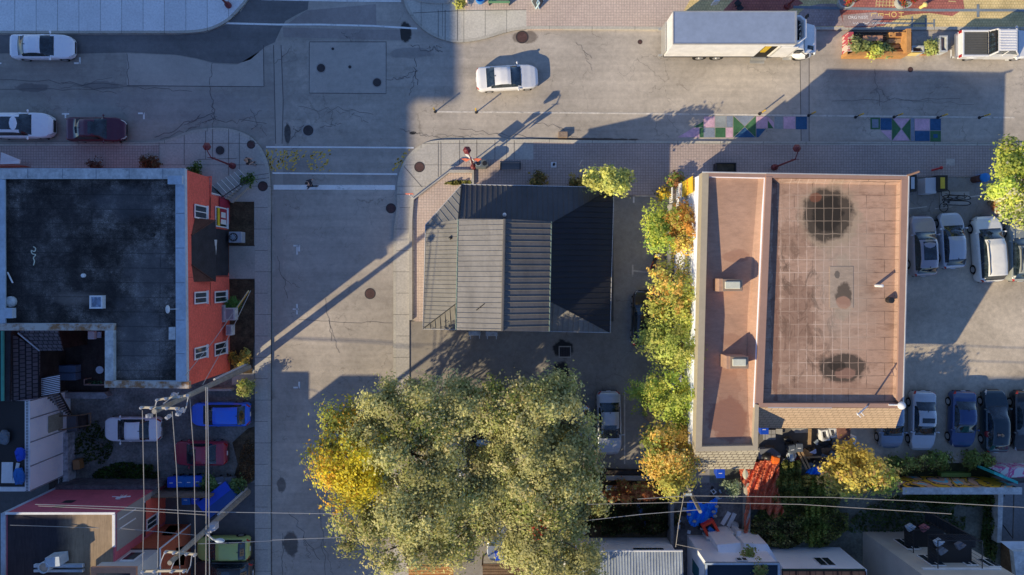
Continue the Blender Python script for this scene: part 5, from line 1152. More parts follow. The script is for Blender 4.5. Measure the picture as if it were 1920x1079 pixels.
tree('olive_tree', 'broad pale olive tree reaching the bottom edge beside the street', (790, 1010), [(735, 950, 6.3, 72, 52, 1.9), (800, 960, 6.7, 90, 66, 1.9), (760, 1020, 6.3, 88, 46, 1.6), (870, 1000, 5.2, 52, 62, 1.4), (690, 985, 5.2, 48, 44, 1.4), (860, 920, 5.9, 62, 40, 1.4), (900, 965, 5.6, 52, 30, 1.3), (925, 935, 6.2, 36, 60, 1.4), (915, 870, 6., 36, 40, 1.3), (700, 900, 5.6, 40, 40, 1.3)], OLV, 1276, 36, group=g_, r0=.4, size=.088, cl_r=.42, hollow=.34, nb=40, seed=4)
tree('olive_tree', 'olive tree in the south east of the clump beside the white metal roof house', (1030, 985), [(1000, 930, 6.3, 80, 60, 1.9), (1070, 930, 5.9, 56, 50, 1.6), (1040, 1010, 5.9, 72, 64, 1.8), (985, 1040, 5.2, 55, 50, 1.4), (1085, 1060, 4.8, 44, 38, 1.2), (940, 900, 5.5, 50, 42, 1.3)], OLV, 1188, 36, group=g_, r0=.38, size=.088, cl_r=.42, hollow=.34, nb=40, seed=6)
tree('yellow_tree', 'golden yellow autumn tree at the street side of the olive trees', (690, 880), [(665, 855, 6., 50, 56, 1.9), (655, 915, 6.5, 38, 34, 1.4), (632, 800, 5.2, 20, 34, .9), (660, 780, 5., 12, 30, .7), (612, 870, 5, 20, 40, 1.), (680, 890, 7.2, 36, 40, 1.5)], YEL, 560, 28, r0=.2, size=.09, cl_r=.4, hollow=.3, spray=2.6, nb=40)
# sprinkles of red and gold under the canopy
solo_l = crown('creeper_leaves', [(1005, 990, 7.6, 14, 10, .5)], [(1, (.30, .02, .02)), (1, (.45, .06, .03))], 5, 12, None, .07, .25)
bpy.data.objects['creeper_leaves'].update_tag(); tag(bpy.data.objects['creeper_leaves'], 'small cluster of crimson leaves showing inside the olive crown', 'foliage')
GY = [(3, (.40, .44, .08)), (3, (.30, .38, .08)), (1, (.55, .48, .10)), (1, (.18, .28, .06))]
OR_ = [(3, (.42, .21, .05)), (2, (.38, .25, .07)), (1, (.45, .40, .10))]
GR = [(3, (.25, .31, .06)), (3, (.33, .36, .08)), (1, (.18, .26, .05)), (1, (.5, .45, .1))]
g_ = 'small trees along the whitewashed wall'
tree('wall_tree', 'lime green feathery tree nearest the yellow sign', (1250, 418), [(1244, 410, 4.1, 14.04, 21.84, 1.2), (1244, 440, 3.9, 13.26, 21.84, 1.2), (1236, 425, 3.5, 10.92, 13.44, 0.8)], GY, 161, 34, group=g_, r0=.1, size=.08, spray=4.2, off_k=.42, cl_r=.3, hollow=.2, nb=14)
tree('wall_tree', 'orange leaved tree pressed against the white wall', (1276, 418), [(1279, 412, 4.7, 17.16, 20.16, 1.2), (1284, 440, 4.5, 15.6, 20.16, 1.2), (1292, 382, 3.7, 7.02, 8.4, 0.7)], OR_, 144, 34, group=g_, r0=.1, size=.08, spray=4.2, off_k=.42, cl_r=.28, hollow=.2, nb=14)
tree('wall_tree', 'green and yellow tree beside the red scooter', (1262, 545), [(1256, 525, 4.3, 21.84, 21.84, 1.4), (1266, 560, 4.7, 26.52, 28.56, 1.5), (1244, 575, 3.9, 20.28, 18.48, 1.0), (1289, 575, 4.1, 12.48, 25.2, 1.0)], [(3, (.32, .33, .08)), (2, (.24, .27, .07)), (1.3, (.5, .32, .09)), (1, (.5, .46, .12))], 280, 34, group=g_, r0=.12, size=.08, spray=4.2, off_k=.42, cl_r=.32, hollow=.2, nb=16, seed=1)
tree('wall_tree', 'pale green feathery tree below the black car', (1262, 640), [(1249, 630, 4.1, 26.52, 25.2, 1.4), (1279, 650, 4.7, 21.84, 28.56, 1.4), (1234, 645, 3.7, 15.6, 16.8, 0.9), (1274, 680, 3.9, 17.16, 18.48, 1.0)], [(3, (.34, .36, .10)), (2, (.27, .32, .08)), (1, (.42, .40, .11))], 263, 34, group=g_, r0=.12, size=.08, spray=4.2, off_k=.42, cl_r=.32, hollow=.2, nb=16, seed=3)
tree('wall_tree', 'vivid green tree with long loose branches in the middle of the wall', (1258, 745), [(1239, 730, 4.1, 28.08, 20.16, 1.2), (1266, 745, 4.7, 24.96, 31.92, 1.5), (1214, 745, 3.5, 15.6, 13.44, 0.8), (1284, 775, 4.1, 15.6, 20.16, 1.1)], GR, 272, 34, group=g_, r0=.12, size=.08, spray=4.2, off_k=.42, cl_r=.32, hollow=.2, nb=18, seed=5)
tree('wall_tree', 'amber and green tree at the south end of the white wall', (1255, 860), [(1239, 820, 4.7, 26.52, 25.2, 1.5), (1262, 850, 5.5, 34.32, 28.56, 1.6), (1239, 870, 4.7, 28.08, 21.84, 1.3), (1266, 900, 5.5, 26.52, 21.84, 1.3), (1279, 815, 4.3, 15.6, 20.16, 1.0)], [(2, (.36, .34, .08)), (2, (.52, .34, .08)), (1.5, (.60, .38, .12)), (1, (.22, .26, .06))], 476, 24, group=g_, r0=.18, size=.085, spray=2.6, off_k=.6, cl_r=.36, hollow=.2, nb=24, seed=7)
tree('young_tree', 'young tree glowing yellow over the shop roof corner and brick pavement', (1128, 362), [(1120, 338, 3.6, 18, 18, 1.1), (1146, 334, 3.8, 24, 18, 1.1), (1150, 352, 3.6, 18, 12, .9), (1172, 330, 3.3, 14, 5, .4)], [(3, (.50, .48, .14)), (2, (.38, .40, .12)), (1, (.22, .28, .10))], 150, 22, r0=.09, size=.10, cl_r=.26, hollow=.2, nb=12)
tree('street_tree', 'green yellow tree at the right edge above the parking lot', (1935, 350), [(1895, 300, 4.8, 36, 36, 1.4), (1918, 340, 5.5, 44, 46, 1.6), (1890, 370, 4.6, 26, 30, 1.2), (1900, 395, 4.2, 26, 26, 1.), (1935, 290, 5, 30, 36, 1.5), (1870, 305, 4, 20, 18, .8)], [(3, (.34, .40, .08)), (2, (.46, .46, .10)), (1.5, (.24, .30, .07)), (1, (.40, .38, .28))], 560, 24, r0=.18, size=.10, cl_r=.34, hollow=.25, nb=24, seed=8)
tree('yellow_bush_tree', 'sunlit yellow leaved tree over the wooden boards of the back yard', (1600, 895), [(1590, 875, 4.5, 34, 30, 1.3), (1625, 895, 4.9, 44, 30, 1.4), (1570, 895, 3.8, 28, 18, 1.), (1660, 900, 4.2, 26, 20, 1.), (1600, 855, 4.4, 22, 16, 1.)], [(3, (.46, .37, .09)), (2, (.38, .34, .09)), (1, (.40, .26, .10)), (1, (.30, .36, .08))], 330, 24, r0=.16, size=.11, cl_r=.36, hollow=.25, nb=26, seed=9)
def bush(name, label, px, py, rx, ry, h, pal, n_cl, cat='shrub', group=None, size=.09, per=20):
    t_ = thing(name, label, cat, (*G(px, py), .05), group=group)
    cen, B_ = crown('foliage', [(px, py, h * .5, rx, ry, h * .5)], pal, n_cl, per, t_, size, .2, .2); mb = MB()
    for i in range(5): c = cen[rnd.randrange(len(cen))]; mb.tube([(*G(px, py), .05), tuple(c)], [.03, .012], 4)
    mb.build('stem', M_bark2, t_); return t_
RUS = [(2, (.16, .11, .04)), (1, (.28, .20, .06)), (1, (.10, .11, .04))]; DG = [(3, (.05, .09, .02)), (1, (.08, .12, .03))]; DGB = [(3, (.13, .17, .04)), (2, (.20, .22, .06)), (1, (.10, .08, .04)), (.6, (.34, .32, .09))]
bush('shrub', 'rusty brown shrub left of the two on the pavement by the metal roof', 1008, 336, 14, 10, 1.2, RUS, 40)
bush('shrub', 'rusty brown shrub right of the two on the pavement by the metal roof', 1082, 341, 14, 8, 1.1, RUS, 36)
bush('shrub', 'dark russet shrub against the north wall of the brick building', 282, 306, 15, 9, 1.0, [(1, (.12, .05, .03)), (1, (.10, .07, .04))], 40)
bush('shrub', 'faint reddish shrub against the north wall nearer the left edge', 180, 310, 14, 5, .7, [(1, (.10, .05, .04))], 16)
bush('shrub', 'dark green shrub tucked at the brick facade north corner', 366, 322, 10, 7, 1., DG, 26)
bush('shrub', 'olive shrub at the foot of the utility pole below the brick wall', 462, 727, 16, 14, 1.6, [(2, (.24, .28, .08)), (1, (.36, .34, .12))], 60)
bush('shrub', 'yellow leaved ground shrub beside the utility pole base', 450, 672, 16, 10, .6, [(2, (.40, .28, .06)), (1, (.2, .2, .06))], 40)
bush('shrub', 'green bush growing over the air units of the brick wall', 436, 570, 9, 9, 1.4, [(1, (.07, .16, .04))], 30)
bush('shrub', 'green bush between the blue bins and the black bins', 396, 907, 22, 11, 1.4, [(2, (.10, .16, .06)), (1, (.05, .09, .03))], 60)
bush('shrub', 'green bush at the base of the second utility pole', 443, 915, 15, 11, 1.6, [(2, (.10, .16, .06)), (1, (.05, .09, .03))], 45)
bush('shrub', 'small green weed on the corner steps railing', 468, 338, 6, 6, .4, DG, 12)
bush('shrub', 'green and rust planter bush left of the yellow sign', 1268, 338, 12, 9, 1.2, [(1, (.20, .26, .06)), (1, (.30, .14, .06))], 36)
bush('shrub', 'yellow flowering shrub at the end of the white fence', 1243, 365, 8, 7, 1., [(1, (.50, .36, .04)), (1, (.14, .12, .04))], 22)
bush('shrub', 'rust coloured shrub beside the right edge street tree', 1868, 382, 9, 22, 1.2, [(2, (.30, .14, .06)), (1, (.36, .30, .08))], 50)
bush('shrub', 'dark hedge plants behind the shaded parking row, western clump', 1690, 868, 30, 14, 1.2, DGB, 110)
bush('shrub', 'dark hedge plants behind the shaded parking row, middle clump', 1750, 865, 36, 14, 1.3, DGB, 130)
bush('shrub', 'dark hedge plants behind the shaded parking row, eastern clump', 1830, 862, 36, 10, 1.1, DGB, 90)
bush('shrub', 'pale spiky plant in the stained concrete yard', 1372, 913, 12, 10, .9, [(1, (.26, .32, .22))], 26)
bush('shrub', 'climbing plant spilling over the dark roofed white house', 1403, 1040, 12, 20, 6.0, [(1, (.20, .24, .07)), (1, (.3, .25, .1))], 60)
bush('shrub', 'rust red creeper mass in the yard right of the olive trees', 1185, 922, 62, 20, 1.6, [(3, (.26, .09, .04)), (1, (.40, .17, .07)), (1, (.30, .24, .07))], 240)
bush('shrub', 'yellow and red leaved shrub between creeper and olive tree', 1105, 930, 36, 18, 1.8, [(1, (.46, .30, .05)), (1, (.36, .12, .05)), (1, (.30, .30, .07))], 110)
def cover(name, label, px, py, rx, ry, h, pal, n, cat='ground cover', size=.10):
    pts = []; 
    while len(pts) < n:
        u, v = rnd.uniform(-1, 1), rnd.uniform(-1, 1)
        if u * u + v * v > 1 + .3 * math.sin(u * 7 + v * 5): continue
        zz = h * (.4 + .6 * (math.sin(u * 6 + px) * math.cos(v * 5)) ** 2) * rnd.random() ** .4
        pts.append(P(px + u * rx, py + v * ry, zz + .06))
    pts = np.array(pts); w_ = np.array([p[0] for p in pal], float); w_ /= w_.sum(); cc = np.array([p[1] for p in pal])[rg.choice(len(pal), n, p=w_)] * rg.uniform(.6, 1.4, n)[:, None]
    cl = np.sin(pts[:, 0] * 3) * np.sin(pts[:, 1] * 2.6); cc *= (1 + .35 * cl)[:, None]
    o = leaves(name, pts, .8, rg.uniform(.6, 1.3, n) * size, cc, None); return tag(o, label, cat, kind='stuff')
cover('ivy_cover', 'dark ivy and brambles covering the slope behind the houses', 1500, 970, 90, 56, 1.2, DGB + [(1, (.30, .30, .08))], 7000)
cover('ivy_cover', 'yellow green ivy strip beside the orange tarpaulin', 1480, 905, 26, 50, 1.3, [(2, (.20, .24, .06)), (1, (.32, .30, .08))], 3000)
cover('ivy_cover', 'bright green ivy ridge running down to the white houses', 1530, 960, 22, 66, 1.6, [(2, (.18, .24, .05)), (1, (.30, .34, .08))], 2600)
cover('bramble_cover', 'mottled brambles above the flat roofed white house', 1450, 1000, 62, 28, 1.2, [(2, (.09, .08, .04)), (1, (.24, .24, .08)), (1, (.40, .38, .14))], 4200)
cover('ivy_cover', 'sunlit yellow ground plants below the wooden boards', 1520, 903, 40, 12, 1., [(2, (.52, .42, .12)), (1, (.30, .34, .08))], 1800)
cover('hedge_mass', 'dark shaded undergrowth in the yard behind the white ribbed roof house', 1180, 968, 92, 36, 1.4, [(3, (.045, .06, .02)), (1, (.08, .10, .03)), (1, (.09, .05, .03))], 6500)
cover('grass_tufts', 'green grass tufts in the gravel behind the mural wall', 1790, 930, 90, 20, .3, [(2, (.10, .16, .04)), (1, (.07, .10, .03))], 2600)
cover('grass_tufts', 'rough grass patches in the gravel yard beside the beige house', 1700, 975, 110, 45, .25, [(2, (.07, .12, .03)), (1, (.10, .12, .05))], 2600)
cover('grass_tufts', 'tall dark weeds along the inside of the wall east of the gravel yard', 1856, 985, 16, 72, .9, [(2, (.05, .09, .02)), (1, (.10, .12, .03))], 1500)
cover('weeds', 'green weeds in the gravel yard between the maroon car and retaining wall', 235, 887, 62, 20, .3, [(2, (.05, .10, .02)), (1, (.04, .06, .02))], 1700)
cover('weeds', 'sparse weeds in the upper gravel yard behind the white sedan', 175, 830, 36, 40, .2, [(2, (.05, .08, .02))], 700)
cover('weeds', 'clipped weeds along the low terrace wall of the corner shop', 860, 343, 26, 4, .3, [(2, (.34, .32, .10)), (1, (.20, .22, .06))], 500)
cover('fallen_leaves', 'brown fallen leaves in the bed by the brick building', 455, 420, 26, 38, .06, [(2, (.12, .07, .03)), (1, (.2, .13, .06)), (1, (.05, .04, .02))], 900, 'fallen leaves', .06)
cover('fallen_leaves', 'brown fallen leaves on the soil by the pavement near the maroon car', 463, 865, 16, 40, .06, [(2, (.16, .09, .04)), (1, (.24, .16, .08))], 900, 'fallen leaves', .06)
# ---- unseen buildings south and west of the frame, sized and placed for their long shadows
M_rend = weathered('unseen_block_render', (.3, .28, .26), .2)
def tower(name, label, poly, h, wins=True):
    t_ = thing(name, label, 'building', (*G(*poly[0]), 0)); pl = [G(*p) for p in poly]; MB().prism(pl, 0, h).build('wall', M_rend, t_); mb = MB(); edge_run(mb, pl, .4, h, h + .01)
    k = len(pl); f = MB()
    for i in range(k):
        a, b = Vector(pl[i]), Vector(pl[(i + 1) % k]); L_ = (b - a).length
        if L_ < 4: continue
        d_ = (b - a) / L_; nn = int(L_ // 3.4)
        for z in range(int(h // 3.2)):
            for q in range(nn):
                c = a + d_ * (L_ * (q + .5) / nn); f.cbox(c.x, c.y, 1.8 + z * 3.2, 1.3, .16, 1.5, rz=math.atan2(d_.y, d_.x))
    f.build('window', M_glass, t_)
    return t_
tower('unseen_shadow_block', 'unseen tall block placed beyond the left side to cast the long street shadow', [(-422, 700), (-422, 1347), (-1500, 1347), (-1500, 700)], 29.9)
MB().prism([G(*p) for p in [(-342, 700), (-342, 1107), (-1500, 1107), (-1500, 700)]], 29.91, 30.1).build('notch_shadow_slab', M_rend, bpy.data.objects['unseen_shadow_block'])  # unseen roof slab added to shape the notch in the street shadow
tower('unseen_shadow_block', 'unseen lower block placed beyond the bottom left corner for its shadow', [(-290, 1320), (-290, 2200), (-1300, 2200), (-1300, 1348), (-430, 1348), (-430, 1320)], 20)
tower('row_house', 'row of tall houses beyond the bottom edge shading the parking lot', [(1045, 1197), (1560, 1197), (1560, 1500), (1045, 1500)], 16)
# ================================================================== houses, yards and street things
M_wood = weathered('weathered_wood', (.20, .13, .08), .35, 1.5, 9, streak=(.5, 5, 1)); M_woodD = weathered('dark_wood', (.055, .045, .042), .35, 1.5, 9, streak=(4, .6, 1)); M_woodO = weathered('orange_wood', (.52, .27, .10), .2, 1.5, 9); M_plank = weathered('pale_plank', (.42, .28, .15), .25, 2, 9)
M_pvc = weathered('white_cladding', (.82, .85, .9), .1, 1, 5); M_blueb = pm('blue_plastic', (.01, .07, .55), rough=.45); M_blue2 = pm('mid_blue_plastic', (.01, .13, .45), rough=.45); M_greyb = pm('grey_bin_plastic', (.10, .12, .15), rough=.5)
def row(n): return range(n)
# ---- shingled outbuilding, courtyard and green eaved roof at the left edge
M_slateX = bricks('slate_shingles', (.13, .12, .135), (.09, .085, .10), (.02, .02, .025), .3, .26, .03, 'yx', amt=.3, bump=.6)
M_slateY = bricks('slate_shingles_side', (.16, .15, .165), (.11, .105, .12), (.03, .03, .035), .34, .28, .03, 'xy', amt=.3, bump=.6)
b = bld('shingled_outbuilding', 'L-shaped low outbuilding with dark slate shingles around a small courtyard', 60, 690)
MB().slab([P(20, 625, 4.6), P(74, 658, 3.4), P(73, 751, 3.4), P(18, 753, 4.6)], .1).build('roof_slope', M_slateX, b)
MB().slab([P(33, 618, 4.6), P(108, 619, 4.6), P(118, 658, 3.4), P(75, 658, 3.4), P(33, 626, 4.6)], .1).build('roof_slope', M_slateY, b)
MB().tube([P(34, 625, 4.7), P(74, 658, 3.5)], .06, 5).build('valley_flashing', M_zinc, b)
MB().prism(PL([(22, 640), (70, 658), (70, 748), (20, 748)], 3.4), 0, 3.3).prism(PL([(60, 622), (106, 622), (114, 655), (74, 655)], 3.4), 0, 3.3).build('wall', M_woodD, b)
b = bld('neighbouring_house', 'dark roofed house edge with turquoise green gutter at the far left', 0, 690)
MB().slab([P(-60, 620, 6), P(20, 620, 4.9), P(18, 753, 4.9), P(-60, 753, 6)], .1).build('roof', M_shd, b); MB().tube([P(5, 621, 5.2), P(5, 752, 5.2)], .11, 6).build('gutter', pm('turquoise_gutter', (.06, .34, .26)), b)
MB().prism(PL([(-60, 622), (16, 622), (14, 750), (-60, 750)], 4.9), 0, 4.8).build('wall', M_woodD, b)
d_ = solo('courtyard_deck', MB().prism([G(90, 630), G(205, 630), G(205, 735), G(90, 735)], .05, .35), M_woodD, 'dark timber deck inside the parapet lined courtyard', 'deck')
x, y = P(118, 700, 1.2)[:2]; solo('patio_cover', MB().box(x - .85, x + .85, y + .02, y + .55, .4, 1.1).box(x - .85, x + .85, y - .55, y - .02, .4, 1.12), weathered('blue_grey_cover', (.10, .16, .26), .2), 'blue grey covered box with a centre seam in the courtyard', 'covered furniture', bevel=.04)
for i, (px, py, a, lb) in enumerate([(88, 670, .3, 'upper slate blue chair cover beside the shingled roof'), (86, 686, -.2, 'lower slate blue chair cover beside the shingled roof')]):
    x, y = P(px, py, .9)[:2]; solo('covered_chair', MB().cbox(x, y, .6, .7, .6, .5, rz=a).cbox(x - .2, y, 1.0, .15, .6, .5, rz=a), pm('slate_blue_cloth', (.10, .17, .22)), lb, 'chair', group='covered chairs in the courtyard', bevel=.06)
x, y = P(170, 629, 1.3)[:2]; t_ = thing('barbecue', 'white and grey barbecue under the courtyard parapet', 'barbecue', (x, y, .35)); MB().cbox(x, y, 1.1, .5, .6, .35).build('lid', M_wfr, t_, bevel=.05); MB().cbox(x, y, .65, .5, .5, .55).build('cabinet', M_black, t_); MB().cbox(x + .45, y, 1., .3, .45, .04).build('side_shelf', M_zinc, t_)
x, y = P(187, 694, 1.)[:2]; t_ = thing('patio_table', 'small round glass table at the courtyard corner', 'table', (x, y, .35)); MB().lathe(x, y, [(.28, 1.), (.28, 1.03)], 16).build('tabletop', M_zinc, t_); MB().cyl(x, y, .35, 1., .04).build('leg', M_black, t_)
cover('potted_plants', 'green potted plants along the courtyard south edge', 178, 718, 14, 4, .8, [(1, (.06, .16, .08))], 220, 'plants', .07)
t_ = thing('planter_edge', 'thin pinkish fence rail around the courtyard plants', 'fence', (*G(170, 722), .3)); MB().tube([P(158, 712, 1.2), P(158, 722, 1.2), P(195, 722, 1.2)], .04, 5).build('rail', pm('pinkish_wood', (.35, .25, .22)), t_); MB().cyl(*P(158, 712, 1.2)[:2], .3, 1.2, .04).cyl(*P(158, 722, 1.2)[:2], .3, 1.2, .04).build('post', pm('pinkish_wood'), t_)
t_ = thing('striped_awning', 'small awning of white and dark slats by the shingled roof corner', 'awning', P(95, 722, 3.)); mb = MB(); m2 = MB()
for i in row(10): y0_ = 708 + i * 3.4; mb.slab([P(74, y0_ + 3, 3.), P(74, y0_ + 4.7, 3.), P(112, y0_ - 2.4, 3.), P(112, y0_ - 4.1, 3.)], .04)
mb.build('slat', M_pvc, t_); MB().slab([P(74, 708, 2.9), P(112, 702, 2.9), P(114, 732, 2.9), P(74, 741, 2.9)], .04).build('backing', M_black, t_)
# wooden stair down from the courtyard
t_ = thing('wooden_stairs', 'grey timber stairs running down beside the white cladding', 'stairs', (*G(105, 765), .05)); A0, A1 = Vector(P(82, 748, 2.6)), Vector(P(112, 738, 2.6)); B0, B1 = Vector(P(104, 786, .4)), Vector(P(132, 774, .4)); mb = MB()
for k in row(10): u = k / 9; p, q = A0.lerp(B0, u), A1.lerp(B1, u); dd = (B0 - A0).normalized() * .24; dd.z = 0; mb.slab([tuple(p), tuple(q), tuple(q + dd), tuple(p + dd)], .05)
mb.build('tread', weathered('grey_timber', (.10, .095, .10), .3), t_)
for a_, b_ in ((A0, B0), (A1, B1)): MB().tube([a_ + Vector((0, 0, .0)), b_], .07, 5).build('stringer', M_woodD, t_); MB().tube([a_ + Vector((0, 0, .9)), b_ + Vector((0, 0, .9))], .045, 5).build('handrail', pm('grey_rail', (.2, .2, .22)), t_)
t_ = thing('entry_landing', 'boxed timber landing with grey mat at the foot of the stairs', 'landing', (*G(135, 793), .05)); MB().prism([G(112, 780), G(150, 778), G(152, 806), G(112, 808)], .05, .5).build('platform', weathered('grey_mat', (.13, .14, .16), .2), t_)
mb = MB()
for q in ([(104, 781), (148, 779)], [(104, 808), (170, 797)], [(150, 779), (170, 775)], [(170, 774), (169, 798)], [(104, 781), (104, 808)]): mb.tube([P(q[0][0], q[0][1], 1.4), P(q[1][0], q[1][1], 1.4)], .05, 5).tube([P(q[0][0], q[0][1], .9), P(q[1][0], q[1][1], .9)], .04, 5)
mb.build('railing', M_wood, t_); MB().prism([G(150, 778), G(166, 776), G(166, 798), G(152, 804)], .05, .3).build('lower_step', M_woodD, t_)
# white clad wall, lattice, timber walk
b = bld('white_clad_annex', 'white clad two storey wall with lattice strip along its top', 70, 830, 'annex'); za = 4.4
mb = MB(); Xw = P(56, 800, za)[0]
ys = [P(0, q, za)[1] for q in (752, 786, 830, 875, 921)]
MB().box(Xw - 2.6, Xw, ys[4], ys[0], 0, za - .02).build('wall', M_pvc, b); mb = MB()
for q in ys: mb.box(Xw, Xw + .035, q - .04, q + .04, .5, za)
mb.build('cladding_joint', pm('grey_joint', (.25, .26, .28)), b)
MB().prism([(Xw - .32, ys[4]), (Xw + .03, ys[4]), (Xw + .03, ys[0]), (Xw - .32, ys[0])], za, za + .04).build('rail', M_wfr, b); mb = MB()
for k in row(60): q = ys[4] + (ys[0] - ys[4]) * (k + .5) / 60; mb.box(Xw - .24, Xw - .08, q - .022, q + .022, za + .04, za + .05)
mb.build('lattice', M_black, b); MB().prism([(Xw - 2.7, ys[4] - .02), (Xw - .33, ys[4] - .02), (Xw - .33, ys[4] + .28), (Xw - 2.7, ys[4] + .28)], za, za + .04).build('rail', M_wfr, b)
MB().box(Xw + .04, Xw + .06, ys[2] + .2, ys[1] - .2, 1.0, 2.6).build('dirty_panel', weathered('mossy_panel', (.30, .31, .25), .3), b)
MB().box(Xw - 2.55, Xw - .34, ys[4] + .3, ys[0], za - .0, za + .01).build('deck', M_black, b)
for (px, py, r_, m_, lb) in [(38, 852, .42, M_blueb, 'upper bright blue bag beside the lattice'), (37, 893, .5, M_blue2, 'lower crumpled blue bag beside the white boards'), (8, 820, .45, pm('grey_tarp', (.12, .16, .2)), 'grey tarp bundle at the left edge')]:
    x, y = P(px, py, 4.7)[:2]; mb = MB().ball(x, y, 4.72, r_ * .75, r_ * 1.2, .3, 9, 5)
    mb.v = [(a + rnd.uniform(-.06, .06), c_ + rnd.uniform(-.06, .06), d_ + rnd.uniform(-.05, .05)) for a, c_, d_ in mb.v]; solo('bag', mb, m_, lb, 'bag')
solo('white_board', MB().prism(PL([(1, 868), (22, 868), (21, 907), (0, 907)], 4.6), 4.45, 4.5), M_wfr, 'wide white board lying on the dark balcony', 'board'); solo('white_board', MB().prism(PL([(29, 869), (35, 870), (26, 907), (21, 907)], 4.6), 4.45, 4.52), M_wfr, 'narrow white board leaning beside the wide one', 'board')
solo('walkway', MB().prism(PL([(88, 785), (103, 785), (118, 812), (118, 915), (92, 932)], .9), .05, .9), M_woodD, 'dark timber walkway between the white cladding and retaining wall', 'walkway')
x0_, x1_ = G(124, 0)[0], G(141, 0)[0]; t_ = thing('retaining_wall', 'whitewashed retaining wall with peeling top beside the gravel yard', 'wall', (*G(132, 855), .04)); MB().prism([G(122, 808), G(141, 808), G(143, 898), G(124, 902)], 0, .9).build('block', weathered('peeling_white', (.40, .43, .47), .5, 1.5, 4, spots=.8), t_)
solo('cardboard_box', MB().cbox(*P(143, 872, .6)[:2], .35, .5, .7, .55, rz=.1), pm('cardboard', (.32, .17, .07)), 'brown cardboard box beside the peeling retaining wall', 'box', bevel=.01)
solo('low_wall', MB().prism([G(121, 733), G(205, 733), G(212, 741), G(206, 745), G(120, 744)], 0, .7), weathered('old_concrete', (.30, .32, .34), .4, 1.5, 4, spots=.7), 'short concrete wall just south of the tar roof parapet', 'wall')
solo('block_wall', MB().box(*sorted((G(392, 0)[0], G(440, 0)[0])), G(0, 731)[1], G(0, 727)[1], 0, .6), M_conc0, 'low wall of hollow blocks under the utility pole', 'wall')
solo('pavement_slab', MB().prism([G(436, 700), G(478, 692), G(478, 716), G(436, 722)], .05, .12), M_conc0, 'sunlit concrete slab under the first utility pole', 'slab')
# ---- pink walled building with dark roof
b = bld('pink_walled_house', 'house with long pink painted north wall and dark flat roof', 220, 990)
M_pink = weathered('pink_painted_wall', (.55, .13, .17), .15, .6, 5); M_croof = NT('coarse_roof_sun_patch'); t = M_croof
x, y = P(182, 1020, 6.6)[:2]; c0_ = t.mix(t.ell(x, y, 2.1, 3.4, .15, 1., .3), (.045, .038, .045), (.34, .25, .165))  # dark base and tan ellipse paint shade and a sunlit patch into the roof
c = t.mix(1., c0_, t.ramp(t.noise(.6, 6, .7), [(.3, .75), (.7, 1.1)]), 'MULTIPLY'); M_croof = t.fin(t.mix(1., c, t.ramp(t.noise(1., 4, .7, vec=t.mapped(scale=(9, 1, 1))), [(.3, .75), (.7, 1.15)]), 'MULTIPLY'), .85)
zp = 6.6; xa_, xb_ = P(12, 962, zp)[0], P(215, 962, zp)[0]; yn = P(100, 962, zp)[1]
MB().box(xa_, xb_, yn - 9, yn, 0, zp).build('wall', M_pink, b); MB().box(xa_ + .1, xb_ - .1, yn - 8.9, yn - .1, zp, zp + .03).build('roof', M_croof, b)
MB().box(xa_ - .02, xb_ + .06, yn - .08, yn + .06, zp + .03, zp + .1).build('edge_trim', M_wfr, b); MB().box(xb_ - .1, xb_ + .08, yn - 2.2, yn - .09, zp + .03, zp + .12).build('edge_trim', M_wfr, b)
MB().box(xa_ - .3, xa_ - .02, yn - 9, yn, 0, zp + .1).build('party_wall', M_zinc, b)
for (px, py) in ((128, 941), (111, 950)):
    z = H * (1 - (NY - py) * -.04 / -((yn + .0)) ) if False else 0
def nwall(px, py, yw):   # point on a north wall plane y=yw seen at px,py
    k = yw / ((NY - py) * .04); return ((px - NX) * .04 * k, yw, H * (1 - k))
mb = MB()
for (p0, p1, p2, p3) in (((121, 943), (137, 939), (131, 943), (124, 943)),): pass
for px, py in ((129, 941), (112, 950)):
    x_, y_, z_ = nwall(px, py, yn); mb = MB().box(x_ - .35, x_ + .35, yn, yn + .02, z_ - .25, z_ + .25); mb.build('dark_patch', M_black, b)
x_, y_, z_ = nwall(228, 933, yn); text_mesh('Hello', .8, M_wfr, 'graffiti', b, (x_, yn + .04, z_), (PI / 2, 0, PI)) if False else None
mb = MB()
for i in row(16): a = rnd.uniform(0, PI); r_ = rnd.uniform(.2, .75); mb.tube([(x_ - math.cos(a) * r_, yn + .03, z_ - math.sin(a) * .5 * rnd.random()), (x_ + math.cos(a) * r_ * .5, yn + .03, z_ + math.sin(a) * .5)], .03, 4)
mb.build('graffiti', M_wfr, b)
mb = MB(); xr = xb_
for py in (975, 993): q0 = P(218, py, 6.2); mb.tube([(xb_, q0[1], 6.2), (xb_ + .05, q0[1], 4.2)], .06, 5)
MB().box(xb_, xb_ + .04, yn - 2.6, yn - .1, 1, 6.4).build('side_panel', weathered('grey_beige_panel', (.33, .31, .29), .1), b); mb.build('bracket', M_wfr, b)
solo('concrete_footing', MB().box(P(135, 0, 0)[0], P(318, 0, 0)[0], yn + .02, yn + .3, 0, 1.9), weathered('stained_footing', (.13, .13, .14), .4, 1, 4, spots=.6), 'stained concrete band at the foot of the pink wall', 'wall')
q_ = G(100, 1150), G(152, 1024); MB().box(q_[0][0], q_[1][0], q_[0][1], q_[1][1], zp, 9.6).lathe(q_[1][0] - .5, q_[1][1], [(.5, zp), (.5, 9.6)], 12).build('unseen_chimney_block', M_brn, b)  # unseen chimney block added to cast shade across the lower roof
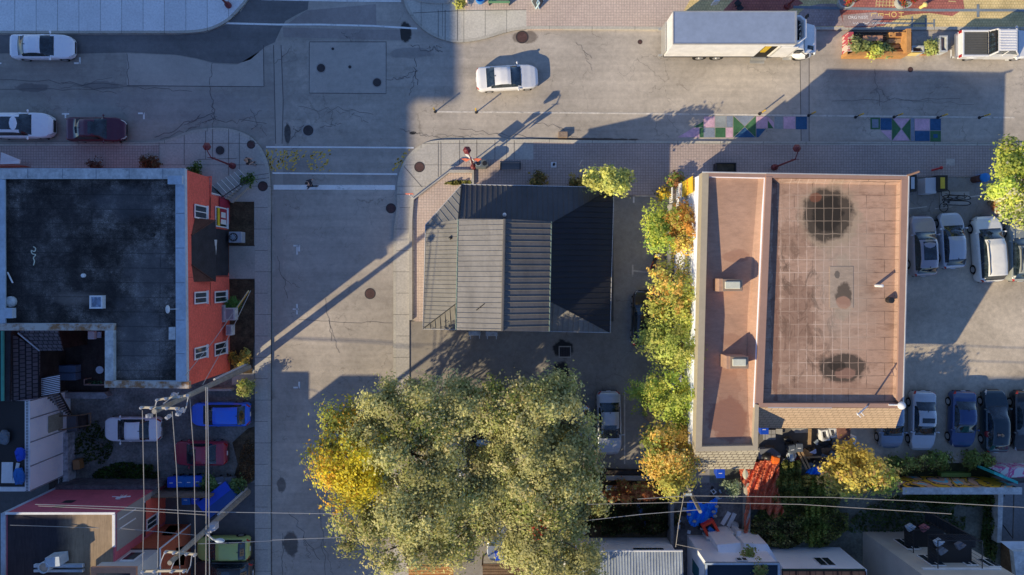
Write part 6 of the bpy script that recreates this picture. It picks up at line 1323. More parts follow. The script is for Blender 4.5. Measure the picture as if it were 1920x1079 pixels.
x, y = P(83, 1064, 7.6)[:2]; t_ = thing('roof_fan', 'round metal exhaust fan with tan cap and square duct on the dark roof', 'roof fan', (x, y, zp + .03)); MB().lathe(x, y, [(.36, 6.7), (.36, 7.7), (.31, 7.7), (.29, 7.4)], 20).build('drum', M_zinc, t_, smooth=False); MB().lathe(x, y, [(.33, 7.4), (.33, 7.6), (.05, 7.65)], 16).build('fan_cap', pm('tan_cap', (.42, .33, .25)), t_); MB().cbox(x + .55, y + .35, 7.2, .9, .6, .9, rz=.1).build('duct', M_zinc, t_); MB().box(x - 1.2, x + 2, y - .35, y - .15, 6.65, 6.85).box(x - 1.2, x + 2, y - .65, y - .5, 6.65, 6.85).build('support_rail', M_zinc, t_)
# ---- brick house with grey upper storey
b = bld('brick_and_grey_house', 'orange brick house with grey clad upper storey beside the lime green car', 330, 1000)
M_obrick = bricks('orange_brick', (.52, .13, .06), (.44, .11, .055), (.22, .09, .06), .24, .08, .008, 'xz', amt=.12)
yb_ = G(0, 983)[1]; X0, X1 = P(232, 1030, 4.7)[0], G(358, 0)[0]
MB().box(X0, X1, yb_ - 50, yb_, 0, 4.6).build('wall', M_obrick, b); MB().box(X0, X1, yb_ - 7, yb_ + .04, 4.6, 4.7).build('ledge', M_brn, b)
Xu0 = P(222, 1031, 4.75)[0]; M_gclad = weathered('grey_cladding', (.46, .46, .45), .06, .8, 4)
MB().box(Xu0, X1 - .04, yb_ - 50, yb_ - .02, 4.7, 7.6).build('upper_wall', M_gclad, b)
q = [nwall(*p, yb_ + .02) for p in ((230, 1052), (262, 1036))]; zA, zB_ = sorted((q[0][2], q[1][2])); xA, xB = q[0][0], q[1][0]
xm = (nwall(241, 1036, yb_)[0] + nwall(230, 1052, yb_)[0]) / 2; wq = .95
f = MB().box(xm, xm + .95, yb_ - .02, yb_ + .05, zA, zB_).build('window', M_wfr, b); MB().box(xm + .1, xm + .85, yb_ + .04, yb_ + .07, zA + .12, zB_ - .12).build('pane', M_glass, f)
mb = MB(); rp = [(Xu0 - .1, yb_ + .08), (X1 + .06, yb_ + .08), (X1 + .06, yb_ - 6.9), (Xu0 - .1, yb_ - 6.9)]; edge_run(mb, rp, .38, 7.5, 7.68); mb.build('cornice', pm('orange_cornice', (.52, .26, .16)), b); MB().box(Xu0 + .3, X1 - .3, yb_ - 6.6, yb_ - .3, 7.6, 7.62).build('roof', M_croof, b)
MB().box(G(240, 0)[0], G(314, 0)[0], G(0, 2200)[1], G(0, 1010)[1], 7.62, 10.).build('unseen_setback_box', M_gclad, b)  # unseen setback box, added and drawn long to shade the side street
x_, _, z_ = nwall(315, 990, yb_); MB().slab([(*nwall(303, 1003, yb_)[:2], 0)] * 0 or [nwall(322, 985, yb_), nwall(343, 985, yb_), nwall(326, 1003, yb_), nwall(306, 1003, yb_)], .01) if False else None
q = [nwall(*p, yb_ + .03) for p in ((318, 986), (341, 985), (322, 1004), (303, 1004))]; mb = MB(); mb.face(q).face(q[::-1]); mb.build('white_panel', M_wfr, b)
q = [nwall(*p, yb_ + .04) for p in ((330, 1028), (350, 1022), (345, 1060), (325, 1062))]; MB().face(q).face(q[::-1]).build('vent_grille', M_zinc, b)
MB().tube([(X1 + .05, yb_ + .05, .2), (X1 + .05, yb_ + .05, 4.7)], .06, 6).tube([(X1 + .05, yb_ - 3, 4.65), (X1 + .05, yb_, 4.65)], .06, 6).build('downpipe', M_wfr, b)
b = bld('flat_roofed_extension', 'small black flat roofed brick extension between the pink wall and brick house', 290, 950)
MB().prism(PL([(237, 943), (271, 942), (271, 1006), (238, 1008)], 3.), 0, 2.9).build('wall', M_brickR, b); MB().prism(PL([(236, 942), (272, 941), (272, 1007), (237, 1009)], 3.), 2.9, 3.).build('roof', M_shd, b); MB().prism(PL([(236, 941), (272, 940), (272, 943), (236, 944)], 3.05), 3.0, 3.06).build('edge_trim', M_wfr, b)
Xe = P(271, 0, 3.)[0]; xwin(b, Xe, 274, 294, 968, 990)
# ---- pergola fence, blue bins, dumpster
t_ = thing('slatted_fence', 'grey weathered slatted fence behind the blue bins', 'fence', (*G(360, 918), .05)); mb = MB(); F0, F1 = Vector(G(300, 914)), Vector(G(414, 914))
for k in row(34): p = F0 + (F1 - F0) * k / 33; mb.slab([(p.x, p.y, .3), (p.x + .10, p.y, .3), (p.x + .10, p.y - .02, 2.1), (p.x, p.y - .02, 2.1)][:4], .02) if False else mb.box(p.x, p.x + .11, p.y - .03, p.y, .1, 2.1)
mb.build('slat', weathered('grey_slats', (.22, .19, .16), .3, 2), t_)
for z in (2.1, .5): MB().box(F0.x, F1.x + .15, F0.y - .10, F0.y + .0 - .03, z - .06, z + .04).build('rail', M_wood, t_)
for p in (F0, F1): MB().box(p.x - .06, p.x + .06, p.y - .16, p.y - .04, 0, 2.15).build('post', M_wood, t_)
def wheelie(px, py, m, lb, rz=0., s=1., h=1.0, grp='wheeled bins in the yards', tagm=True):
    x, y = P(px, py, h)[:2]; t_ = thing('wheeled_bin', lb, 'bin', (x, y, .05), rz, grp)
    mb = MB(); mb.v = [(a * s, b_ * s, c_) for a, b_, c_ in [(-.24, -.26, .08), (.24, -.26, .08), (.24, .26, .08), (-.24, .26, .08), (-.30, -.36, h - .08), (.30, -.36, h - .08), (.30, .34, h - .08), (-.30, .34, h - .08)]]; mb.f = [(0, 3, 2, 1), (4, 5, 6, 7), (0, 1, 5, 4), (1, 2, 6, 5), (2, 3, 7, 6), (3, 0, 4, 7)]
    mb.build('body', m, t_, world=False, bevel=.03); MB().box(-.32 * s, .32 * s, -.38 * s, .38 * s, h - .08, h).build('lid', m, t_, world=False, bevel=.03)
    MB().tube([(-.25 * s, .40 * s, h - .06), (.25 * s, .40 * s, h - .06)], .025, 6).build('handle', m, t_, world=False)
    for sx in (-.24, .24): MB().tube([(sx * s - .03, .28 * s, .1), (sx * s + .03, .28 * s, .1)], .1, 10).build('wheel', M_tyre, t_, world=False)
    if tagm: MB().box(-.15, .10, -.05, .0, h, h + .004).build('sticker', M_wfr, t_, world=False)
for a in [(322, 905, M_blueb, 'royal blue bin at the left end of the row of four', .0), (339, 904, M_blue2, 'lighter blue bin second from the left in the row of four', -.05), (355, 904, M_blue2, 'lighter blue bin third in the row of four', .02), (371, 903, M_blueb, 'royal blue bin at the right end of the row of four', -.03), (349, 937, M_blue2, 'lighter blue bin below the slatted fence', .03), (367, 936, M_blueb, 'royal blue bin below the slatted fence', .0),
          (413, 905, M_greyb, 'black bin left of the pair beside the second utility pole', .2), (429, 906, M_greyb, 'dark grey bin right of the pair beside the second utility pole', .0), (1425 + 8, 805, M_blueb, 'small blue bin in the corner of the shingled skirt', 0.), (1351, 887, M_blueb, 'blue bin alone behind the tan shingled wall', 0.), (936, 1041, M_blueb, 'blue barrel-like bin in the gap below the olive trees', .1)]: wheelie(*a[:4], rz=a[4])
x, y = P(408, 938, 1.2)[:2]; t_ = thing('dumpster', 'navy blue ribbed dumpster standing askew beside the second utility pole', 'dumpster', (x, y, .05), math.radians(38)); mb = MB(); mb.box(-1.3, 1.3, -.7, .7, .1, 1.2); mb.build('body', pm('dumpster_blue', (.012, .07, .28), rough=.5), t_, world=False, bevel=.03); MB().box(-1.32, 1.32, -.0, .74, 1.2, 1.26).build('lid', M_blueb, t_, world=False); mb = MB()
for k in row(12): mb.box(-1.25 + k * .22, -1.2 + k * .22, -.76, -.7, .15, 1.2)
mb.build('rib', pm('dumpster_rib', (.01, .04, .16)), t_, world=False)
# ---- southern houses
M_wst = weathered('white_stucco', (.84, .86, .9), .1, .8, 5)
M_grib = weathered('grey_ribbed_sheet', (.40, .45, .5), .15, .6, 5, .5, .4, streak=(2, .3, 1))
b = bld('ribbed_roof_house', 'white house with pale grey ribbed metal roof beside the olive trees', 1180, 1050); yw = G(0, 1008)[1]; xa_, xb_ = P(1060, 1030, 3.4)[0], G(1251, 0)[0]
MB().box(xa_, xb_, yw - 9, yw, 0, 3.35).build('wall', M_wst, b); e0, e1 = P(1060, 1035, 3.5), P(1280, 1035, 3.5)
parribs('roof', [(e0[0], e0[1], 3.45), (e1[0], e1[1], 3.45), (e1[0], e1[1] - 9, 4.6), (e0[0], e0[1] - 9, 4.6)], (0, 1), .2, M_grib, b, r=.022)
MB().tube([(e0[0], e0[1] + .05, 3.45), (e1[0], e1[1] + .05, 3.45)], .07, 6).build('gutter', M_wfr, b)
def nwin(par, px0, px1, py0, py1, yw, m=1, fr=M_wfr, name='window'):
    zA = nwall(0, py0, yw)[2]; zB_ = nwall(0, py1, yw)[2]; xA = nwall(px0, py0, yw)[0]; xB = nwall(px1, py0, yw)[0]
    f = MB().box(xA, xB, yw - .02, yw + .05, zA, zB_).build(name, fr, par); w_ = (xB - xA) / (m + 1); mb = MB()
    for k in row(m + 1): mb.box(xA + w_ * k + .07, xA + w_ * (k + 1) - .04, yw + .045, yw + .07, zA + .08, zB_ - .08)
    mb.build('pane', M_glass, f)
nwin(b, 1187, 1243, 1029, 1034, yw, 4, M_black)
b = bld('dark_roofed_house', 'white walled house with dark blue flat roof and notch of sunlight', 1390, 1060); yw = G(0, 1000)[1]; zz = 5.0
X0, X1 = P(1322, 1055, zz)[0], P(1461, 1055, zz)[0]; Yn = P(0, 1055, zz)[1]
MB().box(X0 + .1, X1 - .1, Yn - 8, Yn - .05, 0, zz - .1).build('wall', M_wst, b); MB().box(X0, X1, Yn - 8, Yn, zz - .1, zz).build('roof', weathered('navy_roofing', (.03, .045, .065), .2), b); mb = MB(); edge_run(mb, [(X0, Yn), (X1, Yn), (X1, Yn - 8), (X0, Yn - 8)], .12, zz, zz + .12); mb.build('parapet', M_zinc, b)
MB().prism(PL([(1345, 1022), (1388, 1018), (1392, 1050), (1350, 1053)], 3.2), 0, 3.2).build('porch_roof', M_wst, b); MB().prism(PL([(1396, 1020), (1440, 1022), (1460, 1055), (1400, 1055)], 3.), 0, 2.9).build('porch_roof', M_pvc, b); nwin(b, 1378, 1398, 1047, 1053, Yn, 1)
MB().box(X0 + .08, X0 + .11, Yn - 2.2, Yn - 1.2, 1.5, 3.2).build('side_window', pm('teal_panel', (.02, .14, .18)), b)
b = bld('orange_tiled_house', 'flat white fronted house with orange tiled roof and green edge', 1540, 1060); Yn = G(0, 1026)[1]; X0, X1 = P(1432, 1030, 0)[0], G(1574, 0)[0]
MB().box(X0, X1, Yn - 8, Yn, 0, 3.9).build('wall', M_wst, b); nwin(b, 1523, 1552, 1047, 1062, Yn, 1)
z0_ = 3.9; Ye = P(0, 1071, 4.1)[1]; M_ot = bricks('orange_roof_tiles', (.52, .22, .11), (.46, .19, .10), (.2, .08, .05), .6, .35, .03, amt=.15); ea, eb = P(1466, 1071, 4.1), P(1622, 1071, 4.1)
MB().slab([ea, eb, (eb[0], eb[1] - 8, 5.4), (ea[0], ea[1] - 8, 5.4)], .1).build('roof', M_ot, b); mb = MB().tube([(ea[0], ea[1] + .08, 4.08), (eb[0], eb[1] + .08, 4.08)], .07, 6); mb.build('gutter', pm('dark_green_gutter', (.02, .05, .03)), b); mb = MB()
for k in row(7): xx = ea[0] + (eb[0] - ea[0]) * k / 6; mb.tube([(xx, ea[1], 4.15), (xx, ea[1] - 8, 5.45)], .05, 4)
mb.build('roof_batten', M_brn, b)
# beige rendered house with balconies
b = bld('beige_rendered_house', 'beige grey rendered house with white windows and two black balconies', 1690, 1020); Yn = G(0, 996)[1]; X0, X1 = G(1617, 0)[0], G(1765, 0)[0]
M_peb = weathered('pebbledash', (.46, .43, .38), .12, .6, 16, bump=.5); MB().box(X0, X1, Yn - 10, Yn, 0, 9.).build('wall', M_peb, b); MB().box(X0 - .1, X1 + .1, Yn - 10, Yn + .1, 9., 9.15).build('roof', M_shd, b)
for a in ((1674, 1700, 1012, 1031, 1), (1722, 1748, 1012, 1022, 1), (1718, 1745, 1042, 1062, 1), (1774, 1795, 1036, 1061, 1), (1830, 1853, 1049, 1064, 1)): nwin(b, *a[:4], Yn, a[4])
MB().box(X0 + .5, X1 - .3, Yn, Yn + .06, nwall(0, 1066, Yn)[2], nwall(0, 1069, Yn)[2]).build('white_band', M_wfr, b)
for (px0, px1, py0, py1, z_) in ((1697, 1770, 984, 1007, 3.0), (1741, 1822, 1003, 1035, 5.6)):
    q = PL([(px0, py0), (px1, py0), (px1, py1), (px0, py1)], z_); ys_ = sorted((q[0][1], Yn)); f = MB().box(q[0][0], q[1][0], Yn, q[0][1], z_ - .12, z_).build('balcony', M_black, b); mb = MB()
    for (a_, b_) in (((q[0][0], Yn), (q[0][0], q[0][1])), ((q[0][0], q[0][1]), (q[1][0], q[0][1])), ((q[1][0], q[0][1]), (q[1][0], Yn))):
        mb.tube([(*a_, z_ + 1), (*b_, z_ + 1)], .035, 5); n_ = max(3, int(math.dist(a_, b_) / .22))
        for k in row(n_ + 1): u = k / n_; mb.tube([(a_[0] + (b_[0] - a_[0]) * u, a_[1] + (b_[1] - a_[1]) * u, z_), (a_[0] + (b_[0] - a_[0]) * u, a_[1] + (b_[1] - a_[1]) * u, z_ + 1)], .014, 4)
    mb.build('railing', M_black, f)
for (px, py, z_, m_, lb, nm) in ((1707, 990, 3.3, M_zinc, 'grey cushion on the lower black balcony', 'cushion'), (1733, 991, 3.3, pm('pink_cloth', (.4, .15, .18)), 'pink bundle on the lower black balcony', 'bundle'), (1760, 1018, 6., M_zinc, 'pale folded chair on the upper black balcony', 'folded_chair'), (1766, 1034, 6., pm('grey_crate', (.2, .22, .25)), 'grey slatted crate on the upper black balcony edge', 'crate'), (1800, 1024, 6.1, pm('grey_cloth', (.15, .16, .19)), 'grey cloth parasol folded on the upper black balcony', 'parasol')):
    x, y = P(px, py, z_)[:2]; solo(nm, MB().cbox(x, y, z_ - .08, .45, .4, .3, rz=.5).cbox(x + .1, y + .1, z_ + .15, .3, .08, .3, rz=.5), m_, lb, nm.replace('_', ' '), bevel=.03)
t_ = thing('outdoor_stair', 'black steel stair running from the balconies across the beige house', 'stairs', P(1800, 1000, 3)); mb = MB(); a_, b_ = Vector(P(1738, 980, 3.)), Vector(P(1826, 1030, 5.6))
for k in row(14): p = a_.lerp(b_, k / 13); mb.box(p.x - .12, p.x + .12, p.y + .1, p.y + .8, p.z - .03, p.z)
mb.build('tread', M_black, t_); MB().tube([a_ + Vector((0, .8, .9)), b_ + Vector((0, .8, .9))], .035, 5).tube([a_ + Vector((0, .1, 0)), b_ + Vector((0, .1, 0))], .05, 5).tube([a_ + Vector((0, .8, 0)), b_ + Vector((0, .8, 0))], .05, 5).build('railing', M_black, t_)
b = bld('garden_shed', 'small white topped shed at the lower right edge', 1905, 1040, 'shed'); MB().prism([G(1876, 1018), G(1960, 1018), G(1960, 1100), G(1876, 1100)], 0, 2.2).build('wall', M_wood, b); MB().prism(PL([(1876, 1016), (1960, 1016), (1960, 1032), (1896, 1032)], 2.3), 2.2, 2.3).build('roof', M_wfr, b); MB().prism(PL([(1900, 1034), (1960, 1034), (1960, 1079), (1905, 1079)], 2.6), 2.21, 2.6).build('upper_roof', M_zincold, b)
# ---- painted retaining wall
t = NT('street_art_paint'); w_ = t.noise(.45, 3, .5, dist=1.2)
c = t.ramp(w_, [(.30, (.10, .42, .52)), (.38, (.62, .33, .18)), (.44, (.02, .02, .02)), (.47, (.72, .36, .03)), (.53, (.72, .36, .03)), (.55, (.03, .03, .03)), (.58, (.60, .32, .22)), (.68, (.12, .45, .55)), (.8, (.35, .5, .15))])
c.node.color_ramp.interpolation = 'CONSTANT'; M_art = t.fin(c, .6)
b = thing('mural_wall', 'low wall painted with orange, black and cyan street art behind the parking row', 'wall', (*G(1770, 893), 0)); yA = G(0, 893)[1]; xA, xB = G(1655, 0)[0], G(1858, 0)[0]
MB().box(xA, xB, yA - .3, yA, 0, 2.6).build('painted_face', M_art, b); MB().box(xA - .05, xB + .3, yA - .5, yA - .02, 2.6, 2.7).build('coping', M_zincold, b)
b = thing('yard_wall', 'pale capped wall running south from the painted wall', 'wall', (*G(1870, 960), 0)); MB().prism(PL([(1872, 912), (1882, 912), (1878, 1018), (1870, 1018)], 1.0), 0, 1.0).build('block', M_zincold, b)
t = NT('cyan_wall_paint'); M_cy = t.fin(t.mix(t.ramp(t.noise(2., 3), [(.55, 0.), (.6, 1.)]), (.04, .38, .36), (.10, .50, .48)), .6)
b = thing('cyan_wall', 'turquoise painted wall segment joining the pink painted roof', 'wall', (*G(1840, 885), 0)); MB().prism([G(1820, 866), G(1862, 884), G(1862, 889), G(1819, 871)], 0, 2.5).build('block', M_cy, b)
t = NT('pink_graffiti_paint'); c = t.ramp(t.noise(.8, 3, .5, dist=1.5), [(.4, (.62, .56, .55)), (.52, (.55, .10, .25)), (.6, (.62, .40, .45)), (.7, (.02, .02, .02))]); c.node.color_ramp.interpolation = 'CONSTANT'; M_pg = t.fin(c, .6)
b = thing('painted_shed_roof', 'low roof painted with pink and white graffiti at the right edge', 'shed', (*G(1890, 880), 0)); MB().prism([G(1832, 868), G(1990, 868), G(1990, 884), G(1868, 886)], 0, 1.3).build('roof', M_pg, b)
solo('green_board', MB().box(*sorted((G(1757, 0)[0], G(1812, 0)[0])), G(0, 891)[1], G(0, 884)[1], .06, .5), pm('olive_green', (.16, .24, .05)), 'olive green board lying before the painted wall', 'board')
t_ = thing('gate_surround', 'thin black metal gate frame standing in the pale concrete yard', 'frame', (*G(1895, 925), .06)); MB().tube([P(1882, 916, 2.6), P(1901, 924, 2.4), P(1899, 1010, 2.4)], .04, 5).tube([(*G(1882, 930), .06), P(1882, 916, 2.6)], .04, 5).tube([(*G(1880, 985), .06), P(1899, 1010, 2.4)], .04, 5).build('rail', M_black, t_)
for i, (px, py) in enumerate(((1396, 885), )):
    t_ = thing('board_wall', 'grey concrete wall between the blue tarpaulin yard and orange tarpaulin', 'wall', (*G(1400, 940), 0)); MB().prism([G(1393, 900), G(1401, 900), G(1399, 1010), G(1391, 1010)], 0, .8).build('block', M_conc0, t_)
t_ = thing('timber_wall', 'thin grey timber wall left of the blue tarpaulin', 'wall', (*G(1254, 960), 0)); MB().prism([G(1249, 935), G(1256, 935), G(1255, 1012), G(1250, 1012)], 0, 1.3).build('panel', weathered('grey_boards', (.22, .22, .23), .3), t_)
for py, lb, z in ((893, 'upper grey concrete kerb wall behind the silver sedan', .5), (911, 'thin white rail in front of the rust red creeper', .9)):
    solo('kerb_wall' if py == 893 else 'rail', MB().prism([G(1135, py - (5 if py == 893 else 1)), G(1222, py - (4 if py == 893 else -1)), G(1222, py + (5 if py == 893 else 2)), G(1135, py + (4 if py == 893 else 1))], 0, z), M_conc0 if py == 893 else M_wfr, lb, 'wall' if py == 893 else 'rail')
solo('timber_edging', MB().prism([G(1125, 878), G(1222, 880), G(1222, 886), G(1125, 885)], 0, .6), M_woodD, 'dark timber edging across the end of the parking bays', 'edging')
# tarpaulins
def tarp(name, label, pts, m, h, n=26, fold=.12, dirx=True, seed=0):
    """crumpled sheet filling a px polygon"""
    import bmesh
    xs = [p[0] for p in pts]; ys = [p[1] for p in pts]; mb = MB(); x0, x1, y0, y1 = min(xs), max(xs), min(ys), max(ys); V = {}
    def ins(x, y):
        c = False; j = len(pts) - 1
        for i in range(len(pts)):
            if (pts[i][1] > y) != (pts[j][1] > y) and x < (pts[j][0] - pts[i][0]) * (y - pts[i][1]) / (pts[j][1] - pts[i][1]) + pts[i][0]: c = not c
            j = i
        return c
    nx = int((x1 - x0) / 2.2); ny = int((y1 - y0) / 2.2)
    def vid(i, j):
        if (i, j) not in V:
            x = x0 + (x1 - x0) * i / nx; y = y0 + (y1 - y0) * j / ny
            q = (x * .8 + y * .28) if dirx else (x + y * .4)
            z = h + fold * (math.sin(q * .55 + math.sin(y * .05) * 2) + .6 * math.sin(q * 1.1 + 1) * math.sin(y * .09)) + rnd.uniform(-.04, .04)
            V[(i, j)] = len(mb.v); mb.v.append(P(x + rnd.uniform(-.5, .5), y + rnd.uniform(-.5, .5), max(z, .08)))
        return V[(i, j)]
    for i in range(nx):
        for j in range(ny):
            if ins(x0 + (x1 - x0) * (i + .5) / nx, y0 + (y1 - y0) * (j + .5) / ny): mb.f.append((vid(i, j + 1), vid(i + 1, j + 1), vid(i + 1, j), vid(i, j)))
    return solo(name, mb, m, label, 'tarpaulin')
M_ot2 = weathered('orange_tarp_cloth', (.62, .17, .09), .3, 1., 4, .5, .5, streak=(3, .6, 1)); M_bt = weathered('blue_tarp_cloth', (.015, .24, .88), .2, 1.5, 5, .45, .5)
tarp('orange_tarpaulin', 'large orange tarpaulin draped down beside the tan shingled wall', [(1412, 868), (1436, 862), (1462, 866), (1458, 920), (1470, 960), (1456, 975), (1445, 972), (1435, 955), (1406, 955), (1404, 1000), (1394, 1000), (1396, 960), (1402, 920), (1388, 898), (1386, 878)], M_ot2, .9, fold=.2)
tarp('blue_tarpaulin', 'crumpled bright blue tarpaulin weighted with stones in the concrete yard', arc([(1288, 942), (1300, 938), (1322, 945), (1342, 934), (1345, 950), (1343, 965), (1330, 978), (1316, 982), (1300, 988), (1289, 975), (1288, 942)], 3), M_bt, .35, fold=.1)
tarp('blue_tarpaulin', 'small blue and white tarpaulin beside the wooden planks', arc([(1510, 888), (1520, 876), (1535, 872), (1544, 886), (1530, 890), (1510, 888)], 3), M_bt, .5, fold=.12)
for k in row(9):
    px, py = [(1292, 965), (1302, 978), (1318, 984), (1330, 975), (1338, 960), (1341, 968), (1335, 978), (1325, 982), (1344, 950)][k]; x, y = P(px, py, .5)[:2]
    mb = MB().ball(x, y, .5, .16, .12, .1, 8, 5); solo('stone', mb, M_conc0, 'pale stone holding down the edge of the blue tarpaulin', 'stone', 'stones on the blue tarpaulin')
# bits in the yards
def item(name, lb, cat, mb, m, **kw): return solo(name, mb, m, lb, cat, **kw)
def plank(px0, py0, px1, py1, w_, z, m, lb, name='plank', th=.05):
    a_, b_ = Vector(P(px0, py0, z)), Vector(P(px1, py1, z)); d_ = (b_ - a_).normalized(); n_ = Vector((-d_.y, d_.x, 0)) * w_ / 2
    return solo(name, MB().slab([tuple(a_ + n_), tuple(b_ + n_), tuple(b_ - n_), tuple(a_ - n_)], th), m, lb, name.replace('_', ' '))
plank(1496, 846, 1513, 880, .14, .8, M_plank, 'long pale plank left of the two lying beside the maroon sheet'); plank(1503, 846, 1519, 879, .14, .8, M_plank, 'long pale plank right of the two lying beside the maroon sheet'); plank(1512, 858, 1542, 857, .12, .7, M_plank, 'short plank laid crossways under the yellow tree'); plank(1519, 804, 1518, 834, .22, .9, M_plank, 'upright looking post among the scrap near the shingled skirt', 'post'); plank(1580, 826, 1583, 850, .12, .8, M_plank, 'short board left of the pair near the car park edge'); plank(1586, 828, 1590, 852, .12, .8, M_plank, 'short board right of the pair near the car park edge'); plank(1505, 846, 1521, 857, .5, .6, M_woodO, 'broken orange plywood piece behind the long planks'); plank(1525, 868, 1541, 874, .35, .5, M_plank, 'torn plywood scrap at the yellow tree edge')
plank(1541, 850, 1572, 846, .7, .5, M_wood, 'brown pallet board partly under the yellow tree', 'pallet'); plank(1435, 837, 1452, 839, .22, .4, M_wood, 'brown doormat at the corner of the building', 'doormat')
item('maroon_sheet', 'dark maroon metal sheet among the scrap', 'metal sheet', MB().prism(PL([(1481, 862), (1500, 858), (1505, 870), (1492, 879)], .5), .3, .5), pm('maroon_metal', (.13, .03, .03)))
item('rusty_shed_roof', 'rusty brown roof sheet dappled with sun beside the skirt', 'roof sheet', MB().prism(PL([(1569, 803), (1595, 803), (1594, 826), (1572, 824)], 2.), 1.9, 2.), weathered('rusty_sheet', (.24, .12, .09), .4, 3, 8))
item('white_basin', 'white moulded basin left of the pair in the scrap yard', 'basin', (lambda mb: (edge_run(mb, PL([(1539, 808), (1552, 806), (1557, 826), (1542, 828)], .9), .1, .3, .9), mb)[1])(MB()), M_wfr); item('white_basin', 'white moulded basin right of the pair in the scrap yard', 'basin', (lambda mb: (edge_run(mb, PL([(1554, 804), (1568, 804), (1569, 820), (1559, 822)], .9), .1, .3, .9), mb)[1])(MB()), M_wfr)
item('upright_board', 'narrow white panel standing by the orange scrap', 'panel', MB().prism(PL([(1598, 819), (1606, 819), (1605, 836), (1601, 836)], 1.5), .1, 1.5), M_wfr)
item('grey_canvas', 'grey canvas sheet at the foot of the shingled corner', 'canvas', MB().prism(PL([(1424, 843), (1450, 841), (1464, 852), (1462, 862), (1422, 862)], .7), .1, .7), weathered('grey_canvas_cloth', (.20, .21, .23), .2))
for (px, py, lb, rz) in ((1486, 843, 'tilted grey bin lid left of the pair in the scrap yard', .2), (1499, 840, 'square grey bin lid right of the pair in the scrap yard', 0.)): wheelie(px, py, M_greyb, lb, rz=rz, s=.8, h=.9)
item('round_tub', 'round grey tub near the orange tarpaulin', 'tub', MB().lathe(*P(1473, 868, .6)[:2], [(.24, .06), (.30, .6), (.26, .6), (.2, .15)], 18), pm('tub_grey', (.28, .31, .36)))
item('laundry_basket', 'oval white laundry basket in the scrap yard', 'basket', MB().lathe(*P(1484, 855, .6)[:2], [(.22, .2), (.3, .62), (.26, .62), (.18, .25)], 18, sx=1.2), M_wfr)
item('fan_shaped_paper', 'pale blue folded umbrella on black bags', 'umbrella', MB().slab([P(1518, 849, .9), P(1530, 842, 1.), P(1531, 850, .9), P(1528, 852, .9)], .02), pm('pale_blue_cloth', (.45, .5, .7)))
item('orange_machine', 'orange and grey garden machine on top of the orange tarpaulin', 'garden machine', MB().cbox(*P(1455, 862, 1.4)[:2], 1.3, .5, .35, .4, rz=-.2).cbox(*P(1455, 868, 1.4)[:2], 1.2, .4, .25, .3), pm('bright_orange', (.85, .18, .02)), bevel=.04)
item('black_bag', 'black rubbish bag leaning by the orange garden machine', 'bag', MB().ball(*P(1441, 858, 1.)[:2], .8, .4, .3, .4), M_black)
for k in row(26):
    px, py = rnd.uniform(1478, 1590), rnd.uniform(824, 876); x, y = P(px, py, .5)[:2]
    if k < 12: item('black_bag', 'black rubbish bag in the heap under the skirt', 'bag', MB().ball(x, y, .3, rnd.uniform(.25, .45), rnd.uniform(.2, .35), rnd.uniform(.2, .35), 9, 5), M_black, group='black rubbish bags in the scrap heap')
    else: item('scrap_piece', 'small mixed scrap piece in the heap under the skirt', 'scrap', MB().cbox(x, y, rnd.uniform(.3, .8), rnd.uniform(.2, .7), rnd.uniform(.1, .4), .12, rz=rnd.uniform(0, 3), rx=rnd.uniform(-.4, .4)), rnd.choice([M_wood, M_zinc, M_woodO, M_rust, M_greyb]), group='scrap pieces in the heap')
item('stepping_slab', 'pale tiled slab patch at the building corner', 'paving', MB().prism([G(1430, 806), G(1453, 806), G(1453, 824), G(1430, 824)], .06, .12), concrete('small_slabs', (.35, .34, .33), .45, .45)); item('stepping_slab', 'single light slab beside the tiled patch', 'paving', MB().prism([G(1454, 804), G(1466, 804), G(1466, 815), G(1454, 813)], .06, .11), M_conc0); item('stepping_slab', 'long broken slab under the shingled skirt', 'paving', MB().prism([G(1482, 803), G(1514, 803), G(1514, 811), G(1490, 812)], .06, .11), M_conc0)
# red machine, boat, tank, boards in the concrete yard
x, y = P(1336, 998, 1.)[:2]; t_ = thing('red_cart', 'red orange utility cart with blue load in its black tray', 'cart', (x, y, .06), math.radians(28)); mb = MB(); edge_run(mb, [(-.5, -.75), (.5, -.75), (.5, .75), (-.5, .75)], .2, .5, .9); mb.build('tub', pm('bright_red', (.72, .05, .015)), t_, world=False, bevel=.03); MB().box(-.32, .32, -.56, .56, .5, .6).build('tray', M_black, t_, world=False); MB().cbox(0, .1, .7, .3, .5, .15, rz=.4).build('load', M_blue2, t_, world=False)
for sx in (-.5, .5):
    for sy in (-.5, .5): MB().tube([(sx - .06, sy, .22), (sx + .06, sy, .22)], .22, 12).build('wheel', M_tyre, t_, world=False)
item('white_counter', 'curved white counter edge below the red cart', 'counter', MB().prism(PL([(1325, 1012), (1352, 1014), (1378, 1002), (1376, 998), (1350, 1008), (1325, 1008)], 1.2), .1, 1.2), M_wfr); item('white_board', 'white board leaning against the yard corner', 'board', MB().prism(PL([(1382, 996), (1390, 996), (1388, 1010), (1380, 1008)], 1.5), .3, 1.5), M_wfr)
for a in ((1354, 984, 1368, 961, 'left one of two crossed white planks on the dark yard'), (1366, 988, 1378, 963, 'right one of two crossed white planks on the dark yard')): plank(a[0], a[1], a[2], a[3], .3, .12, M_wfr, a[4], 'white_plank')
item('satellite_ball', 'round grey bowl on the dark yard', 'bowl', MB().ball(*P(1380, 987, .5)[:2], .3, .28, .28, .25, 16, 8), M_zincold); item('round_pot', 'pale green round lid at the foot of the pink tarpaulin tail', 'lid', MB().lathe(*P(1402, 996, .8)[:2], [(.16, .1), (.17, .8), (.1, .84)], 16), pm('pale_green', (.45, .52, .36)))
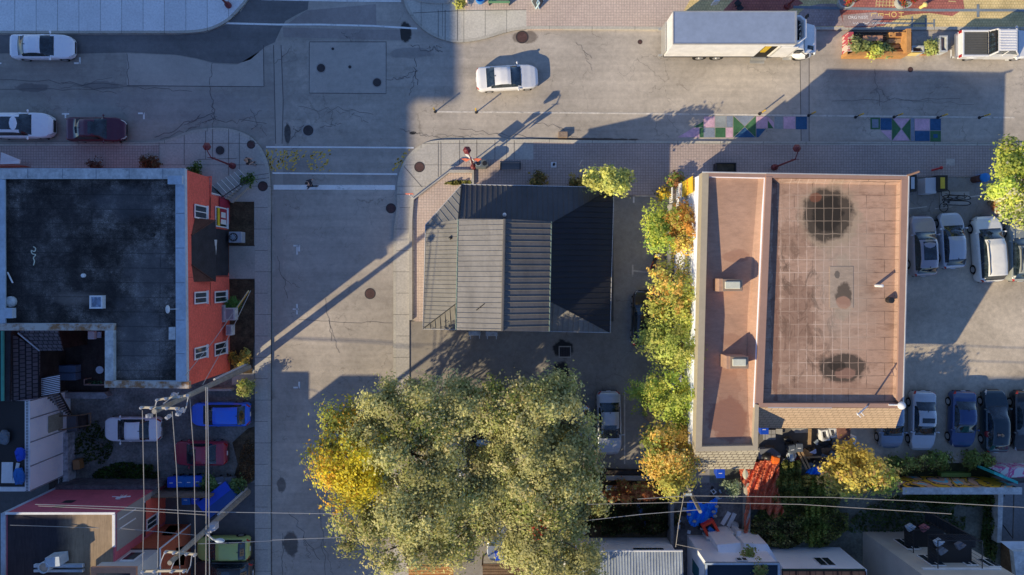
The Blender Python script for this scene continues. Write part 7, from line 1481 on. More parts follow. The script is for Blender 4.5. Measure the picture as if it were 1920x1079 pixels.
def boat(name, lb, px0, py0, px1, py1, w_, z, m):
    a_, b_ = Vector(P(px0, py0, z)), Vector(P(px1, py1, z)); n_ = 10; mb = MB(); d_ = b_ - a_; nn = Vector((-d_.y, d_.x, 0)).normalized(); prev = None
    for i in range(n_ + 1):
        u = i / n_; hw_ = w_ / 2 * math.sin(PI * min(.97, max(.03, u))) ** .6; c_ = a_ + d_ * u; ring = [c_ + nn * hw_, c_ + Vector((0, 0, -.12)), c_ - nn * hw_, c_ + Vector((0, 0, .04))]; k = len(mb.v); mb.v += [tuple(p) for p in ring]
        if prev is not None:
            for q in range(4): r_ = (q + 1) % 4; mb.f.append((prev + q, prev + r_, k + r_, k + q))
        prev = k
    return solo(name, mb, m, lb, name.replace('_', ' '))
boat('surfboard', 'pale surfboard standing behind the orange tarpaulin top', 1397, 880, 1398, 899, .42, 1.5, pm('cream_board', (.6, .58, .42))); boat('blue_kayak', 'long narrow blue kayak lying in the dark yard', 1190, 930, 1211, 990, .40, .5, pm('kayak_blue', (.10, .16, .40)))
boat('silver_board', 'small silver board at the creeper edge', 1125, 920, 1134, 940, .3, .8, M_zinc); item('wire_crate', 'white wire crate below the rust red creeper', 'crate', (lambda mb: (edge_run(mb, PL([(1149, 939), (1162, 939), (1162, 950), (1149, 950)], .5), .05, .1, .5), mb)[1])(MB()).box(P(1155, 0, .4)[0], P(1156, 0, .4)[0], P(0, 950, .4)[1], P(0, 939, .4)[1], .4, .45), M_wfr)
item('white_chair', 'white plastic chair lying in the dark yard', 'chair', MB().cbox(*P(1133, 962, .4)[:2], .35, .5, .45, .05, rz=.6).cbox(*P(1136, 958, .6)[:2], .6, .5, .06, .45, rz=.6), M_wfr); item('white_sheet', 'tiny white sign near the ribbed roof corner', 'sign', MB().cbox(*P(1096, 1000, 1.5)[:2], 1.5, .25, .2, .02, rz=.7), M_wfr); item('wooden_box', 'brown cardboard piece in the dark yard', 'cardboard', MB().cbox(*P(1124, 956, .3)[:2], .2, .4, .35, .1, rz=.3), M_wood)
item('plastic_frame', 'white plastic window frame lying on the concrete yard', 'frame', (lambda mb: (edge_run(mb, PL([(1332, 921), (1338, 917), (1344, 923), (1338, 928)], .2), .06, .1, .2), mb)[1])(MB()), M_wfr)
for k in row(22):
    px, py = rnd.choice([(rnd.uniform(1268, 1292), rnd.uniform(940, 1000)), (rnd.uniform(1300, 1345), rnd.uniform(980, 994)), (rnd.uniform(1330, 1360), rnd.uniform(915, 935))]); x, y = P(px, py, .3)[:2]
    item('yard_clutter', 'bit of dark yard clutter around the blue tarpaulin', 'clutter', MB().cbox(x, y, rnd.uniform(.12, .4), rnd.uniform(.12, .45), rnd.uniform(.08, .3), .1, rz=rnd.uniform(0, 3)), rnd.choice([M_black, M_greyb, M_zinc, M_wood, M_woodD]), group='clutter around the blue tarpaulin')
for (px, py, lb) in ((1305 - 6, 1036, 'small grey vent box left of the gap between the houses'), (1308, 1045, 'tall grey vent box in the gap between the houses')): item('vent_box', lb, 'vent box', MB().cbox(*P(px, py, .8)[:2], .5, .35, .8, .9), M_zincold)
# decks below the olive trees
for (px0, px1, lb) in ((766, 850, 'orange brown timber deck under the left olive tree'), (905, 950, 'timber deck steps below the blue bin in the tree gap'), (950, 990, 'dark slatted fence deck right of the timber steps')):
    t_ = thing('timber_deck', lb, 'deck', (*G((px0 + px1) / 2, 1070), .05)); mb = MB()
    for k in row(7): y_ = P(0, 1058 + k * 5, 1.)[1]; mb.box(P(px0, 0, 1)[0], P(px1, 0, 1)[0], y_ - .16, y_, .9, 1.0)
    mb.build('board', M_woodO if px0 < 900 else M_wood, t_); y_ = P(0, 1054, 1.)[1]; MB().box(P(px0, 0, 1)[0], P(px1, 0, 1)[0], y_, y_ + .08, 1.7, 1.8).build('rail', M_wood, t_)
    for xx in (px0, px1): MB().box(P(xx, 0, 1)[0] - .05, P(xx, 0, 1)[0] + .05, y_, y_ + .08, .05, 1.75).build('post', M_wood, t_)
# ================================================================== street furniture, poles, wires, people
M_lampred = pm('oxblood_paint', (.16, .025, .03), rough=.5)
def street_lamp(label, px, py, arm=(.0, 1.0), banner=None):
    x, y = G(px, py); t_ = thing('street_lamp', label, 'street lamp', (x, y, .13), group='oxblood street lamps')
    MB().lathe(x, y, [(.24, .13), (.22, .4), (.10, .5), (.085, .9)], 12).build('base', M_lampred, t_, smooth=False); MB().tube([(x, y, .8), (x, y, 3.95)], [.075, .055], 8).build('pole', M_lampred, t_)
    ax, ay = x + arm[0] * .75, y + arm[1] * .75; MB().tube([(x, y, 3.9), ((x + ax) / 2, (y + ay) / 2, 4.15), (ax, ay, 4.1)], .035, 6).tube([(x - .28, y, 3.85), (x + .28, y, 3.85)], .02, 5).build('arm', M_lampred, t_)
    f = MB().lathe(ax, ay, [(.12, 3.55), (.26, 3.9), (.30, 3.98), (.16, 4.12), (.04, 4.2)], 6).build('lantern', M_lampred, t_); MB().lathe(ax, ay, [(.11, 3.5), (.13, 3.58)], 6).build('lamp_glass', M_wfr, f)
    if banner:
        for s in (-1, 1): MB().face([(x + s * .06, y + .08, 3.2), (x + s * .40, y + .12, 3.35), (x + s * .72, y + .1, 3.25), (x + s * .42, y + .05, 2.3)]).face([(x + s * .42, y + .04, 2.3), (x + s * .72, y + .09, 3.25), (x + s * .40, y + .11, 3.35), (x + s * .06, y + .07, 3.2)]).build('banner', pm('orange_red_banner', (.75, .20, .12)), t_)
    return t_
street_lamp('oxblood street lamp beside the grey corner steps', 438, 312, (-.35, 1)); street_lamp('oxblood street lamp with red banners at the sunny corner', 888, 314, (-.35, .75), True); street_lamp('oxblood street lamp on the pavement north of the brown roof', 1450, 315, (.1, 1)); street_lamp('oxblood street lamp leaning out of frame on the upper left pavement', 430, 12, (-.4, 1))
street_lamp('oxblood street lamp on the painted pavement left of the flower tubs', 1474, 14, (.3, 1))
# utility poles and wires
def pole(label, base, top, ztop, arms, r0=.22):
    b0 = Vector((*G(*base), 0)); t0 = Vector(P(*top, ztop)); t_ = thing('utility_pole', label, 'utility pole', tuple(b0)); MB().tube([b0, t0], [r0, r0 * .7], 10).build('shaft', weathered('grey_pole_wood', (.27, .255, .225), .25, 2, 9), t_)
    MB().tube([b0 + Vector((-.1, .25, 0)), b0.lerp(t0, .42) + Vector((-.1, .2, 0))], .09, 8).build('conduit', pm('pale_conduit', (.45, .47, .5)), t_)
    for (p, q, z) in arms:
        a_, b_ = Vector(P(*p, z)), Vector(P(*q, z)); m_ = (a_ + b_) / 2; d_ = (b_ - a_); MB().cbox(m_.x, m_.y, z, d_.length, .12, .14, rz=math.atan2(d_.y, d_.x)).build('crossarm', pm('pale_timber', (.52, .45, .33)), t_)
        for u in (.04, .3, .7, .96): c_ = a_.lerp(b_, u); MB().lathe(c_.x, c_.y, [(.05, z + .06), (.09, z + .12), (.05, z + .16), (.085, z + .2), (.04, z + .27)], 8).build('insulator', pm('grey_porcelain', (.45, .46, .5), rough=.2), t_)
    return t_, b0, t0
t_, b0, t0 = pole('tall leaning utility pole by the brick building with crossarms over the white sedan', (468, 688), (289, 772), 12.6, [((264, 764), (336, 766), 12.4), ((294, 750), (356, 741), 11.6)], .21)
for k, (px, py, z) in enumerate(((280, 780, 12.), (316, 782, 11.9), (335, 775, 11.7), (341, 770, 11.6), (327, 741, 11.2))):
    x, y = P(px, py, z)[:2]; MB().cbox(x, y, z, .28, .2, .3, rz=k * .7).lathe(x, y, [(.1, z + .15), (.06, z + .3)], 8).build('switch_gear', pm('grey_porcelain'), t_)
x, y = P(347, 720 + 8, 10.6)[:2]; mb = MB().tube([P(294, 752, 11.6), P(291, 762, 11.5), P(293, 775, 11.8)], .035, 5).tube([P(353, 745, 11.4), P(349, 765, 11.2), P(345, 775, 11.3)], .03, 5).tube([P(306, 758, 11.8), P(322, 745, 11.), P(335, 737, 10.6)], .04, 5); mb.build('jumper_wire', pm('pale_conduit'), t_)
t2, b2, tt2 = pole('leaning utility pole beside the blue dumpster with crossarms at the bottom edge', (466, 922), (318, 1056), 10.8, [((266, 1071), (350, 1070), 11.4), ((310, 1034), (369, 1040), 10.2)], .21)
MB().tube([b2.lerp(tt2, .62), Vector(P(400, 1012, 7.5)), Vector(P(410, 1014, 7.4))], .06, 6).build('lamp_arm', pm('pale_conduit'), t2); MB().ball(*P(412, 1014, 7.4), .34, .16, .12, 12, 6).build('lamp_head', M_zinc, t2, smooth=True)
MB().cbox(*P(401, 987, 6.5), .4, .4, .6).cbox(*P(395, 994, 6.5), .25, .25, .4).build('junction_box', pm('grey_porcelain'), t2)
mb = MB().tube([P(310, 1034, 10.2), P(303, 1050, 10.), P(300, 1062, 10.)], .03, 5).tube([P(318, 1075, 10.), P(330, 1045, 9.8), P(345, 1032, 9.6)], .03, 5).tube([P(360, 1040, 9.5), P(357, 1062, 9.6), P(350, 1075, 9.8)], .03, 5); mb.build('jumper_wire', pm('pale_conduit'), t2)
t3, b3, tt3 = pole('short timber pole with sawn top over the blue tarpaulin', (1286, 905), (1313, 960), 6.8, [], .16)
MB().box(*sorted((P(1282, 0, 4)[0], P(1297, 0, 4)[0])), P(0, 929, 4)[1], P(0, 925, 4)[1], 3.9, 4.05).build('crossarm', M_zinc, t3)
M_wire = pm('pale_cable', (.36, .34, .31), rough=.6); M_wire2 = pm('grey_cable', (.32, .33, .35))
def wire(label, pts, r=.03, m=None, sag=0., name='power_line'):
    P_ = [Vector(P(*p)) for p in pts]; out = []
    for i in range(len(P_) - 1):
        for k in range(10): u = k / 10; q = P_[i].lerp(P_[i + 1], u); q.z -= sag * 4 * u * (1 - u); out.append(q)
    out.append(P_[-1]); return solo(name, MB().tube(out, r, 5), m or M_wire, label, 'power line')
for a in [('leftmost overhead wire running down across the white sedan', [(267, 770, 12.4), (270, 930, 11.8), (267, 1090, 11.4)]), ('second overhead wire from the left crossing the gravel yard', [(293, 775, 12.4), (298, 930, 11.8), (295, 1090, 11.4)]), ('third overhead wire from the left crossing the gravel yard', [(323, 772, 12.3), (331, 880, 11.9), (338, 1090, 11.3)]), ('fourth overhead wire passing over the maroon car', [(356, 748, 11.4), (364, 860, 11.), (366, 1000, 10.6), (366, 1095, 10.4)]), ('thick pale overhead cable over the blue hatchback', [(386, 726, 9.), (387, 860, 8.8), (386, 1095, 8.6)])]: wire(a[0], a[1], .03 if 'thick' in a[0] else .022)
wire('thin grey cable just right of the thick pale cable', [(389, 726, 8.8), (391, 860, 8.5), (393, 1095, 8.2)], .03, M_wire2)
for i, a in enumerate([('upper of two cables crossing the pink wall toward the street', [(66, 946, 8.), (230, 951, 8.), (385, 960, 8.), (640, 964, 8.2)]), ('lower of two cables crossing the pink wall', [(72, 949, 8.), (250, 957, 8.), (388, 966, 8.)]), ('service cable from the dark roof to the brick house corner', [(19, 985, 7.), (236, 992, 6.5), (370, 1004, 6.)]), ('short cable over the lime green car toward the pavement', [(372, 1020, 8.), (440, 1018, 7.6), (510, 1014, 7.)]),
                       ('long pale cable across the back yards to the right edge', [(1195, 936, 7.), (1290, 930, 7.), (1560, 933, 7.4), (1700, 939, 7.4), (1925, 952, 7.6)]), ('thin cable below the long pale cable in the back yards', [(1100, 946, 6.8), (1290, 942, 6.8), (1500, 946, 7.), (1784, 964, 7.2)]), ('cable from the short timber pole toward the olive trees', [(1085, 978, 6.), (1200, 965, 6.4), (1310, 956, 6.7)]), ('steep white cable dropping left of the blue tarpaulin', [(1283, 925, 5.), (1273, 980, 4.6), (1267, 1026, 4.2)]), ('cable from the ribbed roof house to the white walled house', [(1268, 1021, 4.), (1316, 1031, 4.4)]),
                       ('thin wire crossing the side street near the bottom', [(510, 1013, 7.), (640, 1008, 7.)]), ('upper service wire slanting across the red brick wall', [(347, 705, 8.), (400, 640, 6.5), (466, 545, 5.)]), ('lower service wire slanting across the red brick wall', [(380, 722, 8.), (420, 650, 6.), (470, 545, 4.5)])]): wire(a[0], a[1], .021, M_wire if i % 3 else M_wire2)
wire('yellow guy wire guard rising beside the brick wall bed', [(446, 576, 1.2), (466, 546, 3.)], .06, pm('yellow_guard', (.65, .45, .08)), name='guy_wire')
# bollards
def bollard(px, py, lb, lean=True):
    x, y = G(px, py); t_ = thing('bollard', lb, 'bollard', (x, y, 0), group='flexible lane bollards'); dx = .10 if lean else 0
    MB().lathe(x, y, [(.12, .0), (.11, .05), (.05, .07)], 12).build('foot', M_black, t_); MB().tube([(x, y, .05), (x, y, 1.15)], .045, 8).build('post', M_black, t_)
    for z in (.62, .78, .94, 1.08): MB().tube([(x, y, z), (x, y, z + .075)], .055, 8).build('yellow_band', pm('reflective_yellow', (.8, .5, .05)), t_)
for i, (px, py) in enumerate([(816, 210), (893, 211), (1424, 214), (1516, 217), (1604, 220), (1676, 220), (1758, 221), (1836, 221)]): bollard(px, py, ['flexible bollard alone at the start of the white lane line', 'second bollard from the left below the driving white sedan', 'bollard at the painted lane squares where the sunlight ends', 'bollard beside the tar joint in the big shadow', 'bollard left of the second group of painted squares', 'bollard above the pink and green painted triangles', 'bollard at the right end of the painted squares', 'last bollard near the right edge of the big shadow'][i])
# corner traffic sign, direction sign, litter bins, bench
x, y = G(776, 372); t_ = thing('traffic_sign', 'orange red sign plate on a white post at the corner kerb', 'sign', (x, y, .13)); MB().tube([(x, y, .13), (x, y, 2.3)], .04, 8).build('post', M_wfr, t_); MB().cbox(x, y + .06, 2.3, .55, .03, .55).build('plate', pm('orange_red_banner'), t_)
x, y = G(877, 303); t_ = thing('wayfinding_sign', 'white edged information sign beside the banner lamp', 'sign', (x + .25, y - .1, .13)); MB().tube([(x + .25, y - .1, .13), (x + .25, y - .1, 2.)], .04, 8).build('post', M_wfr, t_); MB().cbox(x + .25, y, 1.9, .75, .04, .9, rz=-.6).build('plate', M_wfr, t_)
x, y = G(904, 311); t_ = thing('twin_litter_bin', 'round ended grey litter bin with two black openings by the lamp', 'litter bin', (x, y, .13)); mb = MB().prism([(x - .45, y - .3), (x + .3, y - .3), (x + .5, y - .15), (x + .5, y + .15), (x + .3, y + .3), (x - .45, y + .3)], .13, 1.1); mb.build('body', pm('bin_grey_green', (.12, .14, .15)), t_, bevel=.05); MB().lathe(x - .24, y, [(.17, 1.1), (.17, 1.13)], 16).lathe(x + .22, y, [(.17, 1.1), (.17, 1.13)], 16).build('opening', M_black, t_); MB().lathe(x - .24, y, [(.20, 1.095), (.20, 1.115)], 16).build('ring', M_zinc, t_)
def bench(px, py, L_, lb, m, back=True, rz=0, z=.13):
    x, y = G(px, py); t_ = thing('bench', lb, 'bench', (x, y, z), rz)
    for k in row(3): MB().box(-L_ / 2, L_ / 2, -.25 + k * .15, -.13 + k * .15, .42, .46).build('seat_slat', m, t_, world=False)
    if back: MB().box(-L_ / 2, L_ / 2, .22, .27, .5, .85).build('backrest', m, t_, world=False)
    for s in (-1, 1): MB().box(s * L_ / 2 - .06 * s - .03, s * L_ / 2 - .06 * s + .03, -.25, .25, 0, .5).build('leg', M_black, t_, world=False)
bench(957, 313, 1.55, 'grey metal bench standing in the shade on the brick pavement', pm('bench_grey', (.15, .17, .18))); bench(936, 6, 1.6, 'green slatted bench at the top of the paved north pavement', pm('bench_green', (.10, .25, .14)), rz=PI)
x, y = G(1055, 254); item('drain_stone', 'brown boxed drain block at the south kerb', 'drain block', MB().box(x - .35, x + .35, y - .22, y + .22, 0, .35), weathered('rust_stone', (.28, .21, .16), .3, 3), bevel=.03)
x, y = G(1038, 310); t_ = thing('hydrant', 'short black standpipe on a pale concrete square', 'hydrant', (x, y, .13)); MB().cbox(x, y, .15, .4, .4, .06).build('pad', M_wfr, t_); MB().lathe(x, y, [(.09, .17), (.07, .5), (.1, .55), (.03, .65)], 10).build('standpipe', M_black, t_)
solo('tilted_stake', MB().tube([(*G(1085, 311), .13), (*G(1089, 304), .9)], .02, 5), M_wfr, 'thin pale stake on the shaded brick pavement', 'stake')
x, y = G(1354, 318); t_ = thing('planter_box', 'black open planter box against the north wall of the brown roof', 'planter', (x, y, .13)); mb = MB(); edge_run(mb, [(x - .7, y - .35), (x + .75, y - .35), (x + .75, y + .35), (x - .7, y + .35)], .05, .13, .9); mb.build('box', M_black, t_); MB().box(x - .64, x + .69, y - .29, y + .29, .13, .7).build('soil', M_soil, t_)
# fence, benches by the wall
t_ = thing('white_fence', 'short white picket fence beside the yellow sign', 'fence', (*G(1256, 372), .05)); 
for k in row(8): px = 1254; y_ = G(0, 356 + k * 3.6)[1]; MB().box(G(px, 0)[0], G(px, 0)[0] + .04, y_ - .05, y_ + .03, .05, 1.1).build('picket', M_wfr, t_)
MB().box(G(1254, 0)[0] - .03, G(1254, 0)[0] + .0, G(0, 383)[1], G(0, 355)[1], .9, 1.0).build('rail', M_wfr, t_)
solo('long_kerb', MB().prism([G(1250, 385), G(1257, 385), G(1252, 700), G(1245, 700)], 0, .5), M_conc0, 'grey concrete edging under the trees along the white wall', 'kerb')
x, y = G(1275, 372); item('garden_table', 'weathered garden table between the fence and white wall', 'table', MB().cbox(x, y, .7, .5, 1.4, .05).cbox(x, y, .35, .1, .9, .65), M_zincold)
x, y = G(1219, 770); item('rock', 'large flat tan boulder under the green wall tree', 'rock', MB().ball(x, y, .3, .6, .8, .45, 10, 6), weathered('tan_rock', (.36, .27, .18), .25, 2, 6))
item('rock', 'tan boulder at the foot of the right edge street tree', 'rock', MB().ball(*G(1856, 382), .3, .35, .3, .3, 10, 6), weathered('tan_rock2', (.36, .27, .18), .25, 2, 6))
# shopping cart, scooter
x, y = P(1222, 447, .7)[:2]; t_ = thing('shopping_cart', 'wire shopping cart with red trim half under the lime tree', 'cart', (x, y, .05)); mb = MB()
for z in (.5, .7, .95): mb.tube([(x - .25, y - .4, z), (x + .25, y - .4, z), (x + .28, y + .4, z), (x - .28, y + .4, z), (x - .25, y - .4, z)], .018, 4)
for k in row(6): mb.tube([(x - .25 + k * .1, y - .4, .5), (x - .25 + k * .1, y + .4, .5)], .01, 4).tube([(x - .25, y - .4 + k * .16, .95), (x - .25, y - .4 + k * .16, .5)], .01, 4)
mb.build('basket', M_zinc, t_); MB().box(x - .22, x + .2, y - .3, y + .3, .55, .62).build('load', pm('red_plastic', (.5, .03, .03)), t_); MB().tube([(x - .28, y + .5, 1.), (x + .28, y + .5, 1.)], .03, 6).build('handle', pm('red_plastic'), t_)
for sx in (-.22, .22):
    for sy in (-.35, .35): MB().tube([(x + sx - .02, y + sy, .12), (x + sx + .02, y + sy, .12)], .06, 8).build('wheel', M_tyre, t_)
x, y = P(1228, 492, .7)[:2]; t_ = thing('motor_scooter', 'red and black motor scooter with white front parked beside the wall trees', 'scooter', (x, y, .05), math.radians(70))
def sb(name, mb, m, **kw): return mb.build(name, m, t_, world=False, **kw)
for a in (-.6, .62): o = sb('wheel', MB().tube([(a, -.05, .24), (a, .05, .24)], .24, 16), M_tyre)
sb('body', MB().ball(-.35, 0, .55, .45, .17, .22).ball(.45, 0, .6, .12, .22, .35), pm('red_plastic'), smooth=True); sb('seat', MB().ball(-.25, 0, .80, .42, .14, .07), M_black, smooth=True); sb('floorboard', MB().box(-.1, .45, -.14, .14, .28, .34), M_black); sb('front_shield', MB().ball(.52, 0, .85, .1, .2, .2), M_wfr, smooth=True); sb('handlebar', MB().tube([(.42, -.33, 1.05), (.5, 0, 1.02), (.42, .33, 1.05)], .025, 6), M_black); sb('top_box', MB().cbox(-.72, 0, .95, .32, .34, .28), M_black, bevel=.05)
for s in (-1, 1): sb('mirror', MB().ball(.45, s * .36, 1.2, .02, .07, .05).tube([(.45, s * .28, 1.05), (.45, s * .36, 1.2)], .01, 4), M_black)
# ---- parklet terrace and planters on the north side
t_ = thing('parklet', 'orange wooden street terrace with benches and yellow front panel', 'terrace', (*G(1650, 82), 0)); F = lambda px, py, z=0: P(px, py, z)
def pq(pts, z): return PL(pts, z)
MB().prism([G(1590, 62), G(1707, 62), G(1707, 100), G(1590, 100)], .02, .2).build('floor', M_woodD, t_); mb = MB()
for k in row(9): mb.prism([G(1600, 66 + k * 3.6), G(1700, 66 + k * 3.6), G(1700, 68.6 + k * 3.6), G(1600, 68.6 + k * 3.6)], .2, .24)
mb.build('deck_board', M_wood, t_)
MB().prism(pq([(1700, 54), (1708.5, 54), (1708.5, 98), (1700, 98)], 1.3), .02, 1.3).build('end_wall', M_woodO, t_)
MB().prism(pq([(1669, 60), (1700, 60), (1700, 70), (1669, 70)], .7), .2, .65).build('bench', M_woodO, t_); MB().prism(pq([(1680, 62), (1697, 62), (1697, 68), (1680, 68)], .7), .66, .67).build('bench_opening', M_brn, t_)
MB().prism(pq([(1668, 72), (1700, 72), (1700, 80), (1668, 80)], .7), .2, .6).build('bench', M_plank, t_); MB().prism(pq([(1662, 92), (1702, 92), (1702, 97), (1662, 97)], .9), .2, .75).build('bench', M_woodO, t_); MB().prism(pq([(1668, 83), (1698, 83), (1698, 90), (1668, 90)], .5), .2, .4).build('bench', M_plank, t_)
MB().prism(pq([(1619, 67), (1655, 67), (1655, 77), (1616, 77)], .85), .78, .85).build('tabletop', pm('terrace_tabletop', (.50, .26, .16)), t_); MB().prism(pq([(1630, 70), (1645, 70), (1645, 74), (1630, 74)], .5), .2, .78).build('table_leg', M_brn, t_)
MB().prism(pq([(1588, 97), (1702, 97), (1702, 104), (1588, 104)], .9), .02, .9).build('front_panel', M_woodO, t_); MB().prism([G(1588, 104), G(1658, 104), G(1655, 105.5), G(1588, 105.5)], .02, .85).build('yellow_panel', pm('pale_yellow_paint', (.80, .62, .22)), t_); MB().prism([G(1700, 104), G(1722, 104), G(1716, 105.5), G(1696, 105.5)], .02, .8).build('yellow_panel', pm('pale_yellow_paint'), t_)
t = NT('pink_striped_panel'); M_ps = t.fin(t.mix(t.ramp(t.noise(1., 2, vec=t.mapped(scale=(1, 4, 1))), [(.49, 0.), (.5, 1.)]), (.62, .5, .42), (.45, .08, .10)), .7)
MB().prism(pq([(1588, 62), (1598, 62), (1596, 100), (1587, 104)], .7), .02, .9).build('side_panel', M_ps, t_); mb = MB(); mb.tube([P(1608, 60, 1.2), P(1700, 60, 1.2)], .03, 5)
for k in row(9): mb.tube([(*G(1608 + k * 11, 66), .2), P(1608 + k * 11, 60, 1.2)], .02, 5)
mb.build('railing', M_black, t_)
bush('shrub', 'green shrub filling the left corner of the wooden terrace', 1606, 88, 13, 12, 1.4, [(2, (.22, .26, .10)), (1, (.32, .32, .14))], 60); bush('shrub', 'lime green shrub spilling over the yellow front of the terrace', 1640, 96, 14, 12, 1.5, [(2, (.34, .36, .08)), (1, (.24, .28, .08))], 60); bush('shrub', 'small grey green shrub right of the lime shrub on the terrace', 1663, 94, 8, 6, 1.2, [(1, (.22, .26, .12))], 22); bush('shrub', 'pale green shrub in the planter right of the wooden terrace', 1748, 88, 13, 7, 1.2, [(2, (.34, .36, .12)), (1, (.24, .28, .10))], 50)
def planter(lb, pts, z, m, inner=M_brn):
    q = PL(pts, z); c = (sum(p[0] for p in q) / len(q), sum(p[1] for p in q) / len(q)); t_ = thing('planter', lb, 'planter', (*c, 0)); mb = MB(); inn = edge_run(mb, q, .09, .02, z); mb.build('box', m, t_); MB().prism(inn, .02, z * .6).build('soil', inner, t_)
planter('low grey planter attached right of the orange terrace wall', [(1710, 86), (1733, 86), (1733, 99), (1710, 99)], .8, M_zincold); planter('white planter box standing askew near the pickup', [(1762, 67), (1777, 67), (1777, 97), (1763, 97)], .9, M_zincold, pm('dusty_pink', (.35, .22, .2))); planter('brown planter with pale green shrub', [(1735, 86), (1760, 86), (1760, 99), (1735, 99)], .7, M_brn)
item('terrace_plinth', 'pale plinth strip below the planters beside the terrace', 'plinth', MB().prism([G(1710, 100), G(1775, 98), G(1760, 104), G(1725, 105)], .02, .3), M_woodO)
for (px, lb) in ((1588, 'left round flower tub with red blossoms at the top edge'), (1697, 'right round flower tub with red blossoms at the top edge')):
    x, y = P(px, 0, .8)[:2]; t_ = thing('flower_tub', lb, 'flower tub', (x, y, .15)); MB().lathe(x, y, [(.45, .15), (.62, .8), (.54, .8), (.45, .6)], 20).build('tub', pm('glazed_tub', (.45, .50, .48), rough=.25), t_, smooth=False); crown('flowers', [(px + 6, -2, 1., 15, 12, .4)], [(3, (.30, .04, .03)), (1, (.10, .12, .03))], 60, 18, t_, .06, .14, .2)
item('traffic_cone', 'white and orange traffic cone beside the blue tub at the top edge', 'traffic cone', MB().lathe(*G(876, 8), [(.22, .13), (.22, .18), (.14, .2), (.05, .85), (.03, .87)], 14), weathered('cone_paint', (.75, .6, .5), .3, 5, 9))
item('blue_tub', 'round bright blue tub beside the green bench', 'tub', MB().lathe(*G(901, 1), [(.36, .13), (.42, .75), (.38, .75), (.34, .5)], 20), pm('tub_blue', (.02, .22, .62))); bush('shrub', 'weedy leaves around the traffic cone', 866, 6, 6, 5, .5, [(1, (.3, .3, .08))], 12)
t_ = thing('sandwich_board', 'folding chalkboard sign with pale blue frame on the north pavement', 'sign', (*G(1008, 10), .13)); x, y = G(1008, 10)
for s in (-1, 1):
    f = MB().cbox(x + s * .16, y, .6, .06, .72, .95, ry=-s * .28, rz=-s * .5).build('frame', pm('pale_blue_frame', (.45, .6, .66)), t_); MB().cbox(x + s * .20, y, .62, .03, .56, .78, ry=-s * .28, rz=-s * .5).build('board', pm('chalkboard', (.05, .06, .07)), f)
for (px, py, lb) in ((1384, 6, 'black framed table left of the two beside the truck roof'), (1388, 15, 'black diamond shaped stand nearest the truck roof')):
    item('cafe_table', lb, 'table', MB().cbox(*P(px, py, .8)[:2], .75, .42, .42, .05, rz=.78).cbox(*P(px, py, .8)[:2], .45, .06, .06, .6), M_black)
item('white_menu_board', 'white sign board at the top edge above the truck', 'sign', MB().cbox(*P(1343, 3, 1.2)[:2], 1.0, .45, .1, .8, rz=.2), M_wfr)
x, y = P(1733, 10, .6)[:2]; item('capped_post', 'small yellow capped post on the painted pavement', 'post', MB().lathe(x, y, [(.12, .15), (.12, .7), (.2, .72), (.05, .85)], 12), pm('pale_yellow_paint'))
# ---- right hand forecourt
def signboard(lb, px0, py0, px1, py1, z, cols=((.6, .45, .05))):
    q = PL([(px0, py0), (px1, py0), (px1, py1), (px0, py1)], z); x, y = (q[0][0] + q[1][0]) / 2, (q[0][1] + q[2][1]) / 2; t_ = thing('sign_board', lb, 'sign', (x, y, .06)); w_, h_ = q[1][0] - q[0][0], q[0][1] - q[2][1]
    MB().box(q[0][0], q[1][0], q[2][1], q[0][1], .1, z).build('panel', M_black, t_); MB().box(x - w_ * .22, x + w_ * .22, y - h_ * .36, y + h_ * .36, z, z + .01).build('lettering_panel', pm('sign_gold' if cols[0] > .5 else 'sign_grey', cols), t_)
    return t_
signboard('black sign panel with grey lettering at the brown roof corner', 1704, 328, 1719, 359, 1.6, (.45, .5, .55)); s_ = signboard('black sign with yellow lettering beside the white counter', 1758, 329, 1777, 358, 1.2, (.6, .45, .05))
item('white_counter', 'white counter block left of the black and yellow sign', 'counter', MB().prism(PL([(1735, 334), (1756, 333), (1756, 363), (1735, 363)], 1.), .06, 1.), weathered('white_counter_paint', (.5, .52, .55), .08), bevel=.03)
item('red_valve', 'small red and black fire connection on the shaded pavement', 'fire connection', MB().tube([G(1742, 321) + (.3,), G(1757, 317) + (.5,)], .07, 8).ball(*G(1757, 317), .5, .13), pm('red_plastic')); item('blue_litter_bin', 'round bin with blue and white lid near the right tree', 'bin', MB().lathe(*P(1848, 333, 1.)[:2], [(.28, .06), (.33, 1.), (.1, 1.06)], 20), pm('tub_blue'))
item('brown_bin', 'brown round bin beside the blue lidded bin', 'bin', MB().lathe(*P(1838, 335, .8)[:2], [(.24, .06), (.28, .8), (.1, .84)], 18), M_brn); item('roof_corner_spout', 'copper coloured spout at the brown roof corner', 'spout', MB().tube([P(1700, 330, 7.1), P(1723, 322, 7.)], .07, 6), pm('copper', (.45, .25, .15)))
item('bike_pad', 'pale concrete pad under the bicycles', 'pad', MB().prism([G(1761, 360), G(1816, 360), G(1816, 386), G(1761, 388)], .05, .1), M_conc0)
t_ = thing('bike_rack', 'looped black steel bicycle rack on the concrete pad', 'bike rack', (*G(1795, 374), .1)); mb = MB()
for py in (370, 380): mb.tube([P(*p, .7) for p in arc([(1768, py), (1772, py - 3), (1800, py - 3), (1815, py - 2), (1820, py + 2), (1814, py + 5), (1790, py + 5), (1768, py + 4)], 3)], .035, 6)
mb.build('loop', M_black, t_)
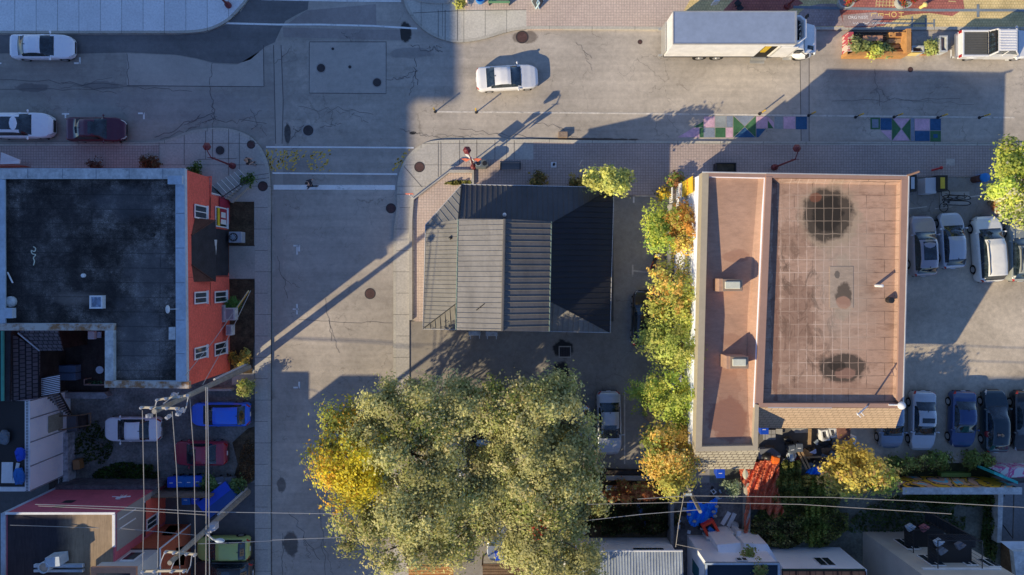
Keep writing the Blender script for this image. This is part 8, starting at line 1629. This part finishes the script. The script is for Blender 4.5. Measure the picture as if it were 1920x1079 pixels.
for (px, py, rz, lb) in ((1772, 376, 1.45, 'black bicycle locked upright at the left end of the rack'), (1790, 372, .15, 'black bicycle lying along the rack')):
    x, y = P(px, py, .5)[:2]; t_ = thing('bicycle', lb, 'bicycle', (x, y, .1), rz)
    for a in (-.52, .52):
        mb = MB(); mb.tube([(a + .33 * math.cos(i * PI / 10), .12 * math.cos(i * PI / 10 + 1), .34 + .33 * math.sin(i * PI / 10)) for i in range(21)], .025, 5); mb.build('wheel', M_tyre, t_, world=False)
    MB().tube([(-.52, 0, .34), (-.15, 0, .8), (.38, 0, .82), (0, 0, .32), (-.15, 0, .8)], .022, 5).tube([(.38, 0, .85), (.52, 0, .34)], .022, 5).tube([(-.52, 0, .34), (0, 0, .32)], .02, 5).build('frame', M_black, t_, world=False); MB().tube([(.36, -.28, .98), (.36, .28, .98)], .02, 5).build('handlebar', M_black, t_, world=False); MB().ball(-.18, 0, .88, .13, .07, .04).build('saddle', M_black, t_, world=False)
# ---- people (skinned bodies)
def person(label, px, py, heading, pose, skin, top, bottom, hair, z=.0, lean=0., sleeves=True, held=None):
    """pose: dict of joint offsets; x forward, y left, z up"""
    x, y = G(px, py); t_ = thing('person', label, 'person', (x, y, z), heading)
    J = {'pel': (0, 0, .95), 'chest': (.02 + lean * .25, 0, 1.32), 'neck': (.03 + lean * .4, 0, 1.50), 'head': (.06 + lean * .5, 0, 1.64), 'top': (.06 + lean * .55, 0, 1.74)}
    for s, n in ((1, 'l'), (-1, 'r')):
        J['sh' + n] = (.02 + lean * .33, s * .18, 1.42); J['el' + n] = (pose['arm' + n][0] + lean * .3, s * .26, pose['arm' + n][1]); J['wr' + n] = (pose['hand' + n][0] + lean * .3, s * pose['hand' + n][2], pose['hand' + n][1])
        J['hip' + n] = (0, s * .10, .90); J['kn' + n] = (pose['leg' + n][0], s * .11, .50); J['an' + n] = (pose['foot' + n], s * .11, .09); J['toe' + n] = (pose['foot' + n] + .17, s * .12, .05)
    R = {'pel': .15, 'chest': .16, 'neck': .06, 'head': .095, 'top': .07}
    for n in 'lr': R.update({'sh' + n: .07, 'el' + n: .048, 'wr' + n: .034, 'hip' + n: .10, 'kn' + n: .065, 'an' + n: .045, 'toe' + n: .04})
    def skinned(name, chain, m, grow=1., root=None):
        ids = {}; me = bpy.data.meshes.new(name); vs = []; es = []
        for a, b_ in chain:
            for q in (a, b_):
                if q not in ids: ids[q] = len(vs); vs.append(J[q])
            es.append((ids[a], ids[b_]))
        me.from_pydata(vs, es, []); o = bpy.data.objects.new(name, me); COL.objects.link(o); o.parent = t_; sk = o.modifiers.new('skin', 'SKIN'); sd = o.modifiers.new('sub', 'SUBSURF'); sd.levels = 2; sd.render_levels = 2
        for q, i in ids.items(): r = R[q] * grow; me.skin_vertices[0].data[i].radius = (r, r); me.skin_vertices[0].data[i].use_root = (q == (root or chain[0][0]))
        me.materials.append(m); return o
    if True:
        full = [('pel', 'chest'), ('chest', 'neck'), ('neck', 'head'), ('head', 'top')]
        for n in 'lr': full += [('chest', 'sh' + n), ('sh' + n, 'el' + n), ('el' + n, 'wr' + n), ('pel', 'hip' + n), ('hip' + n, 'kn' + n), ('kn' + n, 'an' + n), ('an' + n, 'toe' + n)]
        for n, s in (('l', 1), ('r', -1)):
            w_ = Vector(J['wr' + n]); e_ = Vector(J['el' + n]); d_ = (w_ - e_).normalized(); sd_ = d_.cross(Vector((0, 0, 1))).normalized() if abs(d_.z) < .95 else Vector((1, 0, 0))
            J['pa' + n] = tuple(w_ + d_ * .07); R['pa' + n] = .034; full.append(('wr' + n, 'pa' + n))
            for i in row(4):
                o_ = sd_ * (i - 1.5) * .02; J['fa%d' % i + n] = tuple(w_ + d_ * .12 + o_); J['fb%d' % i + n] = tuple(w_ + d_ * (.155 + .01 * (i in (1, 2))) + o_ + Vector((.01, 0, -.012))); R['fa%d' % i + n] = .009; R['fb%d' % i + n] = .008
                full += [('pa' + n, 'fa%d' % i + n), ('fa%d' % i + n, 'fb%d' % i + n)]
            J['th' + n] = tuple(w_ + d_ * .08 + sd_ * .055); R['th' + n] = .010; full.append(('wr' + n, 'th' + n))
        skinned('body', full, pm('skin_' + skin[0], skin[1]), root='pel')
    skinned('shirt', [('pel', 'chest'), ('chest', 'shl'), ('chest', 'shr'), ('shl', 'ell'), ('shr', 'elr')] + ([('ell', 'wrl'), ('elr', 'wrr')] if sleeves else []), top, 1.14, 'pel')
    skinned('trousers', [('pel', 'hipl'), ('pel', 'hipr'), ('hipl', 'knl'), ('hipr', 'knr'), ('knl', 'anl'), ('knr', 'anr')], bottom, 1.12, 'pel')
    for n in 'lr': a_ = J['an' + n]; MB().ball(a_[0] + .07, a_[1], .05, .15, .055, .055, 10, 6).build('shoe', M_black, t_, world=False, smooth=True)
    h_ = J['head']; MB().ball(h_[0] - .015, 0, h_[2] + .03, .115, .105, .115, 12, 8).build('hair', hair, t_, world=False, smooth=True)
    MB().ball(h_[0] + .10, 0, h_[2] - .03, .02, .015, .025, 8, 5).build('nose', pm('skin_' + skin[0]), t_, world=False, smooth=True)
    for s in (-1, 1): MB().ball(h_[0] - .0, s * .10, h_[2] - .01, .025, .015, .035, 8, 5).build('ear', pm('skin_' + skin[0]), t_, world=False, smooth=True); MB().ball(h_[0] + .085, s * .035, h_[2] + .01, .012, .014, .01, 8, 5).build('eye', M_black, t_, world=False)
    return t_
WALK = dict(arml=(.12, 1.18), armr=(-.14, 1.18), handl=(.26, 1.0, .25), handr=(-.24, .98, .27), legl=(-.05, 0), legr=(.22, 0), footl=-.30, footr=.30)
STAND = dict(arml=(.02, 1.16), armr=(.06, 1.16), handl=(.18, 1.02, .2), handr=(.22, 1.05, .16), legl=(.02, 0), legr=(.05, 0), footl=.0, footr=.08)
LEAN = dict(arml=(.2, 1.2), armr=(.2, 1.2), handl=(.48, 1.15, .2), handr=(.48, 1.1, .16), legl=(.02, 0), legr=(.1, 0), footl=-.1, footr=.15)
hairD = pm('dark_hair', (.03, .02, .015)); 
person('pedestrian in black top and grey trousers on the corner pavement', 476, 308, math.radians(10), STAND, ('pale', (.5, .3, .22)), pm('black_cloth', (.02, .02, .022)), pm('grey_brown_cloth', (.14, .12, .12)), pm('balding_hair', (.30, .18, .12)), .13, sleeves=False)
person('pedestrian in dark clothes walking across the stop line', 588, 349, math.radians(200), WALK, ('pale', (.5, .3, .22)), pm('navy_cloth', (.015, .018, .035)), pm('black_cloth'), hairD, 0)
person('person in black top leaning toward the dark teal car', 1835, 808, math.radians(5), LEAN, ('pale', (.5, .3, .22)), pm('black_cloth'), pm('red_dark_cloth', (.25, .02, .03)), pm('fair_hair', (.30, .2, .12)), .05, lean=1., sleeves=False)
